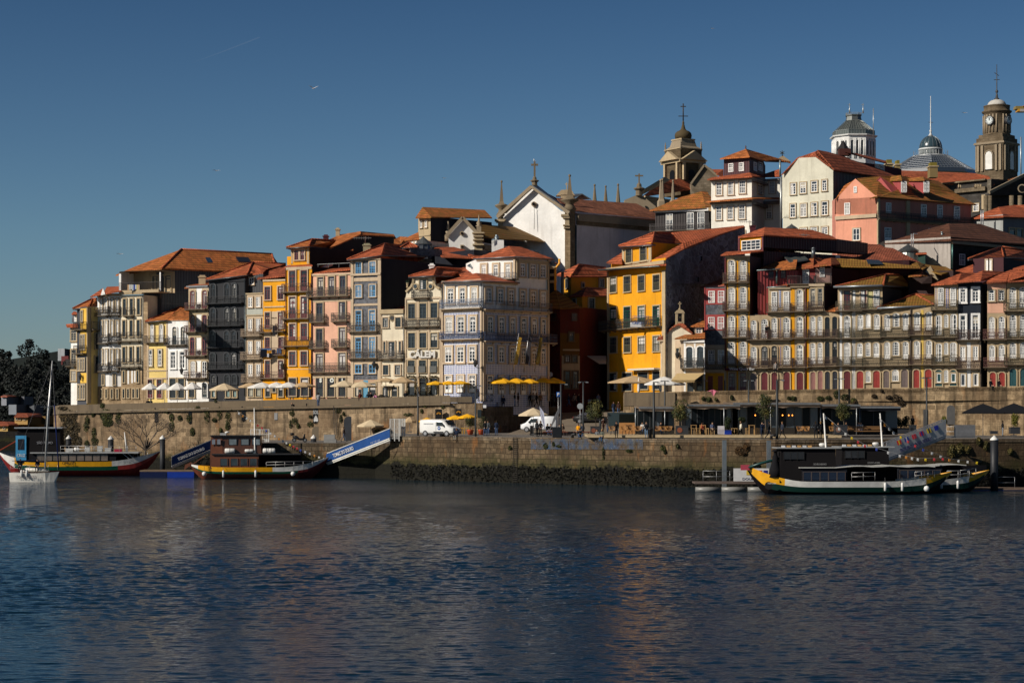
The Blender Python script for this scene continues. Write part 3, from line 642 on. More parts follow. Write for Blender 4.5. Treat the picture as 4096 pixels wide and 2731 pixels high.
b=Building('town_house','tall block with black side wall and stepped red roof behind the pink house',4,[(520,257),(1190,270),(1660,278)],450,M('plaster',C['navy']),rot=20,depth=8,top=False);b.dof=8
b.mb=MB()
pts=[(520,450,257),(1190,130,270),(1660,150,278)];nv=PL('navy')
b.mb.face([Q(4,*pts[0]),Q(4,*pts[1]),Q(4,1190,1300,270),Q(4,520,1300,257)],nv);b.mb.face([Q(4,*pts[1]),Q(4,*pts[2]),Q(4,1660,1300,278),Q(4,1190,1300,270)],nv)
b.roof([[(480,450,248.5),(1200,125,261.5),(1190,88,264),(900,135,266),(735,212,262),(700,330,256)],[(1190,135,261.5),(1672,152,270),(1655,130,273),(1190,88,265)],[(1190,88,264),(1655,130,273),(1700,200,285),(900,200,280),(900,135,266)]],T('tileo'))
b.chimney(845,900,45,155,265,gra,v=4);b.chimney(672,742,140,205,262,M('paint',C['burg']),v=4);b.end()
b=Building('row_house','salmon pink house with purple balcony doors above the ground floor windows lettered SOL',4,front(4,515,1060),680,PL('pink',.15),rot=38,depth=14);b.dof=6
b.win([(730,988,[640],82,'pur'),(722,978,[793],82,'pur'),(710,968,[950],82,'pur'),(1088,1345,[628],95,'pur'),(1068,1320,[942],95,'pur'),(1450,1705,[626],95,'pur'),(1432,1690,[942],95,'pur'),(1792,2040,[626],98,'pur'),(1780,2030,[942],98,'pur'),(2135,2390,[628,785,942],100,'opb')])
b.balc([(470,1050,1005,885),(512,715,1358,1245),(815,1032,1345,1225),(510,715,1722,1610),(818,1032,1705,1590),(505,1032,2055,1925)],rail=M('iron',(.10,.08,.06)),style='orn')
b.band([(515,1060,690,712)],gral);b.panel([(515,1060,1035,1075),(515,1060,2080,2140),(675,725,2130,2400),(985,1060,2130,2400),(835,885,2130,2400)],gral,out=.05)
b.panel([(515,1060,2285,2400)],PL('navy'),out=.02)if 0 else None
b.roof([[(462,672,246.3),(1062,612,244.6),(1050,590,248),(560,625,249)]],T('tile',.3));b.pipe(520,700,2380,mat=M('metal',(.14,.06,.05)))
for s_,x in(('S',636),('O',793),('L',945)):
 o=P(*N(4,x,2188),b.fac[0].hit(N(4,x,0)[0])[1]-.22);lettering(s_,.68,(o.x,o.y,o.z),(b.fac[0].dir.x,b.fac[0].dir.y,0),(0,0,1),M('paint',(.7,.72,.66)),b.root,bold=.05)
b.roof([[(560,612,249),(1085,395,256),(1085,430,256),(640,612,249.5)]],M('paint',(.7,.7,.7)),t=.2,name='roof_beam');b.roof([[(560,600,249.4),(1090,335,257),(1095,395,256),(575,612,249)]],T('tileo'))
b.roof([[(640,612,251),(1090,410,257),(1090,620,257)]],PL((.05,.045,.05)),name='loggia_wall',t=.1);rr=MB();  # near-black back wall paints in the shade of the loggia recess
for x in(600,745,890,1040):rr.bar(Q(4,x,545,254.5),Q(4,x,610,254.5),.06,M('metal',(.3,.3,.3)))
rr.bar(Q(4,590,548,255),Q(4,1050,528,253),.06,M('metal',(.3,.3,.3)));rr.build('railing',b.root);b.end()
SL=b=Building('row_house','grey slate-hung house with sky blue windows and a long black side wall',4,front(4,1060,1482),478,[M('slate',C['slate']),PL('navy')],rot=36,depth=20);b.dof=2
b.band([(1062,1100,480,2400),(1438,1482,480,2400)],gral,out=.14,name='pilaster');b.band([(1060,1482,682,712),(1060,1482,478,500)],gral,out=.25);b.panel([(1100,1440,740,790),(1100,1440,1100,1130),(1100,1440,1500,1560),(1100,1440,1880,1935)],gral,out=.08)
b.win([(518,685,[1170,1365],82,'sashb'),(840,1005,[1170,1365],86,'sashb'),(1190,1475,[1170,1362],84,'frb'),(1562,1850,[1168,1362],84,'frb'),(1945,2065,[1168,1360],92,'cb')])
b.balc([(1040,1450,1490,1370),(1040,1450,1862,1738)],rail=M('iron',(.07,.055,.045)),style='orn');b.win([(2200,2390,[1170,1365],90,'op'),],)
b.panel([(1100,1440,2155,2290)],PL((.45,.30,.2)),out=.04);b.panel([(1235,1300,2160,2400)],M('paint',(.10,.3,.45)),out=.05)
b.hip((1005,482),(1485,415),(1530,265),(1745,290),(2120,430),T('tile'),da=6,dr=22,df=20);b.chimney(1228,1330,262,440,252,M('plaster',(.3,.28,.18)))
b.end()
dm=Building('dormer','small slate dormer with blue window on the long roof of the slate house',4,[(1865,262),(1965,263)],320,M('slate',C['slate']),zb=P(1650,1020,262).z,rot=60,depth=4,into=SL)
dm.win([(332,395,[1915],75,'cb')]);dm.hip((1745,318),(1995,310),(1865,248),(1880,250),(2012,312),T(),da=2,dr=2);dm.end()
b=Building('row_house','narrow low cream house with round oculus between dark green windows',4,front(4,1475,1800),1240,PL('cream'),rot=36,depth=9);b.dof=2.5
b.win([(1290,1425,[1545,1722],74,'dk'),(1630,1835,[1632],82,'dk'),(1628,1780,[1533,1748],26,'dk'),(1955,2085,[1550,1715],78,'dk'),(2260,2390,[1545,1672],80,'op')])
b.band([(1470,1800,1180,1240)],gra,out=.25);b.balc([(1475,1792,1865,1755)],style='orn',rail=M('iron',(.1,.09,.08)));b.panel([(1470,1490,1240,2390)],gral,out=.1)
oc=MB();u,d=b.fac[0].hit(N(4,1632,0)[0]);q=P(*N(4,1632,1295),d-.1);oc.tube([(q.x,q.y+.1,q.z),(q.x,q.y-.05,q.z)],.42,gra,14);oc.tube([(q.x,q.y,q.z),(q.x,q.y-.08,q.z)],.28,M('iron',(.08,.08,.08)),14);oc.build('oculus',b.root)
b.roof([[(1500,1180,247),(1800,1165,246),(1800,1055,252),(1780,1060,252)]],T(),t=.2);b.pipe(1797,1220,2380);
b.roof([[(1480,2235,243.5),(1640,2238,243.2),(1715,2188,246),(1500,2188,246.5)]],M('cloth',C['cream']),t=.05,name='awning');b.end()
b=Building('row_house','cream gabled house with scrolled shoulders and large white lettered sign',6,front(6,65,492),880,PL('cream'),rot=36,depth=12)
f=b.fac[0]
def OO(x,y,off=0.0):
 u,d=f.hit(N(6,x,0)[0]);q=f.a+f.dir*u+f.n*off;z=HC-(N(6,0,y)[1]-HY)/F*d;return Vector((q.x,q.y,z))
g=[(65,880),(80,800),(105,770),(140,740),(158,700),(165,640),(165,620),(400,605),(400,650),(410,700),(440,740),(480,760),(492,870)]
mb=MB();mb.slab([OO(*p)for p in g],.5,PL('cream'),(-f.n.x,-f.n.y,0));mb.build('gable',b.root)
mb=MB()
for p,q in zip(g[1:6],g[2:7]):mb.bar(OO(*p,.1),OO(*q,.1),.28,gra)
for p,q in zip(g[7:11],g[8:12]):mb.bar(OO(*p,.1),OO(*q,.1),.28,gra)
mb.build('scroll_moulding',b.root)
b.band([(65,80,870,2030),(478,492,870,2030),(200,232,895,1880),(338,358,895,1880),(80,478,870,892),(80,478,1235,1262)],gral,out=.12);b.band([(80,478,1590,1605)],gral)
b.win([(655,770,[280],80,'calk'),(942,1120,[145],80,'calk'),(938,1118,[280],80,'calk'),(932,1112,[412],80,'calk'),(1290,1470,[145,280],80,'cal'),(1286,1462,[412],80,'cal'),(1622,1760,[142,275],84,'cal'),(1618,1755,[410],84,'cal'),(1830,2030,[140,275,410],78,'op')])
b.balc([(165,358,872,775),(52,475,1215,1115)],rail=M('iron',(.045,.04,.035)),style='orn');b.panel([(100,180,1685,1762),(233,315,1685,1762),(368,450,1685,1762)],M('iron',(.08,.085,.08)),out=.3,name='juliet_railing')
for x in(190,371):
 oc=MB();q=OO(x,733,.05);r_=OO(x,733,.18)
 oc.tube([q,r_],.40,gra,16);oc.tube([OO(x,733,.16),OO(x,733,.22)],.26,M('glass',(.04,.05,.06)),16);oc.build('oval_window',b.root)
o=OO(280,1582,.25);lettering("CÁLEM",1.15,o,(f.dir.x,f.dir.y,0),(0,0,1),M('paint',(.62,.60,.56)),b.root,bold=.05,depth=.1,width=3.75,name='sign_letters')
for x in(75,500):
 u_=MB();q=OO(x,700,-.3);u_.lathe(q,[(.16,-.5),(.17,-.4),(.07,-.33),(.16,-.14),(.11,0),(.19,.05),(.19,.1)],gra,10)
 for k in range(9):a=k*.7;u_.mesh([q+Vector((math.cos(a)*.1,math.sin(a)*.1,.08)),q+Vector((math.cos(a+.5)*.1,math.sin(a+.5)*.1,.08)),q+Vector((math.cos(a)*.28,math.sin(a)*.28,.55))],[(0,1,2)],M('leaf',(.05,.10,.06)))
 u_.build('stone_urn',b.root)
b.hip((103,617),(405,600),(440,512),(740,528),(735,612),T('tile'),da=4,dr=11);b.chimney(348,408,465,530,249,PL('white'),v=6);
vn=random.Random(5)
for xs in(145,278,410):
 lv=MB()
 for k in range(500):
  a=vn.random();side=vn.choice((-1,1));
  if vn.random()<.75:x=xs+side*46+vn.gauss(0,4);y=1810+220*vn.random()
  else:x=xs+vn.uniform(-46,46);y=1808+vn.gauss(0,5)
  q=OO(x,y,.2+.15*vn.random());s_=.09
  r1=Vector((vn.uniform(-1,1),vn.uniform(-1,1),vn.uniform(-1,1)))*s_;r2=Vector((vn.uniform(-1,1),vn.uniform(-1,1),vn.uniform(-1,1)))*s_
  lv.face([q-r1,q+r2,q+r1],M('leaf',(.06,.05,.015)))
 lv.build('vine',b.root)
b.end()
fp=[(505,243.0),(985,239.0),(1405,244.3)]
b=Building('corner_building','white and blue-tiled corner building with blue balconies facing the square',6,[(505,243.0),(985,239.0),(1775,246.5)],1015,[M('azulejo',(.62,.64,.70)),M('azulejo',(.62,.64,.70)),M('azulejo',(.62,.64,.70))],rot=-25,depth=11,zb=7.4,top=True)
b.rot=0
white=PL('white')
lo=Building('upper_storey','white upper storey of the tiled corner building with fanlight doors and red hipped roof',6,[(515,243.0),(985,239.05),(1390,242.9)],672,white,zb=b.zt,rot=-10,depth=9,into=b)
up=Building('tower_block','taller white storeys of the tiled corner building with red hipped roof',6,[(928,246.2),(1385,242.8),(1772,246.5)],405,white,zb=b.zt,rot=-12,depth=8,into=b)
b.win([(1102,1292,[592],78,'fan'),(1098,1288,[733],78,'fan'),(1095,1285,[875],78,'fan'),(1455,1640,[585],78,'fan'),(1452,1638,[728],78,'fan'),(1448,1634,[868],78,'fan'),(1795,2000,[585],78,'fank'),(1790,1995,[727,868],78,'fank')])
R6=[1073,1210,1343,1475,1600,1710]
for i,x in enumerate(R6):
 b.win([(1095+i*7,1290+i*5,[x],66-i*3,'fan'),(1450+i*5,1635+i*5,[x-2],66-i*3,'fan'),(1795+i*4,2010+i*3,[x-2],66-i*3,'fank')],f=1)
 if i<3:lo.win([(748+i*10,926+i*9,[[1055,1197,1325][i]],62,'fan')],f=1)
 else:up.win([(778+(i-3)*8,960+(i-3)*8,[[1463,1588,1705][i-3]],60,'fan')],f=1);up.win([(455+(i-3)*10,612+(i-3)*8,[[1460,1583,1703][i-3]],60,'fan')],f=1)
for i,x in enumerate((610,752,893)):lo.win([(755-i*6,938-i*4,[x],70,'fan')])
for i,x in enumerate((1007,1150,1295)):up.win([(475-i*3,600+i*15,[x],52,'fan')])
b.band([(505,985,1015,1045),(505,985,1372,1395),(505,522,1015,2100),(965,985,1015,2100)],gral,out=.2);b.band([(985,1775,1015,1040),(985,1012,1015,2100),(1755,1775,1015,2100)],gral,f=1,out=.2)
b.band([(505,985,1690,1705)],gral,out=.08)if 0 else None
b.balc([(505,990,1372,1280)],rail=M('iron',(.035,.07,.16)),slab=gral,style='orn');b.balc([(985,1840,1385,1278)],f=1,rail=M('iron',(.03,.05,.11)),slab=gral,style='orn')
b.balc([(508,990,1008,900)],rail=M('iron',(.16,.2,.28)),slab=gral,style='orn');b.balc([(985,1780,1005,898)],f=1,rail=M('iron',(.06,.07,.10)),slab=gral)  # both balconies: rail colour darkened round the corner for its shaded face
lo.band([(515,985,672,695)],gral,out=.3);lo.band([(985,1390,672,695)],gral,out=.3,f=1);lo.pipe(975,690,1000);lo.band([(515,530,690,1010)],gral)
up.band([(928,1385,405,430),(1362,1385,405,640)],gral,out=.2);up.band([(1385,1772,408,450),(1385,1405,405,660),(1755,1772,405,1000)],gra,out=.2,f=1)
lo.roof([[(492,680,242.4),(990,662,238.2),(905,573,243.0)],[(990,662,238.2),(1430,686,242.6),(1300,655,243.6),(1115,590,246.0),(905,573,243.0)],[(492,680,242.4),(905,573,243.0),(1115,590,246.0),(900,600,252.0)]],T('tile'))
up.roof([[(878,402,246.4),(1390,375,242.3),(1300,251.0,248.0)],[(1390,375,242.3),(1848,408,247),(1440,260,249.0),(1300,251.0,248.0)],[(878,402,246.4),(1300,251.0,248.0),(1440,260,249.0),(1300,330,262)],[(1848,408,247),(1440,260,249.0),(1300,330,262)]],T('tile'))
g=MB();gm=M('metal',(.2,.22,.24));g.tube([Q(6,492,684,242.2),Q(6,990,668,238.0)],.08,gm,6);g.tube([Q(6,990,668,238.0),Q(6,1430,690,242.6)],.07,gm,6);g.build('gutter',lo.root)
g=MB();g.tube([Q(6,878,406,246.2),Q(6,1390,380,242.1)],.08,gm,6);g.tube([Q(6,1390,380,242.1),Q(6,1848,412,246.8)],.07,gm,6);g.build('gutter',up.root)
up.balc([(1110,1390,655,578)],rail=M('iron',(.2,.2,.22)),out=.9)
b.pipe(513,700,2100,r=.06);b.pipe(940,1020,2100);b.end();lo.end();up.end()
for i,(x0,x1,c)in enumerate(((1420,1360,(.42,.24,.03)),(1540,1490,(.05,.045,.05)),(1668,1618,(.42,.24,.03)))):
 t=thing('banner',['mustard banner nearest the corner on the shaded tiled facade','dark grey banner hung between the two mustard banners','mustard banner farthest right on the shaded tiled facade'][i],'banner',Q(7,x1,560,240.6+i*1.1))
 top=Q(7,x0,100,240.6+i*1.1);bot=Q(7,x1-10,560,241.2+i*1.1);mb=MB();mb.tube([bot,top],.05,M('metal',(.5,.5,.5)),6);mb.build('pole',t)
 mb=MB();a=Q(7,x0+2,145,240.6+i*1.1);bb=Q(7,x0+36,152,240.6+i*1.1);cc=Q(7,x1+45,470,241+i*1.1);dd_=Q(7,x1+2,465,241+i*1.1)
 mb.slab([a,bb,cc,dd_],.03,M('cloth',c),(0,1,0));mb.build('cloth',t)
 if i!=1:
  lettering('AVILLADO',.75,Q(7,x1+40,455,240.3+i*1.1),((a-dd_).x,0,(a-dd_).z),(-1,0,0.12),M('paint',(.12,.08,.02)),t,width=3.0,align='LEFT')
b=Building('tower_house','square brown stone tower house with two white windows and low mossy roof',6,[(218,285),(365,283),(1095,292)],-88,[gra,PL('navy')],rot=0,depth=10,zb=12)  # right face of the stone house coloured near-black as painted shade
b.win([(-50,33,[258,315],26,'c4')]);b.win([(-40,20,[700],30,'op')],f=1);b.band([(215,365,125,140)],gra);b.roof([[(185,-88,284),(372,-98,282),(268,-215,288)],[(372,-98,282),(1100,-88,291.5),(1010,-180,297),(268,-215,288)],[(185,-88,284),(268,-215,288),(1010,-180,297),(900,-150,305)]],T('tileo',.5));b.end()
b=Building('town_house','low house with red roof and two small windows below the brown tower house',4,[(1725,272),(2000,270)],215,PL('cream'),zb=12,rot=30,depth=8)
b.win([(225,262,[1920,1965],26,'c4')]);b.roof([[(1725,225,271.6),(2010,190,269.6),(2000,98,276),(1880,160,278)],[(1655,270,268),(1740,270,268),(1840,165,274),(1740,160,276),(1660,200,272)]],T('tileo'));b.end()
dmk=thing('roof_lantern','dark glass and zinc roof lantern on the roofs left of the white chapel','roof lantern',Q(6,275,370,270))
mb=MB();c=Q(6,278,325,270);r=1.12;mb.lathe(c,[(r*1.15,-1),(r*1.0,1.0),(r*1.05,1.05)],M('glass',(.10,.11,.12)),12,False);mb.build('glass_drum',dmk)
mb=MB();mb.lathe(c,[(r*1.18,1.05),(r*.1,2.1),(.02,2.2)],M('roofmetal',(.16,.17,.17)),12,False)
for j in range(12):a=j*math.pi/6;mb.bar(c+Vector((math.cos(a)*r*1.15,math.sin(a)*r*1.15,-1)),c+Vector((math.cos(a)*r*1.05,math.sin(a)*r*1.05,1.0)),.05,M('metal',(.2,.2,.2)))
mb.build('cap',dmk)
b=Building('town_house','long low house with red tile roofs behind the slate house',6,[(385,270),(885,262)],350,PL('navy'),zb=14,rot=36,depth=9)
b.roof([[(400,262,273),(640,262,276),(790,300,272),(730,312,270),(880,388,262),(500,378,263)],[(340,192,282),(540,210,284),(540,262,281),(380,262,279)],[(810,350,262),(890,325,266),(1090,330,268),(1000,380,262),(870,395,261)]],T('tile'));b.end()
b=Building('town_house','small red-roofed house with glazed skylight beside the white tower block',6,[(720,252),(925,250)],565,PL('navy'),zb=12,rot=36,depth=7)
b.roof([[(640,540,252),(740,612,249),(925,580,249),(915,535,252),(830,485,256)]],T());b.roof([[(805,480,250),(925,530,248.8),(925,410,253)]],M('glass',(.12,.15,.17)),name='skylight');b.end()
ch=MB();a=Q(6,1095,320,262);c2=Q(6,1240,180,262);ch.box(a.x,c2.x,262,264.5,a.z-2,c2.z,PL('white'));q=Q(6,1155,180,263);ch.lathe(q,[(.3,0),(.3,.1),(.17,.12),(.36,.36),(.17,.6),(.22,.72)],M('metal',(.2,.24,.26)),10)
for k in range(5):ch.bar(Q(6,1095,170+k*14,261.8),Q(6,1130,165+k*10,261.8),.05,M('metal',(.5,.5,.45)))
single('chimney_stack',ch,'white rendered chimney stack with zinc cowl in front of the chapel side wall','chimney')
pp=MB();pp.tube([Q(6,1905,405,252),Q(6,1905,460,252),Q(6,1855,520,252),Q(6,1855,780,252)],.15,M('paint',C['yellow']),10);single('vent_pipe',pp,'thick yellow ventilation pipe beside the tiled corner building','pipe')
wl=MB();a=Q(6,1775,430,253.5);c2=Q(6,1850,780,253.5);wl.box(a.x,c2.x,253.5,262,8,a.z,PL('navy'));
for k,y in enumerate((515,600,680)):q=Q(6,1838,y,253.3);wl.box(q.x-.5,q.x+.4,253,253.5,q.z-.12,q.z+.2,gra)
wl.slab([Q(6,1770,430,253.2),Q(6,1905,470,255),Q(6,1900,462,257),Q(6,1790,420,256)],.15,T('tileo'));single('party_wall',wl,'black party wall with stone brackets behind the yellow vent pipe','wall')
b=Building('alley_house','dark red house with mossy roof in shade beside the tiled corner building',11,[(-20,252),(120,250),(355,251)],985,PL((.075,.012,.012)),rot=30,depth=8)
b.win([(1050,1145,[290],70,'dkr'),(1280,1385,[252],50,'opd')],f=1);b.win([(1050,1145,[45],60,'dkr')]);b.band([(150,350,1480,1500)],f=1,mat=grad)
b.roof([[(-25,985,251),(120,990,249.4),(60,745,254),(-15,750,255)],[(120,990,249.4),(395,985,250.5),(150,870,254),(60,745,254)]],T('tile',.9));
b.panel([(140,355,1560,1900)],grad,f=1);b.win([(1560,1640,[205,290],50,'opd'),(1750,1950,[205,300],60,'opd')],f=1);b.panel([(120,350,1290,1560)],PL((.10,.05,.01)),f=1);b.end()
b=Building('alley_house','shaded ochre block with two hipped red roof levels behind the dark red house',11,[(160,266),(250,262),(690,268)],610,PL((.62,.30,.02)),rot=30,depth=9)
b.win([(690,745,[388],30,'op'),(640,740,[610],48,'dk')],f=1);b.win([(640,755,[210],34,'op')])
b.roof([[(65,595,267),(245,612,261.5),(350,460,265),(160,560,268)],[(245,612,261.5),(700,612,267.5),(665,500,271),(350,460,265)],[(65,595,267),(350,460,265),(665,500,271),(500,500,278)]],T());b.end()
b=Building('alley_house','narrow ochre house with sunlit left face under a small hipped roof in the alley',11,[(240,258),(385,255.5),(690,259.5)],850,[PL((.75,.38,.03)),PL((.46,.22,.02))],rot=30,depth=6)  # two ochres: bright for the sunlit face, darker as painted shade
b.win([(885,950,[298],34,'dk')]);b.win([(880,995,[490],64,'dk'),(1155,1265,[497],56,'dk'),(1720,1830,[545],70,'op')],f=1);b.band([(385,690,1700,1712)],grad,f=1)
b.roof([[(220,852,257.6),(392,842,255),(440,738,257.5)],[(392,842,255),(700,842,259),(690,755,262),(440,738,257.5)],[(220,852,257.6),(440,738,257.5),(690,755,262),(500,760,266)]],T());b.end()
cw=MB();q=Q(11,150,700,256);cw.tube([Q(11,150,1100,256),q,Q(11,150,565,256)],.2,M('plaster',(.2,.19,.18)),10);cw.lathe(Q(11,150,565,256),[(.2,0),(.62,.03),(.6,.09),(.24,.2),(.18,.42),(.1,.5)],M('paint',(.55,.55,.55)),14);single('chimney_stack',cw,'grey round chimney stack with wide white cowl in front of the ochre block','chimney')
aw=MB();aw.slab([Q(12,440,292,252),Q(12,670,292,252),Q(12,672,385,249),Q(12,590,385,249)],.05,M('cloth',(.3,.28,.24)));single('awning',aw,'grey sloping awning deep in the shaded alley','awning')
U=b=Building('yellow_house','large bright yellow house with four window bays and long iron balcony above the square',11,[(690,254),(1385,240)],545,[PL('yellow'),M('rubble',(.13,.145,.175),1)],rot=25,depth=26,top=True,zb=6.5)
b.band([(690,1385,520,560)],gra,out=.3);b.band([(690,708,545,2200),(1345,1385,545,2200)],gra,out=.12,name='pilaster')
b.win([(622,805,[762],78,'yg'),(615,797,[930],78,'yg'),(602,785,[1100],78,'yg'),(595,778,[1279],80,'yg'),(985,1235,[762],78,'gd'),(978,1230,[930],78,'gd'),(968,1225,[1100],80,'gd'),(962,1215,[1278],82,'gd'),(1345,1525,[762],80,'yg'),(1338,1520,[932],80,'yg'),(1332,1515,[1102],82,'yg'),(1325,1508,[1280],84,'yg',GL[2]),(1765,1980,[760],80,'op'),(1765,1980,[930],110,'op'),(1760,1960,[1120],120,'op'),(1750,1960,[1280],84,'op')])
b.balc([(650,1350,1262,1150)],rail=M('iron',(.05,.05,.05)),style='orn',out=.9)
b.roof([[(575,545,253.5),(1330,475,239.3),(1390,470,239.2),(1390,455,241),(680,520,255.5)]],T());g=MB();g.tube([Q(11,575,538,253.3),Q(11,1310,492,239.4)],.1,M('metal',(.12,.16,.16)),6);g.build('gutter',b.root)
b.panel([(735,865,460,540),(1220,1385,415,520)],PL('yellow'),out=.05)
at=Building('x','',11,[(865,251.6),(1215,244.5)],262,PL('yellow'),zb=b.zt-1,rot=47,depth=7,into=b)
at.win([(288,455,[950,1122],70,'yg')]);at.band([(865,892,262,520),(1180,1215,262,520)],gra,out=.06);at.band([(892,1180,455,480)],gra);at.hip((820,255),(1215,232),(1250,92),(1440,95),(1590,215),T(),da=4,dr=14,df=10);at.end()
b.roof([[(1195,430,243.6),(1395,395,240.2),(1590,290,244.5),(1590,215,246.6)],[(1590,290,244.5),(1700,240,247),(2090,90,256.5),(2330,20,262),(2310,5,264),(1450,90,258),(1590,215,246.6)],[(675,445,252.5),(860,455,249.6),(860,328,254)]],T('tile'))
st=MB();fa=b.fac[1];mtb=M('rubble',(.13,.145,.175),1)
st.slab([Q(11,*p)for p in((1385,470,240.4),(1390,400,240.6),(1600,295,245),(1850,190,250.6),(2091,95,256.6),(2330,25,262),(2330,700,262),(1385,700,240.4))],.3,mtb,(0,1,0));st.build('party_wall',b.root)
for(x,y0,y1,d)in((1805,375,425,255),(1768,620,680,254)):bx=MB();d=250.2 if x==1805 else 249.2;q=Q(11,x,y1,d-.6);bx.box(q.x-.12,q.x+.15,d-.6,d,q.z,q.z+(y1-y0)*.3348/F*d,M('gloss',(.002,.002,.002)));bx.build('slit_window',b.root)
sg=MB();a=Q(11,950,1225,245.5);c2=Q(11,1120,1165,244.8);ex=(c2-a);sg.obox((a.x,244,a.z),(c2.x-a.x,-3.0*.0-1.2*0,0),(0,-.06,0),(0,0,c2.z-a.z),M('paint',(.65,.66,.68)));sg.build('sign_board',b.root)
lettering('CENTRO SOCIAL DO BARREDO',.42,(a.x+2.55,243.92,a.z+1.15),(1,0,0),(0,0,1),M('paint',(.08,.15,.4)),b.root,width=4.6);lettering('CRECHE E PRÉ-ESCOLAR',.5,(a.x+2.55,243.92,a.z+.35),(1,0,0),(0,0,1),M('paint',(.08,.15,.4)),b.root,width=4.6)
b.panel([(1000,1318,1718,1740)],M('cloth',(.6,.55,.45)),out=.9,name='awning');b.end()
b=Building('chapel','small white chapel with stone bellcote and curved tiled gable beside the yellow house',11,[(1325,240.8),(1700,239.8)],1360,PL('cream'),zb=6.5,rot=0,depth=6,top=False)
gb=MB();fp_=b.fac[0]
def VV(x,y):u,d=fp_.hit(N(11,x,0)[0]);q=fp_.a+fp_.dir*u;return Vector((q.x,q.y,HC-(N(11,0,y)[1]-HY)/F*d))
gb.slab([VV(*p)for p in((1325,1362),(1400,1290),(1460,1215),(1530,1185),(1590,1190),(1640,1235),(1700,1290),(1700,1362))],.4,PL('cream'),(0,1,0));gb.build('gable',b.root)
b.roof([[(1278,1358,240.5),(1335,1372,240.4),(1440,1235,240.2),(1530,1180,239.9),(1545,1145,241.5),(1440,1160,245.5)],[(1530,1180,239.9),(1600,1180,239.7),(1705,1290,239.4),(1760,1300,245),(1575,1140,245),(1545,1145,241.5)]],T('tiled'))
b.band([(1290,1385,1375,1392)],gral,out=.4);b.band([(1335,1375,1392,2150)],gral,out=.2,name='pilaster')
bc=MB();q=VV(1552,1165);w=1.5;bc.box(q.x-.52,q.x-.26,q.y,q.y+.5,q.z-.3,q.z+1.15,gra);bc.box(q.x+.26,q.x+.52,q.y,q.y+.5,q.z-.3,q.z+1.15,gra);bc.box(q.x-.6,q.x+.6,q.y-.05,q.y+.55,q.z+1.15,q.z+1.27,gra)
bc.slab([(q.x+math.cos(R(a))*.52,q.y,q.z+1.27+math.sin(R(a))*.36)for a in range(0,181,20)],.5,gra,(0,1,0));bc.box(q.x-.3,q.x+.3,q.y,q.y+.5,q.z-.3,q.z+.1,gra)
bc.lathe((q.x,q.y+.25,q.z+1.6),[(.12,0),(.16,.1),(.06,.2)],gra,8);bc.box(q.x-.05,q.x+.05,q.y+.2,q.y+.3,q.z+1.75,q.z+2.6,gra);bc.box(q.x-.2,q.x+.2,q.y+.2,q.y+.3,q.z+2.3,q.z+2.4,gra);bc.build('bellcote',b.root)
be=MB();be.lathe((q.x,q.y+.25,q.z+.55),[(.18,0),(.14,.1),(.09,.28),(.03,.35)],M('metal',(.12,.12,.08)),10);be.build('bell',b.root);b.end()
b=Building('row_house','small granite house with two dark arched balcony doors and mossy roof next to the chapel',11,[(1500,239.6),(1570,238.6),(1852,237.6)],1375,gral,zb=8,rot=0,depth=5);b.dof=2.2
b.win([(1455,1700,[1668],72,'dka'),(1450,1695,[1798],72,'dka')],f=1);b.band([(1600,1850,1378,1405)],PL('white'),out=.2,f=1);b.balc([(1572,1845,1712,1590)],f=1,rail=M('iron',(.03,.03,.03)),style='orn');b.panel([(1600,1622,1405,1990),(1720,1740,1405,1700),(1840,1852,1405,1990)],PL('white'),f=1)
b.roof([[(1490,1352,236),(1852,1340,235),(1850,1285,238),(1690,1280,239)]],T('tileo',.4));
dm=Building('x','',11,[(1720,240.5),(1840,240.3)],1205,PL('charcoal'),zb=b.zt,rot=0,depth=2,into=b);dm.win([(1225,1295,[1778],66,'c4')]);dm.roof([[(1680,1205,240.2),(1850,1205,239.8),(1850,1135,242),(1770,1165,242)]],T('tileo',.3));dm.end()
b.win([(1790,1990,[1680,1790],80,'op')],f=1);b.win([(1470,1560,[1535],34,'op')]);b.roof([[(1450,1850,231.2),(1728,1852,231),(1840,1770,235.4),(1520,1770,236)],[(1450,1850,231.2),(1728,1852,231),(1728,1876,231),(1450,1875,231.2)]],M('cloth',(.62,.45,.22)),t=.04,name='awning')
lettering('RESTAURANTE FAROL DA BOA NOVA',.38,Q(12,1590,602,236),(1,0,0),(0,0,1),M('paint',(.05,.03,.02)),b.root,width=6.0);b.end()
ch=MB();q=Q(11,1790,1160,249);ch.tube([Q(11,1790,1210,249),q],.14,M('metal',(.3,.3,.3)),8);ch.lathe(q,[(.16,0),(.3,.04),(.12,.22),(.2,.26),(.08,.4)],M('paint',(.6,.6,.6)),10);single('chimney_cowl',ch,'white metal chimney cowl beside the small granite house','chimney')
def dr_(v,x):return dR(VW[v][0]+x*VW[v][2])
def fr(v,*xs):return[(x,dr_(v,x))for x in xs]
IR=M('iron',(.10,.06,.045));IG=M('iron',(.10,.085,.055));ZR=8.6
b=Building('row_house','narrow house banded in brick red and dark slate with white sash windows',13,fr(13,55,325),805,M('slate',C['slate'],1.0),zb=ZR,rot=20,depth=10)
b.panel([(75,315,820,1025),(75,315,1155,1358)],M('plaster',(.38,.075,.07)),out=.04);b.panel([(55,70,805,1540)],M('plaster',(.32,.06,.06)),out=.06)
b.win([(850,1003,[150,272],82,'sasw'),(1185,1340,[147,270],82,'sasw')]);b.panel([(55,325,1545,2000)],gral,out=.02);b.win([(1608,1795,[148,272],78,'wr')]);b.balc([(35,300,1855,1760)],rail=IR,style='orn');b.band([(30,300,1862,1890)],gral,out=.5)
b.panel([(70,310,1905,2180)],PL('yellow'),out=.05);b.win([(1940,2180,[135,265],66,'drr')])
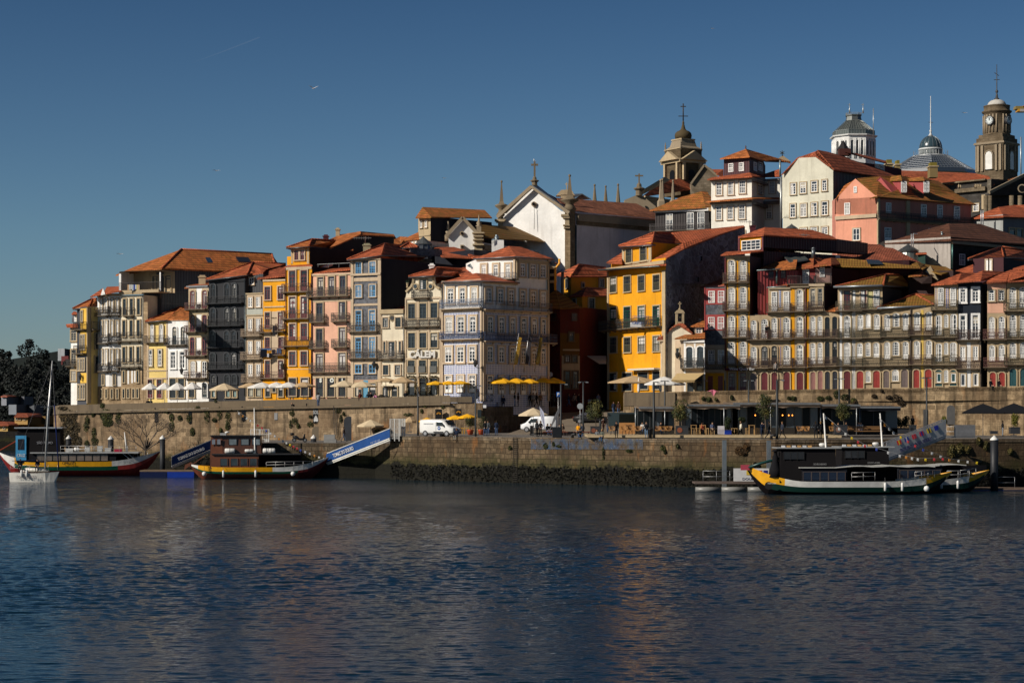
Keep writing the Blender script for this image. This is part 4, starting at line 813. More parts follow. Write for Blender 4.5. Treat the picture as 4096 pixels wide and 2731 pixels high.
b.roof([[(8,795,247.5),(325,780,245.5),(300,690,251),(290,688,251)]],T('tile',.3));g=MB();g.tube([Q(13,8,800,247.3),Q(13,320,786,245.4)],.12,M('paint',(.45,.16,.13)),6);g.build('gutter',b.root);b.end()
b=Building('row_house','slim five storey granite house with yellow stripes and white arched balcony doors',13,fr(13,322,642),400,[gra,M('corrugated',(.045,.010,.014))],zb=ZR,rot=26,depth=16);b.dof=-3
b.panel([(342,360,460,2180),(472,492,460,2180),(622,638,460,1850)],PL('yellow'),out=.03)
b.win([(458,722,[408],82,'wa'),(452,716,[557],82,'wa'),(805,1085,[408],82,'wa'),(800,1080,[557],82,'wa'),(1168,1440,[407],82,'wa'),(1162,1435,[557],82,'wa'),(1510,1785,[407],82,'wa'),(1505,1780,[557],82,'wa'),(1900,2180,[414,555],84,'shop')])
b.balc([(300,630,745,618),(298,632,1105,985),(298,628,1452,1325),(298,640,1805,1690)],rail=IR,style='orn');b.panel([(330,600,1842,1875)],M('cloth',(.10,.02,.03)),out=.8,name='awning');lettering('Wine Quay Bar',.5,P(*N(13,540,1868),dr_(13,540)-1.05),(1,0,0),(0,0,1),M('paint',(.7,.7,.7)),b.root)
b.roof([[(265,385,245),(650,350,243),(820,335,247),(800,318,250),(340,345,248)]],T());b.band([(322,642,400,425)],gral,out=.2);b.pipe(328,420,1840,mat=M('paint',(.13,.03,.035)),r=.09)
u2=Building('x','',13,[(515,248),(820,245),(1760,251.3)],150,[PL('yellow'),M('corrugated',(.045,.010,.014))],zb=P(3000,1003,250).z,rot=40,depth=8,into=b)
u2.win([(190,325,[662],245,'whp')]);u2.panel([(498,518,140,345),(798,820,130,345)],M('paint',(.14,.04,.045)),out=.12);u2.roof([[(490,152,247.6),(822,125,244.6),(832,28,249)],[(822,125,244.6),(1765,185,251.2),(1700,140,254),(1440,62,253.6),(832,28,249)],[(490,152,247.6),(832,28,249),(1440,62,253.6),(1200,90,263)]],T());u2.end()
u3=Building('x','',13,[(642,246.5),(820,245.3),(1760,251.6)],345,M('corrugated',(.045,.010,.014)),zb=9,rot=40,depth=8,into=b);u3.end()
b.end()
sk=MB();q=Q(13,1180,50,262);sk.lathe(q,[(.65,-.6),(.65,-.1),(.95,0),(.08,.6),(.03,.7)],M('roofmetal',(.14,.15,.15)),12,False);single('roof_lantern',sk,'small conical zinc roof lantern on the burgundy block','roof lantern')
ck=MB();a=Q(13,650,70,254);ck.box(a.x,a.x+.68,254,254.7,a.z-.5,a.z+.55,M('paint',(.09,.02,.025)));ck.box(a.x-.08,a.x+.76,253.9,254.8,a.z+.55,a.z+.65,M('paint',(.09,.02,.025)));single('chimney_stack',ck,'dark burgundy square chimney above the yellow glazed attic','chimney')
b=Building('town_house','maroon corrugated house set back above the arcaded row with two small dark sash windows',13,[(745,242),(1245,243.2)],575,M('corrugated',(.38,.07,.07)),zb=ZR,rot=26,depth=7);b.dof=-7.2
b.win([(590,698,[912],72,'dkr'),(578,688,[1070],72,'dkr',GL[2])]);b.roof([[(732,582,250.5),(980,568,249.5),(1000,460,254),(880,500,254)],[(980,568,249.5),(1235,552,248.5),(1252,445,253),(1000,470,254)],[(1000,460,254),(1150,475,256),(1252,445,253),(1000,545,252)]],T('tileo',.2))
b.pipe(985,570,760,r=.14,mat=M('metal',(.12,.17,.17)));g=MB();g.tube([Q(13,732,586,241.6),Q(13,1245,555,242.6)],.1,M('metal',(.13,.17,.18)),6);g.build('gutter',b.root)
b.roof([[(1010,330,256),(1290,350,258),(1395,440,253),(1160,478,252)]],M('roofmetal',(.13,.15,.15)),name='glass_roof');b.panel([(1010,1160,340,500)],PL((.3,.05,.05)),out=-5)if 0 else None;b.end()
mw=MB();a=[Q(13,*p)for p in((1012,335,248),(1160,478,246),(1160,600,246),(1012,600,248))];mw.slab(a,.2,M('corrugated',(.24,.045,.045)),(0,1,0));single('gable_wall',mw,'maroon triangular gable wall below the grey glass lean-to roof','wall')
b=Building('town_house','set back roof-terrace storey with white balcony door and wooden end wall',13,[(1245,244.2),(1485,243.6),(1695,243.4)],560,[PL('maroon'),PL((.36,.22,.19)),M('plaster',(.035,.008,.010))],zb=ZR,rot=50,depth=18);b.dof=-3
b.win([(570,765,[1363],84,'wr0')]);b.win([(548,668,[1572],66,'sasw')],f=1);b.balc([(1150,1485,765,655)],rail=M('iron',(.05,.04,.04)),out=2.0);b.balc([(1485,1680,745,632)],f=1,rail=M('iron',(.06,.05,.05)),out=1.6)
b.roof([[(1215,568,247),(1460,540,246),(1465,422,251),(1420,425,252)],[(1460,528,245.8),(1690,505,245),(1685,425,251),(1600,440,251)],[(1465,422,251),(1640,432,254),(1600,500,250),(1460,540,248)],[(1690,505,245),(2110,490,262),(2400,495,270),(2300,445,272),(1685,422,250)]],T('tile',.35));
b.end()
vs_=MB();vs_.tube([Q(13,1460,430,248),Q(13,1460,300,248)],.26,M('metal',(.12,.14,.15)),12);vs_.lathe(Q(13,1460,305,248),[(.33,0),(.03,.2)],M('metal',(.3,.33,.35)),12);single('vent_pipe',vs_,'fat grey metal flue with conical cap on the roof terrace storey','pipe')
ac=MB()
for x in(1630,1712):a=Q(13,x,440,252);ac.box(a.x,a.x+.85,251.5,252.,a.z,a.z+.45,M('paint',(.6,.58,.55)))
single('air_conditioner',ac,'pair of pale air conditioner boxes on the mossy roof behind the terrace','air conditioner')
SLABS=[(1120,1008),(1465,1350),(1830,1715)]
def arc(label,v,x0,x1,ytop,wins,balcs,strips=(),strip_mat=None,wall=None,side=None,depth=9,**kw):
 wl=[wall or PL((.45,.345,.215))]+([side]if side else[])
 b=Building('row_house',label,v,fr(v,x0,x1),ytop,wl,zb=ZR,rot=26,depth=depth)
 if strips:b.panel([(p,q,r_,s_)for p,q,r_,s_ in strips],strip_mat)
 b.win(wins);
 for it,rm in balcs:b.balc([it],rail=rm,style='orn')
 return b
b=arc('low three storey granite house with terracotta lean-to roof beside the yellow striped house',13,642,880,1160,[(1225,1465,[692],78,'wa'),(1215,1460,[832],80,'wa'),(1565,1815,[693],78,'wa'),(1560,1810,[832],80,'bka'),(1905,2170,[692],80,'drg'),(1900,2165,[830],80,'drb')],[((605,880,1482,1365),IR),((605,880,1845,1720),IR)])
b.roof([[(560,1158,244),(850,1140,242.5),(860,1060,247),(735,1058,248)]],T('tileo'));g=MB();g.tube([Q(13,565,1160,243.8),Q(13,815,1145,242.5)],.13,M('metal',(.14,.18,.2)),6);g.build('gutter',b.root);b.end()
b=arc('granite house with white grid doors and azulejo strip under the orange eaves',13,880,1165,805,[(858,1108,[957],74,'wr0'),(850,1105,[1112],76,'wr0'),(1200,1455,[958],76,'wa'),(1190,1450,[1115],84,'wa'),(1555,1805,[958],78,'bka'),(1545,1800,[1115],84,'wa'),(1898,2165,[958],78,'drb'),(1890,2160,[1115],84,'drb')],[((860,1170,1125,1010),IR),((880,1180,1478,1355),IR),((880,1200,1838,1715),IR)],[(1014,1042,840,1065)],M('azulejo',(.5,.52,.6)))
b.panel([(1014,1042,1195,1460),(1014,1042,1560,1810)],M('azulejo',(.55,.33,.12)));b.roof([[(825,805,242.6),(1120,785,241.5),(1150,735,244),(900,760,245)]],T('tile',.2));b.band([(885,1165,808,830)],grad,out=.2);g=MB();g.tube([Q(13,825,808,242.5),Q(13,1110,790,241.4)],.12,M('metal',(.14,.2,.22)),6);g.build('gutter',b.root);b.end()
b=arc('narrow one-bay house with broad yellow stripes and fanlight balcony doors',13,1165,1402,790,[(835,1102,[1285],82,'fana'),(1180,1440,[1285],82,'fana'),(1535,1800,[1285],82,'fana'),(1890,2145,[1287],84,'drb')],[((1165,1395,1118,1005),IR),((1165,1395,1462,1345),IR),((1190,1395,1835,1712),IR)],[(1170,1218,820,2150),(1363,1400,820,2150)],PL('yellow'))
b.band([(1165,1402,790,808)],grad,out=.3);b.pipe(1360,800,2150,mat=M('paint',(.15,.05,.04)),r=.08);b.end()
b=arc('granite house with pairs of small arched windows and pale pink ground floor doors',13,1402,1605,775,[(822,1050,[1455],60,'nar'),(815,1045,[1547],60,'nar'),(1178,1430,[1455],60,'wa'),(1170,1425,[1545],62,'wa'),(1520,1790,[1455],62,'wa'),(1515,1785,[1546],62,'wa'),(1885,2130,[1455],64,'drw'),(1880,2128,[1548],66,'drw')],[((1395,1590,1108,985),IR),((1398,1590,1458,1345),IR),((1395,1610,1825,1705),IR)],side=M('plaster',(.035,.008,.010)))
b.band([(1402,1605,760,790)],gral,out=.25);b.end()
b=arc('low granite house with black arched doors on every floor',13,1605,1775,1105,[(1185,1435,[1640],66,'bka'),(1180,1430,[1735],66,'bka'),(1505,1785,[1640],66,'bka'),(1500,1780,[1735],66,'bka'),(1880,2125,[1642],68,'drk'),(1878,2122,[1737],68,'drk')],[((1590,1775,1458,1345),IR),((1610,1770,1820,1700),IR)])
b.roof([[(1570,1105,239.8),(1780,1095,238.6),(1790,985,243),(1700,1030,243)]],T('tileo',.2));b.end()
def y16(y):return y+350/.3328
b=arc('granite house with white stripes and mossy roof, fanlight doors at its left',13,1775,2350,800,[(848,1095,[1895],84,'bur'),(842,1090,[2105],76,'bur'),(1172,1450,[1895],88,'fana'),(1512,1795,[1895],88,'fana'),(1880,2120,[1895],90,'drb')],[((1750,2090,1108,985),IG),((1755,2090,1462,1340),IG),((1760,2090,1815,1700),IG)],[(1800,1830,840,2120),(1968,2000,840,2120)],PL('white'),side=PL('charcoal'))
b.win([(785,990,[152],44,'wr0'),(780,985,[318],66,'wr0'),(1078,1265,[125],68,'wa'),(1072,1240,[218],64,'blind'),(1070,1258,[322],66,'wa'),(1418,1595,[116],70,'wa'),(1416,1580,[216],62,'ger'),(1412,1590,[316],70,'wa'),(1750,1960,[120],76,'dr'),(1750,1890,[218],58,'ger'),(1745,1955,[318],78,'dr')],v=14)
b.balc([((0),380,1018,905),(0,370,1358,1230),(0,360,1698,1580)],v=14,rail=IG,style='orn');b.panel([(190,270,800,1010)],PL((.55,.5,.25)),v=14);b.panel([(28,60,1050,2100)],PL('white'),v=14)
b.hip((1740,795),(2360,775),(2400-10,640),(2750-150,645),(2830-120,790),T('tile',.9),da=4,dr=9);g=MB();g.tube([Q(13,1720,797,238.4),Q(13,2350,780,236)],.14,M('metal',(.3,.33,.36)),6);g.build('gutter',b.root);b.end()
b=arc('low granite house with three close bays and mossy orange roof',14,372,728,1010,[(1072,1272,[447],66,'wa'),(1062,1225,[552],76,'ger'),(1060,1265,[668],66,'wa'),(1408,1612,[447],68,'wa'),(1405,1570,[551],78,'ger'),(1400,1608,[668],66,'wa'),(1745,1955,[436],74,'drg'),(1742,1875,[545],80,'ger'),(1738,1950,[655],76,'drg')],[((365,715,1345,1225),IG),((360,700,1690,1570),IG)])
b.hip((325,995),(1010,960),(785,835),(1010,850),(1020,900),T('tileo',.95),da=5,dr=6);g=MB();g.tube([Q(14,325,1000,236.8),Q(14,910,975,235.6)],.14,M('metal',(.3,.33,.36)),6);g.build('gutter',b.root);b.end()
b=arc('granite house with pale yellow stripe and oxblood balcony doors',14,728,1015,985,[(1048,1265,[804],70,'wa'),(1040,1260,[948],72,'wa'),(1396,1610,[803],72,'wa'),(1390,1605,[947],74,'wa'),(1738,1955,[797],72,'dr'),(1735,1950,[940],78,'dr')],[((700,1000,1325,1200),IR),((700,990,1680,1560),IR)],[(853,884,1020,2050)],PL((.72,.5,.12)));b.pipe(730,1010,2000,mat=M('iron',(.08,.06,.05)),r=.08);b.end()
b=arc('tall granite house with patterned tile strip and teal ground floor doors',14,1015,1300,715,[(762,975,[1090],74,'wr0'),(755,970,[1240],74,'wr0'),(1078,1320,[1067],74,'wha'),(1072,1235,[1156],50,'ger'),(1070,1315,[1243],80,'wha'),(1418,1640,[1067],74,'wha'),(1415,1560,[1155],50,'ger'),(1412,1638,[1240],78,'wha'),(1740,1935,[1065],76,'tea'),(1740,1890,[1155],50,'ger'),(1738,1930,[1240],82,'tea')],[((975,1290,1020,905),IG),((975,1290,1352,1235),IG),((975,1285,1682,1560),IG)],[(1028,1040,755,1000),(1150,1185,755,1000)],M('azulejo',(.6,.5,.45)))
b.roof([[(975,715,236.4),(1290,695,235.2),(1340,575,240),(1290,600,240)],[(1340,575,240),(1500,580,243),(1450,660,238),(1290,695,235.2)]],T('tile'));b.end()
for x in(1070,1243):b.win([(1785,1890,[x],60,'drt')],v=14)
b=arc('navy blue house with white surrounded windows and white ground storeys',14,1300,1572,692,[(768,930,[1358],62,'whc'),(760,922,[1508],70,'whc'),(1085,1362,[1358],62,'whc'),(1078,1358,[1508],70,'whc'),(1460,1630,[1355],60,'sandk'),(1455,1625,[1508],62,'sandk'),(1790,1935,[1358],56,'drt'),(1788,1932,[1512],58,'drt')],[((1268,1560,1385,1262),IR),((1268,1565,1728,1595),IR)],[(1310,1400,745,950),(1455,1560,738,945),(1312,1400,1065,1365),(1458,1560,1060,1362)],PL('white'),wall=PL((.018,.024,.035)),side=PL((.018,.024,.035)))
b.panel([(1302,1572,1395,1965)],gral);b.panel([(1405,1450,1410,1965)],PL('white'),out=.06);b.roof([[(1250,692,235.4),(1575,660,233.9),(1595,545,238),(1560,560,239)],[(1575,660,233.9),(1700,640,238),(1850,560,242),(1595,545,238)]],T('tile'));b.end()
b=arc('pale pink house with granite lower floors and two arched bays',14,1650,1880,690,[(785,915,[1700],74,'c4n'),(778,910,[1820],76,'c4n'),(1100,1362,[1702],76,'wa'),(1095,1358,[1822],76,'wa'),(1440,1632,[1705],74,'wa'),(1435,1628,[1822],76,'wa'),(1770,1940,[1715],72,'dr'),(1768,1938,[1825],74,'dr')],[((1600,1880,1378,1255),M('iron',(.16,.07,.06))),((1605,1885,1712,1595),M('iron',(.16,.07,.06)))])
b.panel([(1652,1875,700,1058)],PL('pink'),out=.02);b.win([(780,912,[1700,1820],70,'c4n')]);b.roof([[(1595,692,235),(1880,672,233.6),(1928,540,238),(1800,590,239)]],T('tile'));b.end()
b=arc('beige granite house with iron balconies at the right edge of the photo',14,1885,2330,695,[(755,1000,[1955],82,'wa'),(750,995,[2075],82,'wa'),(745,992,[2200],82,'wa'),(1085,1340,[1957],82,'wa'),(1080,1335,[2080],82,'wa'),(1075,1330,[2205],82,'wa'),(1420,1605,[1957],82,'wa'),(1415,1600,[2080],82,'wa'),(1725,1935,[1957],84,'tea'),(1722,1932,[2085],84,'tea'),(1722,1932,[2210],84,'tea')],[((1845,2330,1035,900),IG),((1850,2330,1370,1245),IG),((1850,2330,1678,1555),IG)])
b.roof([[(1835,682,234),(2340,650,231.5),(2300,560,240),(1928,538,238)],[(1835,682,234),(2091,600,233),(2110,560,236),(1928,538,238)]],T('tile'));b.end()
b=Building('town_house','dark plum attic house with hipped roof rising behind the navy house',14,[(1480,246),(1845,244),(2200,255)],405,[PL((.075,.03,.035)),PL('navy')],zb=14,rot=30,depth=8)
b.win([(425,545,[1650,1690],32,'c4')]);b.hip((1420,410),(1848,385),(1820,265),(2100,310),(2240,400),T('tile'),da=3,dr=8);b.end()
b=Building('town_house','low block under broad red tiled roof left of the plum attic house',14,[(1090,249),(1480,247)],610,PL('maroon'),zb=13,rot=26,depth=8)
b.roof([[(1060,625,247),(1500,590,245),(1490,470,251),(1440,490,252)],[(1950,545,240),(2150,520,240),(2140,470,246),(1960,520,244)]],T('tile'));b.end()
b=Building('town_house','old house with mossy yellow-green roof and timber dormer above the granite row',14,[(700,246),(1240,244)],560,PL((.05,.03,.03)),zb=13,rot=30,depth=9)
b.roof([[(740,490,247),(1100,590,243),(1240,548,245),(1150,500,250),(960,480,250),(800,450,250)]],T('tile',.9));
b.mb.mesh([Q(14,735,622,243.5),Q(14,860,625,243),Q(14,985,700,242.5),Q(14,860,705,242),Q(14,985,590,243),Q(14,860,600,243)],[(0,1,3),(3,2,4,5)],M('wood',(.05,.03,.025)))
b.roof([[(700,612,243.5),(850,600,242.6),(875,535,245),(810,550,246)],[(850,600,242.6),(1000,600,243),(960,565,246),(875,535,245)]],T('tile',.6),name='dormer_roof');b.win([(615,665,[830],26,'c4')],f=0)
cn=MB();cn.mesh([Q(14,965,488,246),Q(14,905,560,244),Q(14,1060,668,242),Q(14,1080,640,246)],[(0,1,2),(0,2,3)],gra);cn.build('stone_gable',b.root);b.end()
b=Building('warehouse','broad red pantile roofed shed between the burgundy block and the plaster warehouse',14,[(-80,253),(720,249)],470,PL('maroon'),zb=13,rot=20,depth=10);b.dof=-9
b.roof([[(-150,480,262),(900,480,256),(560,300,268),(440,240,274),(-160,205,276)]],M('tile',(.30,.085,.045),.05));b.roof([[(-180,490,255),(845,510,251),(740,470,254),(0,405,257),(-180,405,258)],[(845,510,251),(900,470,256),(805,445,254),(740,470,253)]],T('tile',.95),name='mossy_roof');b.panel([(-180,840,490,660)],PL((.03,.008,.010)),out=5)
b.roof([[(215,460,253),(400,466,253),(350,420,255),(195,412,255)]],M('gloss',(.03,.04,.05)),t=.1,name='solar_panel');b.end()
rt=thing('round_tower','squat round zinc-clad turret with shallow conical cap among the roofs','turret',Q(14,700,470,258))
mb=MB();c=Q(14,700,430,258);mb.lathe(c,[(1.5,-1.6),(1.45,0),(1.2,1.1)],M('roofmetal',(.22,.24,.22)),16,False);mb.build('drum',rt);mb=MB();mb.lathe(c,[(1.35,1.1),(1.4,1.35),(1.35,1.38),(.05,2.2)],M('roofmetal',(.10,.11,.11)),16,False);mb.build('cap',rt)
gd=MB();gd.mesh([Q(14,815,350,256),Q(14,905,345,255),Q(14,905,480,255),Q(14,815,450,256),Q(14,1085,475,257)],[(0,1,2,3),(1,4,2)],M('paint',(.02,.05,.04)));gd.slab([Q(14,790,345,255.6),Q(14,925,340,254.6),Q(14,915,328,257),Q(14,800,332,258)],.12,T('tile'));single('dormer',gd,'dark green boarded dormer beside the round zinc turret','dormer')
def wedge(mb,pts,dv,mat):
 mb.slab(pts,Vector(dv).length,mat,Vector(dv).normalized())
b=Building('chapel','white gabled chapel with small oval window and mossy side roof left of the great church',8,[(-480,286),(-160,282),(680,300)],1120,[PL((.86,.85,.82)),PL((.5,.52,.58))],zb=12,rot=0,depth=6,top=False)  # white side wall toned bluish grey to paint in its shade
gb=MB();A=lambda x,y,d=282:Q(6,x,y,d)
pts=[A(580,420),(A(580,150)),A(600,110),A(748,-75),A(905,105),A(912,420)]
gb.slab(pts,.8,PL((.86,.85,.82)),(0,1,0));gb.build('gable_wall',b.root)
mb=MB();mb.bar(A(548,135,281.6),A(748,-88,281.6),.35,grad,.45);mb.bar(A(748,-88,281.6),A(918,95,281.6),.35,grad,.45);mb.box(A(890,0).x,A(985,0).x,281,283.5,A(0,330).z,A(0,110).z,gra);
for y0,y1,w in((110,95,.3),(150,135,.15),(250,235,.25),(190,178,.2)):mb.box(A(890,0).x-w,A(985,0).x+w,280.6,284,A(0,y0).z,A(0,y1).z,gra)
mb.box(A(915,0).x,A(970,0).x,281.5,283,A(0,95).z,A(0,20).z,grad);mb.lathe(A(943,20,282.3),[(.5,0),(.5,.12),(.22,.25),(.4,.5),(.16,.8),(.05,1.7)],grad,8);mb.build('pilaster',b.root)
mb=MB();mb.tube([A(740,100,281.9),A(740,100,281.7)],.32,gra,14);mb.tube([A(740,100,281.72),A(740,100,281.6)],.19,M('gloss',C['dark']),14);mb.box(A(722,0).x,A(762,0).x,281.4,282,A(0,278).z,A(0,240).z,gra);mb.box(A(730,0).x,A(755,0).x,281.3,281.5,A(0,272).z,A(0,252).z,M('gloss',C['dark']));mb.build('window',b.root)
b.roof([[(960,140,282.5),(1200,165,286),(1500,175,292),(1895,210,301),(1600,38,306),(960,-5,288)]],T('tile',.95),v=6);b.band([(-60,680,1130,1190)],grad,f=1,out=.4)
mb=MB();mb.slab([Q(6,1680,345,298),Q(6,1780,355,300),Q(6,1780,420,300),Q(6,1680,420,298)],.1,gra,(0,1,0));mb.build('arched_window',b.root);b.end()
ob=MB();c=Q(6,575,120,284);ob.lathe(c,[(.5,-.9),(.5,0),(.25,.2),(.42,.5),(.18,.7),(.2,1.0),(.08,2.0)],grad,8);single('stone_pinnacle',ob,'dark pinnacle on the left shoulder of the white chapel','pinnacle')
CH=b=Building('church','large white church with broad gable, stone pilasters and long tiled nave in shade',8,[(185,300),(925,296),(1050,297),(2010,308)],762,[PL((.88,.87,.84)),gr,PL((.60,.56,.58))],zb=12,rot=20,depth=2,top=False)  # nave side: white wall toned lavender grey as painted shade
G=lambda x,y,d=298:Q(8,x,y,d)
gb=MB();gb.slab([G(185,905,300.0),G(185,800,300),G(540,450,298.2),G(925,765,296),G(925,1500,296),G(185,1500,300)],1.0,PL((.88,.87,.84)),(0,1,0));gb.build('gable_wall',b.root)
mb=MB();mb.bar(G(118,805,299.4),G(530,437,297.4),.5,grad,.5);mb.bar(G(530,437,297.4),G(978,755,295.2),.5,grad,.5);mb.build('gable_cornice',b.root)
b.roof([[(528,415,297),(600,425,300),(1000,735,298),(985,745,295)]],M('roofmetal',(.16,.18,.19)),name='metal_flashing')
b.roof([[(985,750,296),(1050,757,297),(2010,832,307.8),(2010,760,311),(1780,640,316),(820,572,306)]],M('tile',(.26,.10,.055),.1))
b.roof([[(820,572,306),(1780,640,316),(1700,700,326),(600,600,315)],[(540,425,299),(820,572,306),(600,600,315),(150,790,303)]],M('tile',(.26,.10,.055),.1),name='roof_back')
mb=MB();x0,x1=G(925,0,295.6).x,G(988,0,295.6).x
mb.obox(G(925,1560,295.6),(x1-x0,.0,0),(0,.9,0),(0,0,G(0,900).z-G(0,1560).z),gr);p=G(988,1560,295.6);q2=G(1060,1560,297.2);mb.obox(p,(q2.x-p.x,q2.y-p.y,0),(-.3,1,0),(0,0,G(0,760).z-G(0,1560).z),grd)
for y0,y1,w in((790,768,.65),(815,790,.35),(905,890,.3),(935,925,.2)):mb.obox(G(925,y0,295.4)+Vector((-w*.9,-w*.4,0)),(x1-x0+w*.6,0,0),(0,1.8,0),(0,0,G(0,y1).z-G(0,y0).z),gra)
mb.obox(G(930,905,295.5),(x1-x0-.2,0,0),(0,1,0),(0,0,G(0,800).z-G(0,905).z),gra);mb.box(G(125,0,300).x,G(185,0,300).x,299,301,G(0,960).z,G(0,820).z,gra)
for y0,y1,w in((835,820,.5),(850,835,.3)):mb.box(G(125,0,300).x-w,G(185,0,300).x+w*.8,298.6,301,G(0,y0).z,G(0,y1).z,gra)
mb.build('pilaster',b.root)
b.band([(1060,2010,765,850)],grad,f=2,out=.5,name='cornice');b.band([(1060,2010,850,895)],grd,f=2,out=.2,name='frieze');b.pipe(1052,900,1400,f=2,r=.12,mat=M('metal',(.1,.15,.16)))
mb=MB();mb.tube([G(553,647,298.1),G(553,647,297.6)],.40,gral,18);mb.tube([G(551,645,297.65),G(551,645,297.5)],.24,M('gloss',C['dark']),18);mb.tube([G(557,690,297.6),G(560,760,297.5),G(558,945,297.4)],.04,M('iron',(.12,.12,.12)),5);mb.build('oval_window',b.root)
grp=M('plaster',(.20,.155,.10),.5)
def pinn(px,ytop,ybase,d,v=8,wide=1.0,parent=None):
 c=Q(v,px,ybase,d);h=(ybase-ytop)*VW[v][2]/F*d;mb=MB();w=h*.15*wide
 mb.lathe(c,[(w*.65,-.02*h),(w*.65,.08*h),(w*.9,.12*h),(w*.55,.2*h),(w*.5,.26*h),(w*1.1,.33*h),(w*1.15,.36*h),(w*.75,.39*h)],grp,12)
 mb.lathe(c,[(w*.72,.38*h),(w*.45,.46*h),(w*.13,.93*h)],grp,4,False,rz=.78);mb.lathe(c,[(w*.02,.91*h),(w*.17,.95*h),(w*.16,.98*h),(w*.03,1.0*h)],grp,8);return mb
pinn(168,362,830,300.5).build('pinnacle',b.root);pinn(982,290,765,297,wide=1.35).build('pinnacle',b.root)
def cross(px,ytop,ybot,yarm,half,d,v=8,base=0):
 c=Q(v,px,ybot,d);k=VW[v][2]/F*d;h=(ybot-ytop)*k;t=h*.055;mb=MB();mb.box(c.x-t,c.x+t,d-t,d+t,c.z,c.z+h,grp)
 za=c.z+(ybot-yarm)*k;mb.box(c.x-half*k,c.x+half*k,d-t*.8,d+t*.8,za-t,za+t,grp)
 if base:mb.lathe(c,[(base*.7,-1.9*base),(base*.65,-.9*base),(base*1.05,-.6*base),(base*1.05,-.4*base),(base*.5,-.2*base),(base*.45,.3*base),(base*.2,.6*base)],grp,8,False)
 return mb
cross(563,140,345,178,42,299,base=.62).build('cross',b.root)
bg=MB();c=G(940,560,312);bg.box(c.x-.9,c.x+1.1,311,313,c.z-1,c.z+.2,gra);bg.slab([G(820,545,311),G(880,478,311),G(1000,470,311),G(1045,545,311)],2,gra,(0,1,0));bg.mesh(cross(946,388,475,410,20,312).v,[tuple(j+i*8 for j in f)for i in range(2)for f in((0,2,3,1),(4,5,7,6),(0,1,5,4),(2,6,7,3),(0,4,6,2),(1,3,7,5))],gra);bg.build('bell_gable',b.root)
pk=MB();pk.mesh([G(1020,600,325),G(1130,525,325),G(1235,590,325)],[(0,1,2)],PL('pink'));pk.slab([G(900,575,324),G(1030,570,324),G(1130,522,324),G(1010,525,332)],.15,M('roofmetal',(.15,.16,.17)));pk.slab([G(1130,520,323.5),G(1240,590,323.5),G(1230,580,330),G(1120,520,330)],.15,M('roofmetal',(.15,.16,.17)));single('roof_gable',pk,'little pink gable with metal roof behind the church nave ridge','gable')
b.end()
for i,(x,y)in enumerate(((1280,408),(1412,424),(1560,402))):
 c=G(x,640,335);h=(640-y)*.3348/F*335;mb=MB();mb.lathe(c,[(h*.11,-2),(h*.11,.1*h),(h*.035,.88*h),(h*.05,.9*h)],grp,6,False);mb.lathe(c,[(h*.03,.88*h),(h*.055,.92*h),(h*.055,.96*h),(h*.02,h)],grp,8)
 single('stone_obelisk',mb,['slim stone obelisk, leftmost of three behind the church nave','slim stone obelisk, middle of three behind the church nave','slim stone obelisk, rightmost of three behind the church nave'][i],'obelisk','obelisks behind the nave')
b=Building('church','brown granite church with domed bell tower, curved gable and tiled nave on the hill',9,[(60,345),(540,358),(800,352)],890,[gra,gr],zb=25,rot=20,depth=14,top=False)
K=lambda x,y,d=345:Q(9,x,y,d)
b.roof([[(45,895,346),(490,830,356),(548,700,366),(300,735,366),(250,745,352)],[(690,645,360),(800,645,360),(800,720,352),(740,690,352)]],T());b.roof([[(40,840,345),(250,715,352),(300,740,353),(50,870,346)]],gra,name='parapet')
mb=MB();mb.slab([K(500,890,354),K(500,770,354),K(620,605,354),K(690,640,354),K(740,700,354),K(740,900,354)],3,M('stone',(.26,.21,.15)),(0,1,0));mb.bar(K(495,780,353.8),K(620,605,353.8),.35,grad);mb.bar(K(620,605,353.8),K(745,710,353.8),.35,grad);mb.build('gable_wall',b.root)
mb=MB();mb.slab([K(-120,930,338),K(0,880,338),K(60,900,338),K(170,990,338),K(170,1020,338),K(-120,1020,338)],2.5,grad,(0,1,0));mb.build('curved_gable',b.root)
m2=cross(15,685,800,705,38,338,9,base=.9);m2.build('cross',b.root)
b.band([(60,540,890,905),(60,540,915,925)],gra,out=.3)
for x,y in((216,735),(232,728),(330,740)):
 c=K(x,945,335 if x!=330 else 338);h=(945-y)*.4304/F*335;mb=MB();mb.lathe(c,[(h*.16,-1.5),(h*.16,0),(h*.09,.1*h),(h*.035,.9*h)],grad,6,False);mb.lathe(c,[(h*.03,.88*h),(h*.05,.92*h),(h*.05,.97*h),(.01,h)],grad,8);mb.build('obelisk',b.root)
tw=K(425,720,362);k=.4304/F*362;mb=MB();w0=160*k*1.02;ang=R(32)
def sq(mb,z0,z1,r0,r1,mat,rz=ang,cx=0):mb.lathe((tw.x+cx,tw.y,0),[(r0*1.414,z0),(r1*1.414,z1)],mat,4,False,rz=rz+R(45))
zk=lambda y:K(0,y,362).z
sq(mb,zk(900),zk(600),125*k,125*k,M('stone',(.14,.105,.065)));sq(mb,zk(600),zk(580),150*k,150*k,gra);sq(mb,zk(580),zk(565),138*k,138*k,gra);sq(mb,zk(565),zk(470),122*k,122*k,M('stone',(.14,.105,.065)));sq(mb,zk(470),zk(462),128*k,128*k,gra)
sq(mb,zk(462),zk(440),118*k,95*k,grad);sq(mb,zk(440),zk(378),90*k,74*k,grad);sq(mb,zk(380),zk(368),80*k,80*k,gra);mb.build('tower',b.root)
mb=MB();
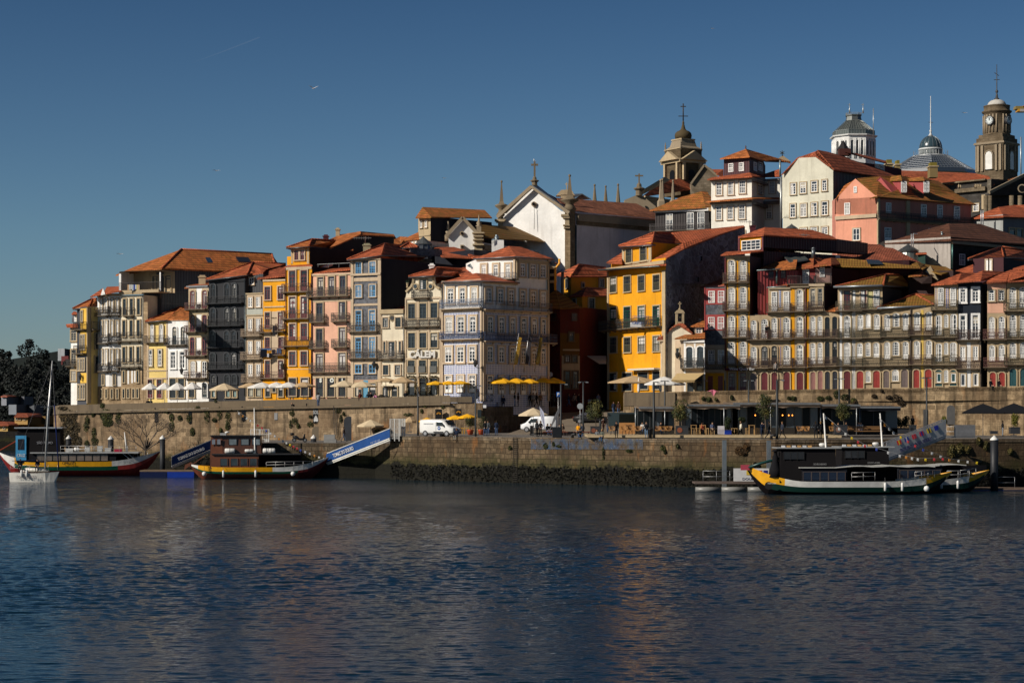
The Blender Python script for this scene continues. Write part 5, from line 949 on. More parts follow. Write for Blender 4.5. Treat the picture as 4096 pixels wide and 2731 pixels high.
for a in(ang,ang+R(90),ang+R(180),ang+R(270)):
 n=Vector((math.sin(a),-math.cos(a),0));t=Vector((n.y*-1,n.x,0));c=Vector((tw.x,tw.y,0))+n*126*k
 for s_ in(-1,1):mb.obox(c+t*s_*95*k-t*12*k+Vector((0,0,zk(760))),t*24*k,n*.5,(0,0,zk(600)-zk(760)),gra)
 mb.slab([c+n*.3+t*-140*k+Vector((0,0,zk(575))),c+n*.3+t*140*k+Vector((0,0,zk(575))),c+n*.3+Vector((0,0,zk(490)))],.8,gra,n)
 op=[c+n*.02+t*x*k+Vector((0,0,z))for x,z in((-34,zk(760)),(34,zk(760)),(34,zk(685)),(24,zk(668)),(0,zk(660)),(-24,zk(668)),(-34,zk(685)))]
 mb.slab(op,.06,M('gloss',(.006,.006,.008)),n)
mb.build('belfry_opening',b.root)
mb=MB();mb.lathe((tw.x,tw.y,zk(368)),[(60*k,0),(76*k,10*k),(80*k,35*k),(74*k,58*k),(56*k,74*k),(32*k,84*k),(20*k,100*k),(12*k,135*k),(9*k,140*k),(11*k,150*k),(8*k,165*k),(2*k,178*k)],M('plaster',(.085,.062,.03),.3),20);mb.build('dome',b.root)
mb=MB();mb.tube([(tw.x,tw.y,zk(195)),(tw.x,tw.y,zk(35))],.12,M('iron',C['iron']),5);mb.box(tw.x-.9,tw.x+.9,tw.y-.05,tw.y+.05,zk(155),zk(148),M('iron',C['iron']));mb.box(tw.x-.5,tw.x+.5,tw.y-.05,tw.y+.05,zk(66),zk(58),M('iron',C['iron']));mb.build('weathervane',b.root)
for a in range(4):
 aa=ang+R(45)+R(90)*a;r=118*k*1.414;c=Vector((tw.x+math.cos(aa)*r,tw.y+math.sin(aa)*r,zk(475)));mb=MB();h=80*k;mb.lathe(c,[(9*k,-10*k),(9*k,8*k),(12*k,10*k),(5*k,22*k),(10*k,30*k),(4*k,44*k),(9*k,52*k),(3*k,64*k),(5*k,70*k),(1*k,84*k)],grad,8);mb.build('finial',b.root)
b.end()
b=Building('town_house','single storey dark timber house with white balcony doors and orange roof below the granite church',9,[(165,300),(660,297)],1045,M('corrugated',(.05,.042,.042)),zb=14,rot=20,depth=9)
b.win([(1058,1215,[297],66,'whp'),(1048,1205,[492],66,'whp'),(1042,1198,[590],66,'whp')]);b.panel([(160,660,1025,1050)],PL('white'),out=.3);b.balc([(120,672,1222,1155)],rail=M('iron',(.06,.05,.05)),style='orn')
b.roof([[(112,1025,299.4),(630,995,296.6),(600,848,303),(400,905,303)],[(630,995,296.6),(690,985,299),(690,915,303),(650,855,304),(600,848,303)]],T('tileo',.5));b.end()
b=Building('town_house','cream corner house with maroon attic storey, white sash windows and stepped cornices',9,[(685,296),(1062,293),(1180,298.5),(1325,297.5)],740,[PL((.82,.79,.70)),PL((.82,.79,.70)),PL((.82,.79,.70))],zb=14,rot=10,depth=9)
b.win([(768,885,[760],50,'sash'),(764,880,[868],54,'sash'),(752,868,[977],56,'sash'),(988,1115,[758],54,'sash'),(985,1110,[865],54,'sash'),(978,1105,[972],58,'sash'),(1215,1260,[978],48,'sash')]);b.win([(755,872,[1135],44,'sash')],f=1);b.win([(752,868,[1254],52,'sash'),(980,1105,[1224],52,'sash')],f=2)
for f,(x0,x1)in enumerate(((685,1062),(1062,1180),(1180,1325))):b.band([(x0,x1,738,758),(x0,x1,945,972)],M('plaster',(.22,.2,.18)),f=f,out=.6)
b.roof([[(648,738,295.2),(1065,710,292),(1045,675,295),(690,720,298)],[(1065,710,292),(1180,712,298),(1325,710,296.5),(1325,640,300),(1170,690,300),(1045,675,295)]],T())
b.roof([[(628,945,295),(1068,915,291.6),(1060,905,293),(660,938,296)],[(1068,915,291.6),(1320,915,296),(1320,905,297.5),(1060,905,293)]],T('tileo'),name='cornice_tiles')
t2=Building('x','',9,[(802,298),(1040,295),(1172,301)],545,[M('corrugated',(.09,.03,.035)),M('corrugated',(.09,.03,.035)),PL('burg')],zb=b.zt-1,rot=10,depth=6,into=b)
t2.win([(588,670,[870],44,'sasw'),(580,662,[968],46,'sasw')]);t2.win([(580,660,[1092],30,'sasw'),(580,660,[1140],36,'sasw')],f=1)
t2.roof([[(765,545,297.4),(1042,525,294.2),(1008,455,299)],[(1042,525,294.2),(1190,568,300),(1330,555,303),(1425,585,303),(1420,575,306),(1070,475,302),(1008,455,299)],[(765,545,297.4),(1008,455,299),(1070,475,302),(900,500,306)]],T('tileo'))
mb=MB();mb.lathe(K(1006,460,299),[(.2,-.1),(.14,.08),(.06,.2),(.12,.3),(.03,.62)],M('iron',(.08,.03,.02)),8);mb.build('finial',b.root);t2.end();b.end()
fl=MB();fl.tube([K(1335,1190,292),K(1335,715,292)],.18,M('metal',(.4,.42,.42)),12);fl.tube([K(1325,715,292),K(1325,560,292)],.14,M('metal',(.3,.36,.36)),12);single('flue_pipe',fl,'tall galvanised flue pipe between the cream corner house and the cream gable house','pipe')
b=Building('town_house','tall cream house with gambrel gable and three rows of white windows',9,[(1350,290),(1818,285)],690,[PL((.66,.64,.52)),M('corrugated',(.05,.012,.016))],zb=13,rot=40,depth=16,top=False)
gb=MB();GG=lambda x,y:K(x,y,290-5*(x-1350)/468);gb.slab([GG(1350,1100),GG(1350,690),GG(1490,540),GG(1655,532),GG(1815,655),GG(1818,1100)],.6,PL((.66,.64,.52)),(0,1,0));gb.build('gable_wall',b.root)
b.win([(772,880,[1450],48,'c4n'),(765,868,[1541],56,'c4n'),(755,855,[1645],56,'c4n'),(745,845,[1740],48,'c4n'),(970,1092,[1446],52,'c4n'),(965,1085,[1545],56,'c4n'),(955,1075,[1643],58,'c4n'),(945,1070,[1742],56,'c4n'),(1190,1240,[1545],60,'c4n'),(1185,1245,[1642],60,'c4n'),(1178,1250,[1742],56,'c4n')])
b.roof([[(1335,695,289.6),(1500,528,288.4),(1665,522,286.8),(1828,645,284.6),(1822,625,286),(1680,465,290),(1650,480,289),(1480,540,291)],[(1828,645,284.6),(2500,748,300),(2300,665,305),(1700,470,290),(1670,465,288)],],T('tiled'))
b.roof([[(1700,470,290),(1680,465,290),(1760,480,295),(2330,665,306),(2310,680,304)]],T('tiled'),name='roof_ridge')
dm=Building('x','',10,[(20,292),(175,294)],640,PL('maroon'),zb=P(3320,660,292).z-1.5,rot=40,depth=4,into=b);dm.win([(650,712,[60,105,150],38,'c4')]);dm.end()
b.roof([[(-5,628,291),(165,645,293),(60,560,296),(-60,535,292)]],T(),v=10,name='dormer_roof');b.roof([[(30,545,296),(260,610,299),(265,700,299),(175,700,296),(175,640,296)]],PL((.5,.2,.14)),v=10,t=.3,name='side_wall')
b.roof([[(210,545,298),(650,665,305),(640,640,308),(330,560,303)]],T('tiled'),v=10,name='roof_upper');b.panel([(0,1,1,2)],PL('burg'))if 0 else None
b2=Building('x','',10,[(262,299),(640,305)],640,PL('burg'),zb=P(3400,700,300).z-3,rot=40,depth=5,into=b);b2.win([(685,750,[545,595],40,'c4')]);b2.end();b.end()
rl=MB();q=Q(10,205,555,300);rl.box(q.x-.95,q.x+.8,299,300.5,q.z-.5,q.z+.5,M('plaster',(.07,.025,.02)));rl.lathe(q+Vector((-.05,.8,.5)),[(1.05,0),(.08,1.45),(.03,1.5)],M('roofmetal',(.05,.045,.045)),8,False);single('roof_lantern',rl,'dark pyramid roof lantern in front of the white arcaded pavilion','roof lantern')
b=Building('town_house','salmon pink gabled house with sunlit gable end and shaded balcony front',10,[(112,282),(545,278),(1535,288.5)],1035,[PL((.74,.33,.22)),PL((.50,.20,.15))],zb=13,rot=0,depth=10,top=False)  # gable gets the lit pink, balcony front a darker pink for shade
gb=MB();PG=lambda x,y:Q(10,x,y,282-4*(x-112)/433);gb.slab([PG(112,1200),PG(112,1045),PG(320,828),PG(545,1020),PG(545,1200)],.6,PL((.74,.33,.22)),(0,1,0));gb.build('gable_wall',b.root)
b.win([(912,975,[320],30,'sasw'),(1080,1205,[235],62,'sasw'),(1350,1475,[332],70,'c4')]);b.win([(1080,1190,[665],52,'wr0'),(1095,1235,[1035],56,'wr0'),(1105,1248,[1205],56,'wr0'),(1118,1260,[1383],62,'wr0'),(1340,1480,[658],70,'wr0'),(1350,1480,[1120],70,'wr0')],f=1)
b.band([(112,545,1225,1262)],gral,out=.25);b.band([(545,1535,1230,1265)],grad,f=1,out=.4);b.band([(545,568,1030,1700),(848,882,1060,1700)],gra,f=1,out=.25,name='pilaster');b.balc([(545,1530,1245,1165)],f=1,rail=M('iron',(.04,.035,.035)),style='orn')
b.roof([[(470,1032,277.5),(555,1015,277.4),(1585,1098,288.6),(1380,985,294),(1190,850,298),(1030,830,292),(800,800,289),(580,800,286),(335,825,284),(540,1005,278.5)]],T('tileo',.6));
b.roof([[(110,1042,281.6),(320,826,282),(335,826,284),(200,900,286)]],T('tileo',.2),name='roof_back')
mb=MB();mb.slab([Q(10,540,850,284),Q(10,580,805,284),Q(10,820,965,284.5),Q(10,885,1025,283.5),Q(10,770,1020,281.5),Q(10,720,985,281.5)],.2,PL((.38,.09,.085)),(0,1,0));mb.build('parapet',b.root)
for x0,x1,xw,y0 in((650,800,826,790),(880,1035,1062,808)):
 m=MB();a=Q(10,x0,960,284);m.mesh([Q(10,x0,845,288),Q(10,x1,850,283),Q(10,x1,985,283),Q(10,x0,880,288),Q(10,x1+60,855,286),Q(10,x1+60,960,286)],[(0,1,2,3),(1,4,5,2)],PL((.36,.08,.08)));dmo=m.build('dormer',b.root)
 m=MB();m.slab([Q(10,x0-20,842,288),Q(10,x1+10,842,282),Q(10,x1-5,y0,285),Q(10,x0+0,y0+12,289)],.15,T('tileo',.6));m.slab([Q(10,x1+10,842,282),Q(10,x1+85,842,286),Q(10,x1-5,y0,285)],.15,T('tileo',.6));m.build('dormer_roof',b.root)
 m=MB();a=Q(10,xw-24,970,282.6);c2=Q(10,xw+24,862,282.6);m.box(a.x,c2.x,282.4,282.7,a.z,c2.z,M('glass',(.25,.24,.3)));
 for i_ in range(4):xx=lerp(a.x,c2.x,i_/3);m.box(xx-.07,xx+.07,282.3,282.5,a.z,c2.z,wf)
 for i_ in range(4):zz=lerp(a.z,c2.z,i_/3);m.box(a.x,c2.x,282.3,282.5,zz-.06,zz+.06,wf)
 m.build('window',b.root)
b.end()
b=Building('warehouse','plain stained plaster warehouse with shaded stone side under a broad brown pyramid roof',14,[(420,262),(1208,256),(2200,268)],190,[M('plaster',(.42,.38,.34),.6),M('stone',(.045,.04,.037))],zb=13,rot=0,depth=12,top=False)  # side stone coloured near-black to carry its shade
b.roof([[(415,218,262),(1215,178,255.4),(1190,-20,264),(1000,30,266)],[(1215,178,255.4),(2250,235,268),(2091,160,274),(1560,-15,270),(1190,-20,264)]],M('tile',(.135,.055,.032),0));b.win([(350,485,[1345],66,'sasw')],f=1);b.band([(1208,2200,190,225)],grad,f=1,out=.4);b.pipe(1222,200,530,f=1,mat=M('metal',(.1,.2,.18)),r=.12)
for x,y in((1105,92),(1155,125)):m=MB();q=Q(14,x,y,259);m.tube([q-Vector((0,0,.5)),q],.13,M('metal',(.3,.35,.36)),10);m.tube([q,q+Vector((0,0,.1))],.17,M('metal',(.3,.35,.36)),10);m.build('roof_vent',b.root)
m=MB()
for x in(737,762):m.tube([Q(14,x,280,255),Q(14,x,105,255)],.06,M('metal',(.55,.55,.55)),5)
for i in range(9):m.bar(Q(14,737,120+i*18,255),Q(14,762,120+i*18,255),.05,M('metal',(.55,.55,.55)))
m.tube([Q(14,762,105,255),Q(14,812,108,256)],.06,M('metal',(.55,.55,.55)),5);m.build('ladder',b.root);b.end()
b=Building('town_house','grey rendered house with red hipped roof at the right edge above the plaster warehouse',10,[(1480,290),(1870,284),(2300,290)],1245,[M('plaster',(.33,.34,.33),.3),M('plaster',(.16,.16,.18))],zb=13,rot=0,depth=10)  # same render in a lit tone and a darker shaded tone
b.win([(1350,1420,[1962],58,'op'),(1355,1440,[2040],58,'op')],f=1);b.roof([[(1500,1245,289),(1875,1225,283.2),(1825,1125,290),(1600,1215,294)],[(1875,1225,283.2),(2310,1240,289),(2200,1100,296),(1980,1105,296),(1825,1125,290)]],T())
m=MB()
for x in(1640,1662):m.tube([Q(10,x,1320,284),Q(10,x,1160,284)],.08,M('metal',(.7,.7,.7)),5)
for i in range(7):m.bar(Q(10,1640,1190+i*18,284),Q(10,1662,1190+i*18,284),.06,M('metal',(.7,.7,.7)))
m.build('ladder',b.root);b.end()
b=Building('palace','granite palace wing in shade with balustraded parapet, and long tiled roof below the clock tower',10,[(1190,345),(1700,338),(1745,337),(2500,345)],885,[M('stone',(.07,.065,.06)),M('stone',(.16,.14,.11)),M('stone',(.05,.045,.045))],zb=24,rot=0,depth=12)  # granite tones darkened face by face to paint in the shade
b.roof([[(700,770,352),(1130,845,350),(1240,880,344),(1785,890,338),(1720,800,352),(1560,770,362),(720,738,370)]],T());b.roof([[(1770,890,337),(2030,815,345),(2150,760,350),(1980,820,352)]],T('tileo',.2),name='roof_right')
b.win([(1090,1170,[1590],60,'c4n')]);b.band([(1190,1700,880,895),(1190,1700,960,1000)],grd,out=.6);b.band([(1660,1700,1000,1150),(1190,1240,1000,1150)],gra,out=.5,name='pilaster')
for x in(1418,1592):
 m=MB();a=Q(10,x-38,930,343 if x<1500 else 340);c2=Q(10,x+38,895,343 if x<1500 else 340);m.box(a.x,c2.x,a.y-1.0,a.y-.7,a.z,c2.z,M('gloss',(.05,.02,.015)))
 for i in range(4):m.lathe((lerp(a.x,c2.x,(i+.5)/4),a.y-1.2,a.z),[(.14,0),(.08,.12),(.17,.25),(.08,.45),(.14,.58)],gra,8)
 m.build('balustrade',b.root)
m=MB();m.slab([Q(10,1730,975,335),Q(10,2110,785,340),Q(10,2500,975,345),Q(10,2500,1000,345),Q(10,1730,1000,335)],2,M('stone',(.05,.045,.045)),(0,1,0));m.bar(Q(10,1725,972,334),Q(10,2110,780,339),.4,grad,.5)
m.tube([Q(10,2070,930,337.2),Q(10,2070,930,336.4)],.75,grad,16);m.tube([Q(10,2070,930,336.6),Q(10,2070,930,336.3)],.55,M('gloss',(.004,.004,.004)),16)
for x in(1690,1730,1960,2050):q=Q(10,x,1100,334.5);m.tube([q-Vector((0,0,6)),Q(10,x,1005,334.5)],.4,grd,12)
m.build('portico',b.root);b.end()
b=thing('clock_tower','granite clock tower with two round clocks, balustrade and pale dome at the right edge','clock tower',Q(10,1800,900,380))
c0=Q(10,1805,700,380);kk=.3807/F*380;zz=lambda y,v=10:Q(v,0,y,380).z;an=R(-42)
def sqt(mb,z0,z1,r0,r1,mat):mb.lathe((c0.x,c0.y,0),[(r0*1.414*kk,z0),(r1*1.414*kk,z1)],mat,4,False,rz=an+R(45))
st_=M('stone',(.17,.13,.085));m=MB();sqt(m,zz(1000),zz(490),157,157,st_);sqt(m,zz(490),zz(480),162,162,grad);sqt(m,zz(480),zz(466),175,176,grad);sqt(m,zz(466),zz(458),172,172,grad);sqt(m,zz(458),zz(412),155,155,st_);sqt(m,zz(412),zz(375),138,136,st_);m.build('shaft',b)
m=MB()
for j in range(4):
 a=an+R(90)*j;n=Vector((math.sin(a),-math.cos(a),0));t=Vector((-n.y,n.x,0));c=Vector((c0.x,c0.y,0))+n*157*kk
 for xx in(-128,-80,80,128):m.obox(c+t*(xx-13)*kk+Vector((0,0,zz(760))),t*26*kk,n*.3,(0,0,zz(490)-zz(760)),grad)
 op=[c+n*.05+t*x_*kk+Vector((0,0,z_))for x_,z_ in((-38,zz(745)),(38,zz(745)),(38,zz(595)),(27,zz(568)),(0,zz(556)),(-27,zz(568)),(-38,zz(595)))]
 m.slab(op,.3,M('paint',(.75,.74,.70)),n);
 rg=[(x_,z_)for x_,z_ in((-48,zz(745)),(-48,zz(590)),(-34,zz(560)),(0,zz(545)),(34,zz(560)),(48,zz(590)),(48,zz(745)))]
 for p,q in zip(rg,rg[1:]):m.bar(c+n*.3+t*p[0]*kk+Vector((0,0,p[1])),c+n*.3+t*q[0]*kk+Vector((0,0,q[1])),.2,grad)
m.build('arched_window',b)
m=MB();rr=138*kk;m.lathe((c0.x,c0.y,0),[(rr*1.02,zz(378)),(rr*1.02,zz(365)),(rr*.98,zz(360)),(rr*.98,zz(150)),(rr*1.04,zz(145)),(rr*1.12,zz(132)),(rr*1.13,zz(125)),(rr*1.0,zz(120)),(rr*.97,zz(115)),(rr*.97,zz(75)),(rr*1.0,zz(72)),(rr*1.0,zz(66)),(rr*.8,zz(66))],st_,32);
for j in range(24):
 a=j*R(15)
 if j%6 in(0,):continue
 q=Vector((c0.x+math.cos(a)*rr*.99,c0.y+math.sin(a)*rr*.99,0));m.tube([q+Vector((0,0,zz(355))),q+Vector((0,0,zz(165)))],.17,grad,6)
m.build('drum',b)
for j,a in enumerate((-90-43,-90+38)):
 n=Vector((math.cos(R(a)),math.sin(R(a)),0));q=Vector((c0.x,c0.y,zz(232)))+n*rr*.93;m=MB();m.tube([q,q+n*.55],49*kk,M('iron',(.035,.035,.04)),24,smooth=False);m.tube([q+n*.5,q+n*.6],40*kk,M('paint',(.62,.68,.68)),24,smooth=False)
 t=Vector((-n.y,n.x,0));u=Vector((0,0,1))
 for h_ in range(12):aa=R(30*h_);dvv=t*math.sin(aa)+u*math.cos(aa);m.bar(q+n*.62+dvv*27*kk,q+n*.62+dvv*38*kk,.08,M('iron',(.02,.02,.02)))
 m.bar(q+n*.65,q+n*.65+u*30*kk,.1,M('iron',(.02,.02,.02)));m.bar(q+n*.66,q+n*.66+(u*.95+t*.1)*22*kk,.12,M('iron',(.02,.02,.02)));m.build('clock_face',b)
m=MB();m.lathe((c0.x,c0.y,zz(66)),[(98*kk,0),(95*kk,20*kk),(82*kk,42*kk),(60*kk,58*kk),(30*kk,67*kk),(5*kk,70*kk)],M('plaster',(.5,.48,.44),.3),24);m.build('dome',b)
zs=lambda y:Q(17,0,y,380).z;m=MB();m.lathe((c0.x,c0.y,0),[(.55,zs(425)),(.45,zs(410)),(.26,zs(405)),(.2,zs(365)),(.1,zs(355)),(.28,zs(340)),(.28,zs(325)),(.1,zs(312)),(.1,zs(270)),(.06,zs(25))],M('iron',(.05,.05,.05)),8);m.bar((c0.x-.55,c0.y,zs(200)),(c0.x+.55,c0.y,zs(198)),.12,M('iron',(.05,.05,.05)));m.bar((c0.x-.45,c0.y,zs(118)),(c0.x+.45,c0.y,zs(155)),.1,M('iron',(.05,.05,.05)));m.build('weathervane',b)
b=thing('glass_dome_hall','glass and iron hall with low pyramid roof and small round cupola carrying a mast','glass hall',Q(10,1110,780,370))
c0=Q(10,1110,600,390);k=.3807/F*390;zz=lambda y:Q(10,0,y,390).z;m=MB();gm_=M('roofmetal',(.05,.07,.11))
m.lathe((c0.x,c0.y,0),[(480*k,zz(800)),(475*k,zz(765)),(195*k,zz(598)),(190*k,zz(590))],M('gloss',(.035,.05,.075)),8,False,rz=R(22.5+12));m.build('glass_roof',b)
m=MB()
for j in range(8):
 a=R(34.5+45*j);a2=a+R(45)
 for s_ in range(10):
  f_=s_/10;p0=Vector((math.cos(a),math.sin(a),0)).lerp(Vector((math.cos(a2),math.sin(a2),0)),f_);m.bar(Vector((c0.x,c0.y,zz(765)+.15))+p0*475*k,Vector((c0.x,c0.y,zz(598)+.15))+p0*195*k,.045,M('metal',(.28,.30,.33)))
 for s_ in range(7):f_=s_/7;rr_=lerp(475,195,f_)*k;z_=lerp(zz(765),zz(598),f_)+.15;m.bar((c0.x+math.cos(a)*rr_,c0.y+math.sin(a)*rr_,z_),(c0.x+math.cos(a2)*rr_,c0.y+math.sin(a2)*rr_,z_),.07,M('metal',(.38,.4,.43)))
m.build('roof_ribs',b)
m=MB();m.lathe((c0.x,c0.y,0),[(195*k,zz(603)),(195*k,zz(594)),(135*k,zz(592)),(125*k,zz(585)),(125*k,zz(580))],M('paint',(.6,.62,.62)),24);m.lathe((c0.x,c0.y,0),[(120*k,zz(585)),(120*k,zz(530)),],M('glass',(.16,.18,.18)),24);m.lathe((c0.x,c0.y,0),[(126*k,zz(530)),(126*k,zz(515)),(118*k,zz(512))],M('paint',(.6,.62,.62)),24)
for j in range(24):a=R(15*j);m.bar((c0.x+math.cos(a)*121*k,c0.y+math.sin(a)*121*k,zz(585)),(c0.x+math.cos(a)*121*k,c0.y+math.sin(a)*121*k,zz(525)),.1,M('paint',(.55,.57,.57)));m.bar((c0.x+math.cos(a)*178*k,c0.y+math.sin(a)*178*k,zz(595)),(c0.x+math.cos(a)*178*k,c0.y+math.sin(a)*178*k,zz(535)),.05,M('metal',(.5,.52,.55)))
m.build('lantern',b)
m=MB();m.lathe((c0.x,c0.y,zz(512)),[(118*k*math.cos(R(a)),135*k*math.sin(R(a)))for a in range(0,88,8)],M('gloss',(.03,.055,.07)),24);m.build('cupola',b);m=MB()
for j in range(16):
 a=R(22.5*j);pr=[(118*k*math.cos(R(e)),135*k*math.sin(R(e)))for e in range(0,91,10)]
 for p,q in zip(pr,pr[1:]):m.bar((c0.x+math.cos(a)*p[0]*1.01,c0.y+math.sin(a)*p[0]*1.01,zz(512)+p[1]),(c0.x+math.cos(a)*q[0]*1.01,c0.y+math.sin(a)*q[0]*1.01,zz(512)+q[1]),.07,M('metal',(.3,.34,.36)))
m.build('cupola_ribs',b);m=MB();m.lathe((c0.x,c0.y,0),[(.55,zz(380)),(.25,zz(360)),(.15,zz(340)),(.3,zz(325)),(.12,zz(315)),(.12,zz(240)),(.09,zz(235)),(.06,zz(0-40))],M('paint',(.6,.6,.58)),8);m.bar((c0.x-.45,c0.y,zz(235)),(c0.x+.5,c0.y,zz(238)),.09,M('iron',(.1,.1,.1)));m.build('mast',b)
b=thing('arcaded_pavilion','white arcaded roof pavilion with glazed hipped top and iron cresting','pavilion',Q(10,300,620,360))
c0=Q(10,300,500,372);k=.3807/F*372;zz=lambda y:Q(10,0,y,372).z;wp=M('paint',(.72,.72,.70));m=MB()
def octr(mb,prof,mat,rz=R(22.5)):mb.lathe((c0.x,c0.y,0),prof,mat,8,False,rz=rz)
octr(m,[(228*k,zz(700)),(228*k,zz(600))],wp);octr(m,[(222*k,zz(600)),(222*k,zz(425))],M('glass',(.12,.12,.11)));octr(m,[(230*k,zz(440)),(232*k,zz(405)),(252*k,zz(400)),(255*k,zz(390)),(240*k,zz(385))],wp);m.build('body',b)
m=MB()
for j in range(8):
 a=R(22.5+45*j);a2=a+R(45);A_=Vector((math.cos(a),math.sin(a),0));B_=Vector((math.cos(a2),math.sin(a2),0))
 for f_ in(0,.08,.33,.41,.62,.70,.92):p=A_.lerp(B_,f_)*227*k+Vector((c0.x,c0.y,0));m.tube([p+Vector((0,0,zz(640))),p+Vector((0,0,zz(430)))],.15,wp,6)
 for f0,f1 in((.08,.33),(.41,.62),(.70,.92)):
  for i in range(6):
   t0=math.pi*i/6;t1=math.pi*(i+1)/6;fm=(f0+f1)/2;fw=(f1-f0)/2
   p=A_.lerp(B_,fm-fw*math.cos(t0))*228*k+Vector((c0.x,c0.y,zz(470)+math.sin(t0)*25*k));q=A_.lerp(B_,fm-fw*math.cos(t1))*228*k+Vector((c0.x,c0.y,zz(470)+math.sin(t1)*25*k));m.bar(p,q,.16,wp)
m.build('arcade',b)
m=MB();octr(m,[(222*k,zz(388)),(222*k,zz(340)),(218*k,zz(335)),(92*k,zz(228)),(88*k,zz(222))],M('roofmetal',(.16,.18,.17)));octr(m,[(88*k,zz(228)),(78*k,zz(180)),(86*k,zz(172)),(86*k,zz(160))],M('metal',(.17,.18,.17)));m.build('glazed_roof',b)
m=MB()
for j in range(8):
 a=R(22.5+45*j);a2=a+R(45);A_=Vector((math.cos(a),math.sin(a),0));B_=Vector((math.cos(a2),math.sin(a2),0))
 for s_ in range(6):p=A_.lerp(B_,s_/6);m.bar(Vector((c0.x,c0.y,zz(335)+.1))+p*220*k,Vector((c0.x,c0.y,zz(228)+.1))+p*93*k,.06,M('metal',(.33,.35,.33)));m.bar(Vector((c0.x,c0.y,zz(388)+.1))+p*224*k,Vector((c0.x,c0.y,zz(338)))+p*224*k,.06,M('metal',(.33,.35,.33)))
 m.bar(Vector((c0.x,c0.y,zz(338)))+A_*224*k,Vector((c0.x,c0.y,zz(338)))+B_*224*k,.08,M('metal',(.33,.35,.33)))
 for s_ in range(6):p=A_.lerp(B_,s_/6)*82*k;m.bar(Vector((c0.x,c0.y,zz(160)))+p,Vector((c0.x,c0.y,zz(138)))+p,.06,M('metal',(.5,.52,.5)))
m.build('roof_ribs',b);m=MB()
for x in(-70,70):q=Vector((c0.x+x*k,c0.y-3,zz(165)));m.lathe(q,[(.18,0),(.1,.5),(.17,.7),(.06,.9),(.05,1.9)],M('metal',(.5,.52,.5)),6);m.bar(q+Vector((-.35,0,1.6)),q+Vector((.2,0,1.6)),.07,M('metal',(.5,.52,.5)))
m.build('finial',b)
for i,(v,x0,x1,y0,y1,d,l)in enumerate(((10,645,712,625,730,312,'mossy chimney stack nearest the white pavilion'),(10,748,792,632,735,318,'slim mossy chimney left of the glass dome hall'),(10,1103,1185,655,752,340,'mossy square chimney in front of the glass dome hall'))):
 m=MB();a=Q(v,x0,y1+60,d);c2=Q(v,x1,y0,d);m.box(a.x,c2.x,d,d+2,a.z,c2.z-.8,M('plaster',(.25,.18,.08),.3));m.box(a.x-.15,c2.x+.15,d-.15,d+2.15,c2.z-.8,c2.z-.6,gra);m.box(a.x+.1,c2.x-.1,d+.1,d+1.8,c2.z-.6,c2.z+.0,M('plaster',(.2,.16,.03)));single('chimney_stack',m,l,'chimney')
for(v,x,y0,y1,d,l)in((10,508,90,330,360,'thin metal mast right of the white pavilion'),(10,2058,390,790,372,'white flagpole right of the clock tower')):
 m=MB();m.tube([Q(v,x,y1+60,d),Q(v,x,y0,d)],.07 if x<1000 else .13,M('metal',(.5,.52,.52)),6);single('mast',m,l,'mast')
m=MB();
for x0,x1,y0,y1,c in((2005,2100,65,95,(.25,.18,.05)),(2025,2050,95,120,(.6,.3,.03)),(2050,2110,95,122,(.4,.38,.36)),(2085,2110,60,80,(.6,.15,.02))):a=Q(10,x0,y1,420);c2=Q(10,x1,y0,420);m.box(a.x,c2.x,420,422,a.z,c2.z,M('paint',c))
m.bar(Q(10,2100,80,421),Q(10,2500,85,421),.5,M('paint',(.6,.3,.03)));tp=Q(10,2400,80,421);m.tube([(tp.x,421,20),(tp.x,421,tp.z+3)],.9,M('paint',(.6,.3,.03)),4);single('tower_crane',m,'yellow construction crane arm entering at the right edge','crane')
cx=MB();q=K(1345,560,305);cx.slab([K(1298,552,305),K(1350,515,305),K(1425,572,305)],1,gra,(0,1,0));cx.mesh([],[],gra)
for a in(0,60,120):
 d_=Vector((math.cos(R(a+30)),0,math.sin(R(a+30))))*.38;cx.bar(K(1345,493,305)-d_,K(1345,493,305)+d_,.11,M('iron',(.06,.06,.05)))
cx.bar(K(1345,520,305),K(1345,493,305),.11,M('iron',(.06,.06,.05)));single('gable_cross',cx,'ornate wheel cross on a small grey gable between the cream houses','cross')
for i,(v,x,y0,y1,d,l)in enumerate(((4,1258,160,260,251,'television aerial beside the chimney of the slate house'),(13,1330,110,440,249,'tall rusty television aerial in front of the burgundy wall'),(14,92,320,405,256,'aerial standing on the mossy roof of the pantile shed'),(9,1043,1120,1200,290,'thin aerial in front of the cream corner house'))):
 m=MB();a=Q(v,x,y0,d);m.tube([Q(v,x,y1,d),a],.045,M('iron',(.16,.1,.08)),5);m.bar(a+Vector((-1.6,0,-.2)),a+Vector((.8,0,-.2)),.05,M('iron',(.2,.2,.2)))
 for j in range(7):xx=-1.4+j*.3;m.bar(a+Vector((xx,-.35,-.2)),a+Vector((xx,.35,-.2)),.035,M('iron',(.2,.2,.2)));m.bar(a+Vector((xx,0,-.4)),a+Vector((xx,0,0)),.03,M('iron',(.2,.2,.2)))
 single('television_aerial',m,l,'aerial')
import numpy as np
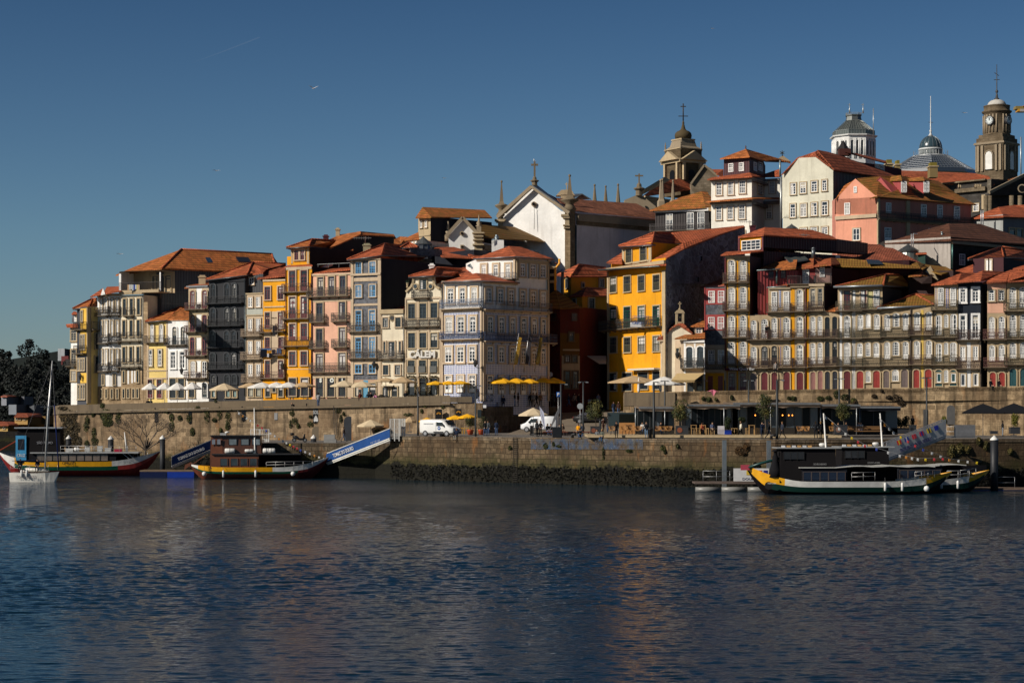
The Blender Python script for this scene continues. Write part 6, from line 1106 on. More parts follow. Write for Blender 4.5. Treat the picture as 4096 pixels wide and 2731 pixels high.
def grid_obj(name,X,Y,Z,mat,kind='structure',smooth=True):
 ny,nx=X.shape;me=bpy.data.meshes.new(name);me.vertices.add(nx*ny)
 me.vertices.foreach_set('co',np.stack([X,Y,Z],-1).reshape(-1).astype('f'))
 i=np.arange(ny*nx).reshape(ny,nx);q=np.stack([i[:-1,:-1],i[:-1,1:],i[1:,1:],i[1:,:-1]],-1).reshape(-1)
 n=(nx-1)*(ny-1);me.loops.add(n*4);me.loops.foreach_set('vertex_index',q.astype('i'))
 me.polygons.add(n);me.polygons.foreach_set('loop_start',(np.arange(n)*4).astype('i'));me.polygons.foreach_set('loop_total',np.full(n,4,'i'))
 me.polygons.foreach_set('use_smooth',np.full(n,smooth));me.update(calc_edges=True);me.materials.append(mat)
 o=bpy.data.objects.new(name,me);COL.objects.link(o);return tag(o,kind=kind)
def waves(X,Y):
 rs=np.random.RandomState(4);Z=np.zeros_like(X)
 for i in range(60):
  L=.16*(1.085**i)if i<42 else rs.uniform(.25,.9)
  a=rs.normal(1.56,.34);kx,ky=math.cos(a)*2*math.pi/L,math.sin(a)*2*math.pi/L
  amp=.0072*L*math.exp(-(math.log(L/.5))**2/.7)*rs.uniform(.6,1.2);fade=np.clip(L/(5e-5*Y*Y),0,1)**2
  Z+=amp*fade*np.sin(kx*X+ky*Y+rs.uniform(0,6.28)+.8*np.sin(X*.07*rs.uniform(.5,1.5)+Y*.05))
 pat=.55+.45*np.sin(X*.021+1.3+.9*np.sin(Y*.045))*np.cos(Y*.06+X*.012)+.25*np.sin(X*.05-Y*.11)
 return Z*np.clip(pat*.8+.5,.35,1.5)
t=NT('water');pos=t.pos()
n1=t.noise(t.mapping(pos,(1.0,2.6,1)),1.9,4,.6);n2=t.noise(t.mapping(pos,(2.4,6,1)),2.4,3,.6)
patch=t.ramp(t.noise(t.mapping(pos,(.018,.05,1)),1.0,3),[(.35,.45),(.65,1.0)])
dy=t.node('ShaderNodeMapRange');dy.inputs['From Min'].default_value=60;dy.inputs['From Max'].default_value=170;dy.inputs['To Min'].default_value=.4;t.link(t.sep(pos)[1],dy.inputs['Value'])
h=t.math('MULTIPLY',t.math('MULTIPLY',t.math('ADD',n1,t.math('MULTIPLY',n2,.2)),patch),dy.outputs['Result'])
wm=t.out((.002,.015,.027),.05,0,.5);t.b.inputs['IOR'].default_value=1.33
t.bump(h,1.0,.13)
v=np.concatenate([np.linspace(8,48,60),1/np.linspace(1/48.5,1/262,1100)])
u=np.linspace(-1,1,1250);U,Vv=np.meshgrid(u,v);X=U*(Vv*.33+32);Z=waves(X,Vv)
grid_obj('river',X,Vv,Z,wm)
fw=MB();fw.face([(-900,261.9,-.02),(-36,261.9,-.02),(-60,430,-.02),(-900,430,-.02)],wm);
for xa,xb,ya,yb in((-900,-92,8,262),(92,900,8,262)):pass
far=fw.build('river_far_reach');tag(far,kind='structure')
bd=MB();bd.box(-950,950,-300,262,-6,-.32,wm);tag(bd.build('river_near_reach'),kind='structure')
QE=[(1560,223),(1600,222),(2000,213),(2700,200),(3100,196.5),(3400,197.5),(3900,200.5),(4400,204),(5600,212)]
qz=4.95
def ray(px,d,z):return Vector(((px-2048)/F*d,d,z))
UW=[(215,262),(240,257),(700,250),(1250,244),(1800,237),(1930,237),(2020,241),(2200,249),(2440,256)]
WZ=lambda px:interp(px,[(215,8.5),(240,8.65),(700,9.0),(1250,9.35),(1800,9.75),(1890,9.75)])
qw=M('quay',(.175,.125,.072));qwl=M('quay',(.37,.27,.165),1.0);cob=M('cobble',(.20,.165,.125));pav=M('cobble',(.17,.155,.14))
m=MB()
for(a,da),(b_,db)in zip(QE,QE[1:]):
 p,q=ray(a,da,0),ray(b_,db,0);N_=max(1,int((q-p).length/3))
 m.face([(p.x,p.y,-1.5),(q.x,q.y,-1.5),(q.x,q.y,qz-.3),(p.x,p.y,qz-.3)],qw)
 m.obox((p.x,p.y-.06,qz-.32),(q.x-p.x,q.y-p.y,0),(0,.7,0),(0,0,.34),M('quay',(.27,.21,.14)))
p,q=ray(1560,223,0),ray(1560,247,0);m.face([(q.x,q.y,-1.5),(p.x,p.y,-1.5),(p.x,p.y,qz),(q.x,q.y,qz)],qw)
tag(single('quay_wall',m,'long weathered river quay wall with green weed and black tide band','quay wall'))
m=MB();ys=[]
for px,d in QE:ys.append((ray(px,d,qz)+Vector((0,.02,0)),ray(px,262,5.55 if px<2300 else 5.35)))
for(a,a2),(b_,b2)in zip(ys,ys[1:]):
 am=a.lerp(a2,.33);bm=b_.lerp(b2,.33);am.z=qz+.08;bm.z=qz+.08
 m.face([a,b_,bm,am],pav);m.face([am,bm,b2,a2],pav)
tag(m.build('quay_pavement'),kind='structure')
m=MB();rp=[[ray(2020,233,5.05),ray(2560,228,5.05)],[ray(2120,240,6.0),ray(2545,236,6.2)],[ray(2230,249,7.6),ray(2530,246,7.8)],[ray(2300,262,8.35),ray(2600,262,8.5)]]
for r0,r1 in zip(rp,rp[1:]):m.face([r0[0],r0[1],r1[1],r1[0]],cob)
tag(m.build('ramp_road'),kind='structure')
m=MB();L_=[(215,262,7.5),(700,250,7.9),(1250,244,8.3),(1800,237,8.7),(1930,237.5,8.4),(2200,249.5,8.4),(2450,262,8.4)]
for(a,da,za),(b_,db,zb_)in zip(L_,L_[1:]):m.face([ray(a,da+.3,za),ray(b_,db+.3,zb_),ray(b_,330,zb_+.2),ray(a,330,za+.2)],cob)
R_=[(2495,233,8.6),(3100,229.5,8.9),(4500,220,9.2),(5600,212,9.4)]
for(a,da,za),(b_,db,zb_)in zip(R_,R_[1:]):m.face([ray(a,da+.3,za),ray(b_,db+.3,zb_),ray(b_,330,zb_+.2),ray(a,330,za+.2)],cob)
tag(m.build('street'),kind='structure')
hx=np.linspace(-140,220,60);hy=np.linspace(262,700,60);X,Y=np.meshgrid(hx,hy)
Z=8+np.clip((Y-275)/130,0,1)**.8*np.clip((X+60)/150,0,1)*26+np.clip((Y-275)/200,0,1)*4-np.clip((360-(X/Y*F+2048))/60,0,1)*60
grid_obj('hillside',X,Y,Z,M('cobble',(.06,.055,.04)))
hx=np.linspace(-620,-30,90);hy=np.linspace(395,1200,90);X,Y=np.meshgrid(hx,hy)
px=X/Y*F+2048
Hh=np.interp(px,[-3000,-400,0,250,460,700,1500],[30,34,30,34,22,14,10])
Z=-3+Hh*np.clip((Y-405)/320,0,1)**1.25
grid_obj('far_hill',X,Y,Z,M('leaf',(.012,.016,.010)))
m=MB();
for i,((a,da),(b_,db))in enumerate(zip(UW,UW[1:])):
 p,q=ray(a,da,0),ray(b_,db,0)
 if a<1930:
  z0,z1=WZ(a)-.9,WZ(b_)-.9;mt=qwl
 else:z0=z1=8.4;mt=M('quay',(.17,.145,.11),.5)
 m.face([(p.x,p.y,-1.5),(q.x,q.y,-1.5),(q.x,q.y,z1),(p.x,p.y,z0)],mt)
m.face([ray(215,262,-1.5),ray(215,262,7.6),ray(260,275,7.6),ray(260,275,-1.5)],qwl)
tag(single('town_wall',m,'tall old granite wall with ivy carrying the left terrace','wall'))
m=MB();pm_=M('plaster',(.17,.13,.085),.8)
for(a,da),(b_,db)in zip(UW[:5],UW[1:5]):
 p,q=ray(a,da,0),ray(b_,db,0);z0,z1=WZ(a),WZ(b_);n=Vector((0,-1,0));e=q-p
 m.obox((p.x,p.y-.15,z0-.85),(e.x,e.y,z1-z0),(0,.6,0),(0,0,.85),pm_);m.obox((p.x,p.y-.35,z0-1.15),(e.x,e.y,z1-z0),(0,.5,0),(0,0,.28),pm_)
p,q=ray(1800,237,0),ray(1888,237,0);m.obox((p.x,p.y-.15,8.9),(q.x-p.x,0,0),(0,1.4,0),(0,0,.7),pm_)
single('parapet',m,'long worn stone parapet along the left terrace','parapet')
UR=[(2495,233),(2800,231),(3100,229.5),(3700,226),(4500,220),(5600,212)];RZ=lambda px:interp(px,[(2495,10.05),(3100,10.35),(3400,10.45),(4096,10.65),(4500,10.8)])
m=MB();qr=M('quay',(.40,.29,.17),.8)
for(a,da),(b_,db)in zip(UR,UR[1:]):
 p,q=ray(a,da,0),ray(b_,db,0);z0,z1=RZ(a),RZ(b_);e=q-p
 m.obox((p.x,p.y,4.5),(e.x,e.y,0),(0,.8,0),(0,0,min(z0,z1)-4.5-.0),qr);m.mesh([(p.x,p.y,z0-.4),(q.x,q.y,z0-.4),(q.x,q.y,z1),(p.x,p.y,z0),(p.x,p.y+.8,z0),(q.x,q.y+.8,z1)],[(0,1,2,3),(3,2,5,4)],qr)
p,q=ray(2495,233,0),ray(2515,262,0);m.face([(q.x,q.y,4.5),(p.x,p.y,4.5),(p.x,p.y,RZ(2495)),(q.x,q.y,RZ(2495))],qr)
m.obox((p.x,p.y-.06,RZ(2495)-1.6),(ray(2700,231.6,0).x-p.x,-1.5,0),(0,.3,0),(0,0,1.62),pm_)
single('terrace_wall',m,'rough block granite wall carrying the right terrace behind the cafe','wall')
LQ=[(985,229),(1270,228),(1500,226.5),(1562,224)];lz=4.1;m=MB();lw=M('quay',(.16,.125,.08))
for(a,da),(b_,db)in zip(LQ,LQ[1:]):
 p,q=ray(a,da,0),ray(b_,db,0);m.face([(p.x,p.y,-1.5),(q.x,q.y,-1.5),(q.x,q.y,lz),(p.x,p.y,lz)],lw)
p,q=ray(985,229,0),ray(960,248,0);m.face([(q.x,q.y,-1.5),(p.x,p.y,-1.5),(p.x,p.y,lz),(q.x,q.y,lz)],lw)
single('landing_wall',m,'low mossy landing wall below the blue gangway','quay wall')
m=MB()
for(a,da),(b_,db)in zip(LQ,LQ[1:]):m.face([ray(a,da,lz),ray(b_,db,lz),ray(b_,250,lz+.15),ray(a,250,lz+.15)],pav)
tag(m.build('landing_pavement'),kind='structure')
AZ=R(60);EL=R(31)
sdir=Vector((-math.sin(AZ)*math.cos(EL),-math.cos(AZ)*math.cos(EL),math.sin(EL)))
w=bpy.data.worlds.new('World');sc.world=w;w.use_nodes=True;nt=w.node_tree;bg=nt.nodes['Background']
sky=nt.nodes.new('ShaderNodeTexSky');sky.sky_type='NISHITA';sky.sun_disc=False;sky.sun_elevation=EL
sky.sun_rotation=math.atan2(sdir.x,sdir.y);sky.air_density=1.0;sky.dust_density=.25;sky.ozone_density=3.0;sky.altitude=50
tc=nt.nodes.new('ShaderNodeTexCoord');sx=nt.nodes.new('ShaderNodeSeparateXYZ');nt.links.new(tc.outputs['Generated'],sx.inputs[0])
rp_=nt.nodes.new('ShaderNodeValToRGB');e=rp_.color_ramp.elements
e[0].position=0.0;e[0].color=(.41,.49,.61,1);e[1].position=.22;e[1].color=(.19,.295,.40,1);x_=e.new(.09);x_.color=(.35,.465,.56,1);x2=e.new(.5);x2.color=(.075,.145,.22,1)
nt.links.new(sx.outputs[2],rp_.inputs['Fac'])
mx=nt.nodes.new('ShaderNodeMix');mx.data_type='RGBA';mx.blend_type='MULTIPLY';mx.inputs['Factor'].default_value=1
nt.links.new(sky.outputs[0],mx.inputs['A']);nt.links.new(rp_.outputs[0],mx.inputs['B']);nt.links.new(mx.outputs['Result'],bg.inputs['Color'])
bg.inputs['Strength'].default_value=.10
sl=bpy.data.lights.new('sun','SUN');sl.energy=5.0;sl.angle=R(.53);sl.color=(1.0,.915,.80)
so=bpy.data.objects.new('sun',sl);COL.objects.link(so);so.rotation_euler=(-sdir).to_track_quat('-Z','Y').to_euler()
cam=bpy.data.cameras.new('camera');co=bpy.data.objects.new('camera',cam);COL.objects.link(co);sc.camera=co
cam.sensor_width=36;cam.lens=F/4096*36;co.location=(0,0,HC);co.rotation_euler=(R(90),0,0)
cam.shift_y=(HY-1365.5)/4096;cam.clip_start=.5;cam.clip_end=5000
sc.view_settings.view_transform='Standard';sc.view_settings.look='None';sc.view_settings.exposure=0
sc.cycles.max_bounces=6;sc.cycles.glossy_bounces=4;sc.cycles.transparent_max_bounces=12
rp6=random.Random(11)
def cloth(c):return M('cloth',c)
CRM=(.62,.50,.33);WHT=(.74,.72,.68);BGE=(.50,.36,.21);YEL=(.85,.44,.02)
def umbrella(v,x,yt,yr,hw,d,col,zb,label,group,n=8,rz=.39,pole=(.5,.5,.5),drop=.16):
 """market parasol: pointed canopy with valance and pole"""
 o=VW[v];px,yt_,yr_=o[0]+x*o[2],o[1]+yt*o[2],o[1]+yr*o[2];k=d/F;c=P(px,yr_,d);h=(yr_-yt_)*k;r=hw*o[2]*k
 t=thing('parasol',label,'parasol',(c.x,c.y,zb),0,group)
 m=MB();cc=(c.x,c.y,c.z);m.lathe(cc,[(r,-drop),(r*1.005,0),(r*.72,h*.30),(r*.4,h*.66),(.05,h)],cloth(col),n,False,rz=rz)
 m.f.pop(-2)if False else None
 m.build('canopy',t)
 m=MB();m.tube([(c.x,c.y,zb),(c.x,c.y,c.z+h)],.035,M('metal',pole),6);m.box(c.x-.28,c.x+.28,c.y-.28,c.y+.28,zb,zb+.09,M('iron',(.1,.1,.1)));m.build('pole',t)
 return t
def closed_umbrella(v,x,yt,yb,d,zb,label,col=CRM):
 c=Q(v,x,yb,d);h=Q(v,x,yt,d).z-c.z;t=thing('parasol',label,'parasol',(c.x,c.y,zb))
 m=MB();m.lathe(c,[(.10,0),(.17,h*.15),(.14,h*.5),(.08,h*.85),(.02,h)],cloth(col),8);m.build('canopy',t)
 m=MB();m.tube([(c.x,c.y,zb),(c.x,c.y,c.z+.1)],.035,M('metal',(.4,.4,.4)),6);m.build('pole',t)
G1='parasols along the left terrace'
TZ=lambda px:interp(px,[(240,7.6),(1250,8.3),(1800,8.8)])
for i,(v,x,yt,yr,hw,col,lb)in enumerate([(1,1572,1388,1447,92,WHT,'white parasol farthest left, before the pale yellow house'),(1,1722,1385,1448,95,WHT,'white parasol, second from the left on the terrace'),(1,1855,1385,1452,112,WHT,'white parasol, third from the left, before the low white house'),(3,240,970,1055,135,WHT,'white parasol, fourth from the left, before the burgundy doors'),(3,685,985,1072,212,CRM,'wide cream parasol standing before the charcoal house'),(3,1045,975,1030,165,BGE,'tan parasol before the sand-coloured house'),(3,1215,970,1038,210,WHT,'white parasol left of the small yellow house doors'),(3,1415,968,1033,185,WHT,'white parasol before the small yellow house'),(3,1585,968,1030,185,WHT,'white parasol at the seam of the two yellow houses'),(3,1795,965,1022,172,BGE,'tan parasol before the tall yellow house'),(5,965,945,1018,205,CRM,'cream parasol before the pink house'),(5,1215,955,1028,212,CRM,'cream parasol before the slate house'),(5,1545,905,948,172,BGE,'tan parasol before the low cream house, the smaller one'),(5,1775,892,965,195,BGE,'large tan parasol before the low cream house')]):
 px=N(v,x,0)[0];umbrella(v,x,yt,yr,hw,interp(px,[(580,257),(1650,240.5)])+(i%2)*.8,col,TZ(px),lb,G1)
closed_umbrella(5,2005,900,1120,240,8.7,'closed tan parasol before the scroll-gabled house',BGE)
for i,(x,yt,yr,hw)in enumerate(((425,668,698,112),(575,665,698,112),(715,663,694,132))):umbrella(7,x,yt,yr,hw,238.7+i*.3,YEL,8.75,['yellow parasol, leftmost of three by the tiled corner','yellow parasol, middle of three by the tiled corner','yellow parasol, rightmost of three by the tiled corner'][i],'yellow parasols left of the tiled corner')
for i,(x,yt,yr,hw,d)in enumerate(((1210,625,685,165,240.5),(1375,625,684,155,241.5),(1530,632,684,140,242.5),(1700,620,672,160,246),(1835,625,681,150,247))):umbrella(7,x,yt,yr,hw,d,YEL,8.4,['yellow parasol, leftmost of five in the shaded square','yellow parasol, second of five in the shaded square','yellow parasol, middle of five in the shaded square','yellow parasol, fourth of five in the shaded square','yellow parasol farthest right in the shaded square'][i],'yellow parasols in the square',pole=(.05,.05,.05))
umbrella(22,1205,463,547,205,239,CRM,4.25,'cream parasol below the town wall on the landing','parasols on the lower quay')
umbrella(22,1770,420,482,100,233,BGE,5.3,'tan parasol behind the white gangway gate','parasols on the lower quay')
for i,(x,yt,yr,hw,d)in enumerate(((325,1105,1142,108,231),(660,1075,1112,112,230),(805,1060,1098,120,229))):umbrella(7,x,yt,yr,hw,d,YEL,5.3,['yellow parasol behind the left white van','yellow parasol over the yellow tables, left one','yellow parasol over the yellow tables, right one'][i],'yellow parasols on the lower quay')
umbrella(7,1592,988,1070,190,224,CRM,5.1,'big cream parasol over the second white van','parasols on the lower quay')
umbrella(12,1000,528,605,330,237.2,BGE,8.7,'very wide tan parasol before the yellow house','parasols on the right terrace');umbrella(12,1365,540,628,262,235,WHT,8.7,'wide white parasol before the chapel','parasols on the right terrace')
closed_umbrella(12,1060,548,730,232.8+1.5,8.7,'closed white parasol nearest the yellow house',WHT);closed_umbrella(12,1320,540,725,234.3,8.7,'closed white parasol before the chapel pilaster',WHT)
for i,(x,yt,yr,hw)in enumerate(((1800,215,330,370),(2215,210,332,385))):umbrella(25,x,yt,yr,hw,214,(.012,.013,.016),5.1,['large black parasol, the left one at the right end','large black parasol cut by the right edge'][i],'black parasols',n=4,rz=.6)
t=thing('parasol','small broken pink parasol hanging over the right terrace wall','parasol',Q(12,1950,720,227.5));m=MB();c=Q(12,1950,705,227.5)
m.mesh([c+Vector((0,0,.1)),c+Vector((-.75,0,-.12)),c+Vector((-.35,-.2,-.1)),c+Vector((0,-.2,-.7)),c+Vector((.3,-.2,-.12)),c+Vector((.75,0,-.2)),c+Vector((0,.3,0))],[(0,1,2),(0,2,3),(0,3,4),(0,4,5),(0,5,6),(0,6,1)],cloth((.55,.16,.22)));m.build('canopy',t)
def lamp(v,x,yt,yb,d,zb,label,arm=(-.45,.45),r=.10):
 p=Q(v,x,yt,d);t=thing('street_lamp',label,'street lamp',(p.x,p.y,zb),0,'tall dark street lamps');m=MB();dk=M('iron',(.025,.03,.034));m.tube([(p.x,p.y,zb),(p.x,p.y,zb+1.2),(p.x,p.y,p.z)],[r*1.25,r,r*.85],dk,8);m.build('post',t)
 m=MB();m.box(p.x+arm[0],p.x+arm[1],p.y-.1,p.y+.1,p.z+.02,p.z+.10,dk);
 for a in arm:
  if abs(a)>.3:m.box(p.x+a*.95-.16,p.x+a*.95+.16,p.y-.12,p.y+.12,p.z-.05,p.z+.03,M('metal',(.5,.5,.5)))
 m.build('lamp_head',t)
ED=lambda px:dint(px,QE)
lamp(22,1888,0,715,222,5.05,'lamp post left of the white delivery van',(-.1,.7));lamp(7,903,728,1320,ED(1902)+1.6,5.02,'lamp post on the quay edge right of the white delivery van',(-.1,.6));lamp(7,1922,708,1235,ED(2243)+2,5.0,'lamp post beside the black bin and parking sign',(-.1,.6))
lamp(12,397,608,1110,224,5.3,'twin-headed lamp post behind the yellow jacket sitter');lamp(12,1240,612,1280,ED(2615)+1,4.98,'lamp post at the quay edge before the glass cafe',(-.1,.5),.13);lamp(12,1372,598,900,229,6.6,'lamp post rising behind the cafe roof before the chapel')
lamp(15,680,862,1140,227.5,6.5,'lamp post rising behind the cafe before the oxblood shop doors');lamp(15,1040,858,1560,ED(3108)+1,4.98,'lamp post on the quay edge right of the middle planter tree',(-.1,.6),.13);lamp(15,1828,842,1150,227,6.5,'lamp post before the house with black arched doors');lamp(16,922,788,1390,212,5.0,'lamp post above the right gangway')
m=MB();p=Q(12,600,960,214);m.tube([(p.x,214,5),(p.x,214,p.z)],.13,M('iron',(.03,.035,.04)),8);single('bollard_post',m,'short thick dark post beside the left planter tree','post')
for i,(v,x,y,d)in enumerate(((1,838,1330,267),(1,1898,1270,258),(3,1495,750,253.5),(5,1378,735,247),(7,900,465,238.2),(12,1520,288,238.6))):
 c=Q(v,x,y,d);t=thing('wall_lantern',['old wall lantern on the yellow corner house','old wall lantern on the low white house','old wall lantern between the yellow houses','old wall lantern on the slate house','old wall lantern on the tiled corner building','old wall lantern beside the small chapel'][i],'lantern',c,0,'old iron wall lanterns')
 m=MB();m.lathe(c,[(.12,-.35),(.26,.15),(.28,.2),(.14,.42),(.03,.6)],M('iron',(.03,.03,.03)),6,False);m.build('lantern_head',t);m=MB();m.tube([c+Vector((0,0,-.35)),c+Vector((.5,.15,-.5)),c+Vector((.9,.3,-.42))],.035,M('iron',(.03,.03,.03)),5);m.bar(c+Vector((.9,.3,-.7)),c+Vector((.9,.3,-.1)),.06,M('iron',(.03,.03,.03)));m.build('bracket',t)
m=MB();ir=M('iron',(.09,.10,.11));pts=[Q(7,825,905,237.3),Q(7,985,908,238.3),Q(7,1035,908,239.2)]+[Q(7,1100+i*62,910,lerp(240,252,i/16))for i in range(17)]
for a,b in zip(pts,pts[1:]):u=Vector((0,0,.95));m.bar(a,a+u,.06,ir);m.bar(a+u,b+u,.05,ir);m.bar(a,b,.04,ir);m.bar(a,b+u,.03,ir);m.bar(a+u,b,.03,ir)
single('railing',m,'iron railing of crossed bars along the edge of the square','railing')
SEG={}
def person_mesh(pose):
 J={'hip':(0,0,.92),'chest':(0,0,1.28),'neck':(0,0,1.46),'head':(0,-.02,1.62),'sl':(-.17,0,1.40),'sr':(.17,0,1.40),'el':(-.24,.0,1.13),'er':(.24,0,1.13),'wl':(-.23,-.06,.88),'wr':(.23,-.06,.88),'hl':(-.09,0,.90),'hr':(.09,0,.90),'kl':(-.10,-.02,.50),'kr':(.10,-.02,.50),'al':(-.10,.02,.08),'ar':(.10,.02,.08),'tl':(-.11,-.17,.03),'tr':(.11,-.17,.03)}
 if pose=='walk':J.update(kl=(-.09,-.18,.52),al=(-.10,-.30,.10),tl=(-.10,-.48,.07),kr=(.09,.08,.50),ar=(.10,.38,.16),tr=(.10,.26,.03),wl=(-.25,.14,.90),wr=(.24,-.22,.92),er=(.23,-.04,1.12))
 if pose=='pockets':J.update(el=(-.30,.05,1.15),er=(.30,.05,1.15),wl=(-.17,-.08,.95),wr=(.17,-.08,.95),kl=(-.14,-.02,.5),al=(-.18,.02,.08),tl=(-.2,-.17,.03))
 if pose=='photo':J.update(el=(-.24,-.16,1.22),er=(.24,-.16,1.22),wl=(-.08,-.30,1.46),wr=(.08,-.30,1.46))
 if pose in('sit','edge'):
  J.update(hip=(0,0,.52),chest=(0,.0,.90),neck=(0,-.02,1.08),head=(0,-.06,1.24),sl=(-.17,0,1.02),sr=(.17,0,1.02),el=(-.24,-.05,.76),er=(.24,-.05,.76),wl=(-.12,-.30,.62),wr=(.12,-.30,.62),hl=(-.09,0,.50),hr=(.09,0,.50),kl=(-.11,-.42,.50),kr=(.11,-.42,.50),al=(-.11,-.42,.08),ar=(.11,-.42,.08),tl=(-.11,-.58,.04),tr=(.11,-.58,.04))
 if pose=='floor':J.update(hip=(0,0,.12),chest=(0,.04,.50),neck=(0,0,.68),head=(0,-.04,.84),sl=(-.17,.02,.62),sr=(.17,.02,.62),el=(-.26,-.12,.40),er=(.26,-.12,.40),wl=(-.10,-.34,.42),wr=(.10,-.34,.42),hl=(-.1,0,.11),hr=(.1,0,.11),kl=(-.22,-.38,.40),kr=(.24,-.36,.36),al=(-.14,-.60,.06),ar=(.05,-.50,.06),tl=(-.14,-.76,.05),tr=(.02,-.66,.05))
 J={k:Vector(v)for k,v in J.items()}
 segs=[('hip','chest',.135,.16,1),('chest','neck',.155,.07,1),('sl','sr',.085,.085,1),('neck','head',.055,.06,0),('sl','el',.062,.048,1),('sr','er',.062,.048,1),('el','wl',.046,.034,1),('er','wr',.046,.034,1),('hl','kl',.088,.062,2),('hr','kr',.088,.062,2),('kl','al',.06,.042,2),('kr','ar',.06,.042,2),('al','tl',.048,.04,3),('ar','tr',.048,.04,3),('hl','hr',.1,.1,2)]
 m=MB();dm_=M('skin',(.5,.3,.2))
 for a,b,r0,r1,k in segs:
  A_,B_=J[a],J[b];d=(B_-A_).normalized();m.tube([A_-d*r0*.5,A_,A_.lerp(B_,.5),B_,B_+d*r1*.5],[r0*.6,r0,(r0+r1)/2,r1,r1*.6],dm_,8)
 h=J['head'];m.lathe(h,[(.02,-.115),(.06,-.10),(.075,-.05),(.085,.0),(.088,.05),(.07,.10),(.02,.125)],dm_,10);m.lathe(h+Vector((0,-.085,-.01)),[(.004,-.02),(.016,-.012),(.006,.02)],dm_,5)
 for s_ in(-1,1):m.lathe(h+Vector((s_*.088,0,-.01)),[(.004,-.03),(.014,0),(.004,.03)],dm_,5)
 hands=[]
 for w,e in(('wl','el'),('wr','er')):
  d=(J[w]-J[e]).normalized();m.tube([J[w],J[w]+d*.05,J[w]+d*.09],[.032,.038,.030],dm_,6);hands.append((J[w]+d*.08,d))
 me=m.data('tmp');o=bpy.data.objects.new('tmp',me);COL.objects.link(o);md=o.modifiers.new('r','REMESH');md.mode='VOXEL';md.voxel_size=.026;ms=o.modifiers.new('s','SMOOTH');ms.factor=.5;ms.iterations=2
 bpy.context.view_layer.update();ev=o.evaluated_get(bpy.context.evaluated_depsgraph_get());me2=bpy.data.meshes.new_from_object(ev);bpy.data.objects.remove(o)
 out=MB();mats=[M('skin',(.45,.26,.17)),M('cloth',(.1,.1,.1)),M('cloth',(.02,.03,.06)),M('cloth',(.01,.01,.01))];out.mats=list(mats)
 out.v=[v.co.copy()for v in me2.vertices]
 for p in me2.polygons:
  c=p.center;best=(9,0)
  for a,b,r0,r1,k in segs:
   A_,B_=J[a],J[b];ab=B_-A_;tt=max(0,min(1,(c-A_).dot(ab)/ab.length_squared));q=(c-(A_+ab*tt)).length/lerp(r0,r1,tt)
   if q<best[0]:best=(q,k)
  k=best[1]
  if(c-J['head']).length<.14 or min((c-hp).length for hp,_ in hands)<.075:k=0
  out.f.append(tuple(p.vertices));out.m.append(k);out.sm.append(True)
 for hp,d in hands:
  side=d.cross(Vector((0,1,0)));side=side.normalized()if side.length>.1 else Vector((1,0,0));cu=side.cross(d).normalized()
  for j,L in enumerate((.055,.065,.060,.048)):b0=hp+side*(-.024+.016*j);out.tube([b0,b0+d*L*.5,b0+d*L*.85-cu*L*.35],[.0085,.008,.006],mats[0],5)
  b0=hp-d*.035-side*.03;out.tube([b0,b0-side*.02+d*.02,b0-side*.026+d*.045],[.010,.009,.007],mats[0],5)
 h=J['head']
 for s_ in(-1,1):out.lathe(h+Vector((s_*.033,-.083,.012)),[(.001,-.008),(.009,0),(.001,.008)],mats[3],5)
 out.box(h.x-.022,h.x+.022,h.y-.088,h.y-.07,h.z-.052,h.z-.044,M('cloth',(.3,.08,.07)))
 hb=MB();hm=M('cloth',(.03,.02,.012));hb.lathe(h+Vector((0,.012,.02)),[(.088,-.03),(.097,.02),(.094,.06),(.07,.105),(.02,.128)],hm,10);hb.box(h.x-.08,h.x+.08,h.y+.02,h.y+.1,h.z-.09,h.z+.05,hm)
 hl=MB();hl.lathe(h+Vector((0,.02,0)),[(.06,-.30),(.105,-.12),(.10,.04),(.07,.12),(.02,.14)],hm,10)
 return out.data('body'),hb.data('hair'),hl.data('hair'),J
PM={p:person_mesh(p)for p in('stand','walk','pockets','photo','sit','edge','floor')}
SKN=[(.45,.26,.17),(.52,.32,.22),(.35,.19,.12)]
def person(px,d,z,pose,top,leg,label,face=0,longhair=False,hair=(.03,.02,.012),group=None,scale=1.0):
 me,hs,hlg,J=PM[pose];o=bpy.data.objects.new('person',me);COL.objects.link(o);o.location=((px-2048)/F*d,d,z);o.rotation_euler=(0,0,R(face));o.scale=(scale,)*3
 tag(o,label,'person',group)
 for i,c in enumerate((rp6.choice(SKN),top,leg,(.015,.015,.015)if leg[0]<.3 else(.5,.5,.5))):
  o.material_slots[i].link='OBJECT';o.material_slots[i].material=M('skin' if i==0 else 'cloth',c)
 h=inst('hair',hlg if longhair else hs,o);h.material_slots[0].link='OBJECT';h.material_slots[0].material=M('cloth',hair)
 return o
BK=(.012,.013,.016);NV=(.015,.022,.045);JN=(.06,.10,.19);GY=(.12,.12,.13);BR=(.06,.03,.022);WH=(.6,.58,.55);ZQ=4.97
def pq(v,x,yf,pose,top,leg,label,face=0,z=None,dz=0,**k):
 px,py=N(v,x,yf);z=z or ZQ+.03;d=(HC-z)*F/(py-HY);d=min(max(d,ED(px)+.35),228);return person(px,d,z+dz,pose,top,leg,label,face,**k)
pq(23,408,412,'pockets',BK,JN,'man in dark jacket and jeans standing with feet apart near the quay edge',15);pq(23,433,412,'stand',(.07,.08,.09),JN,'person in grey hood standing close behind the man in the dark jacket',-20)
pq(23,503,406,'stand',NV,JN,'person in long navy coat standing with back turned by the quay',165);pq(23,850,418,'stand',(.06,.065,.07),BK,'person in long grey coat chatting beside the feather banners',40,longhair=True);pq(23,882,418,'pockets',(.015,.012,.014),BK,'person in black coat chatting beside the feather banners',-40)
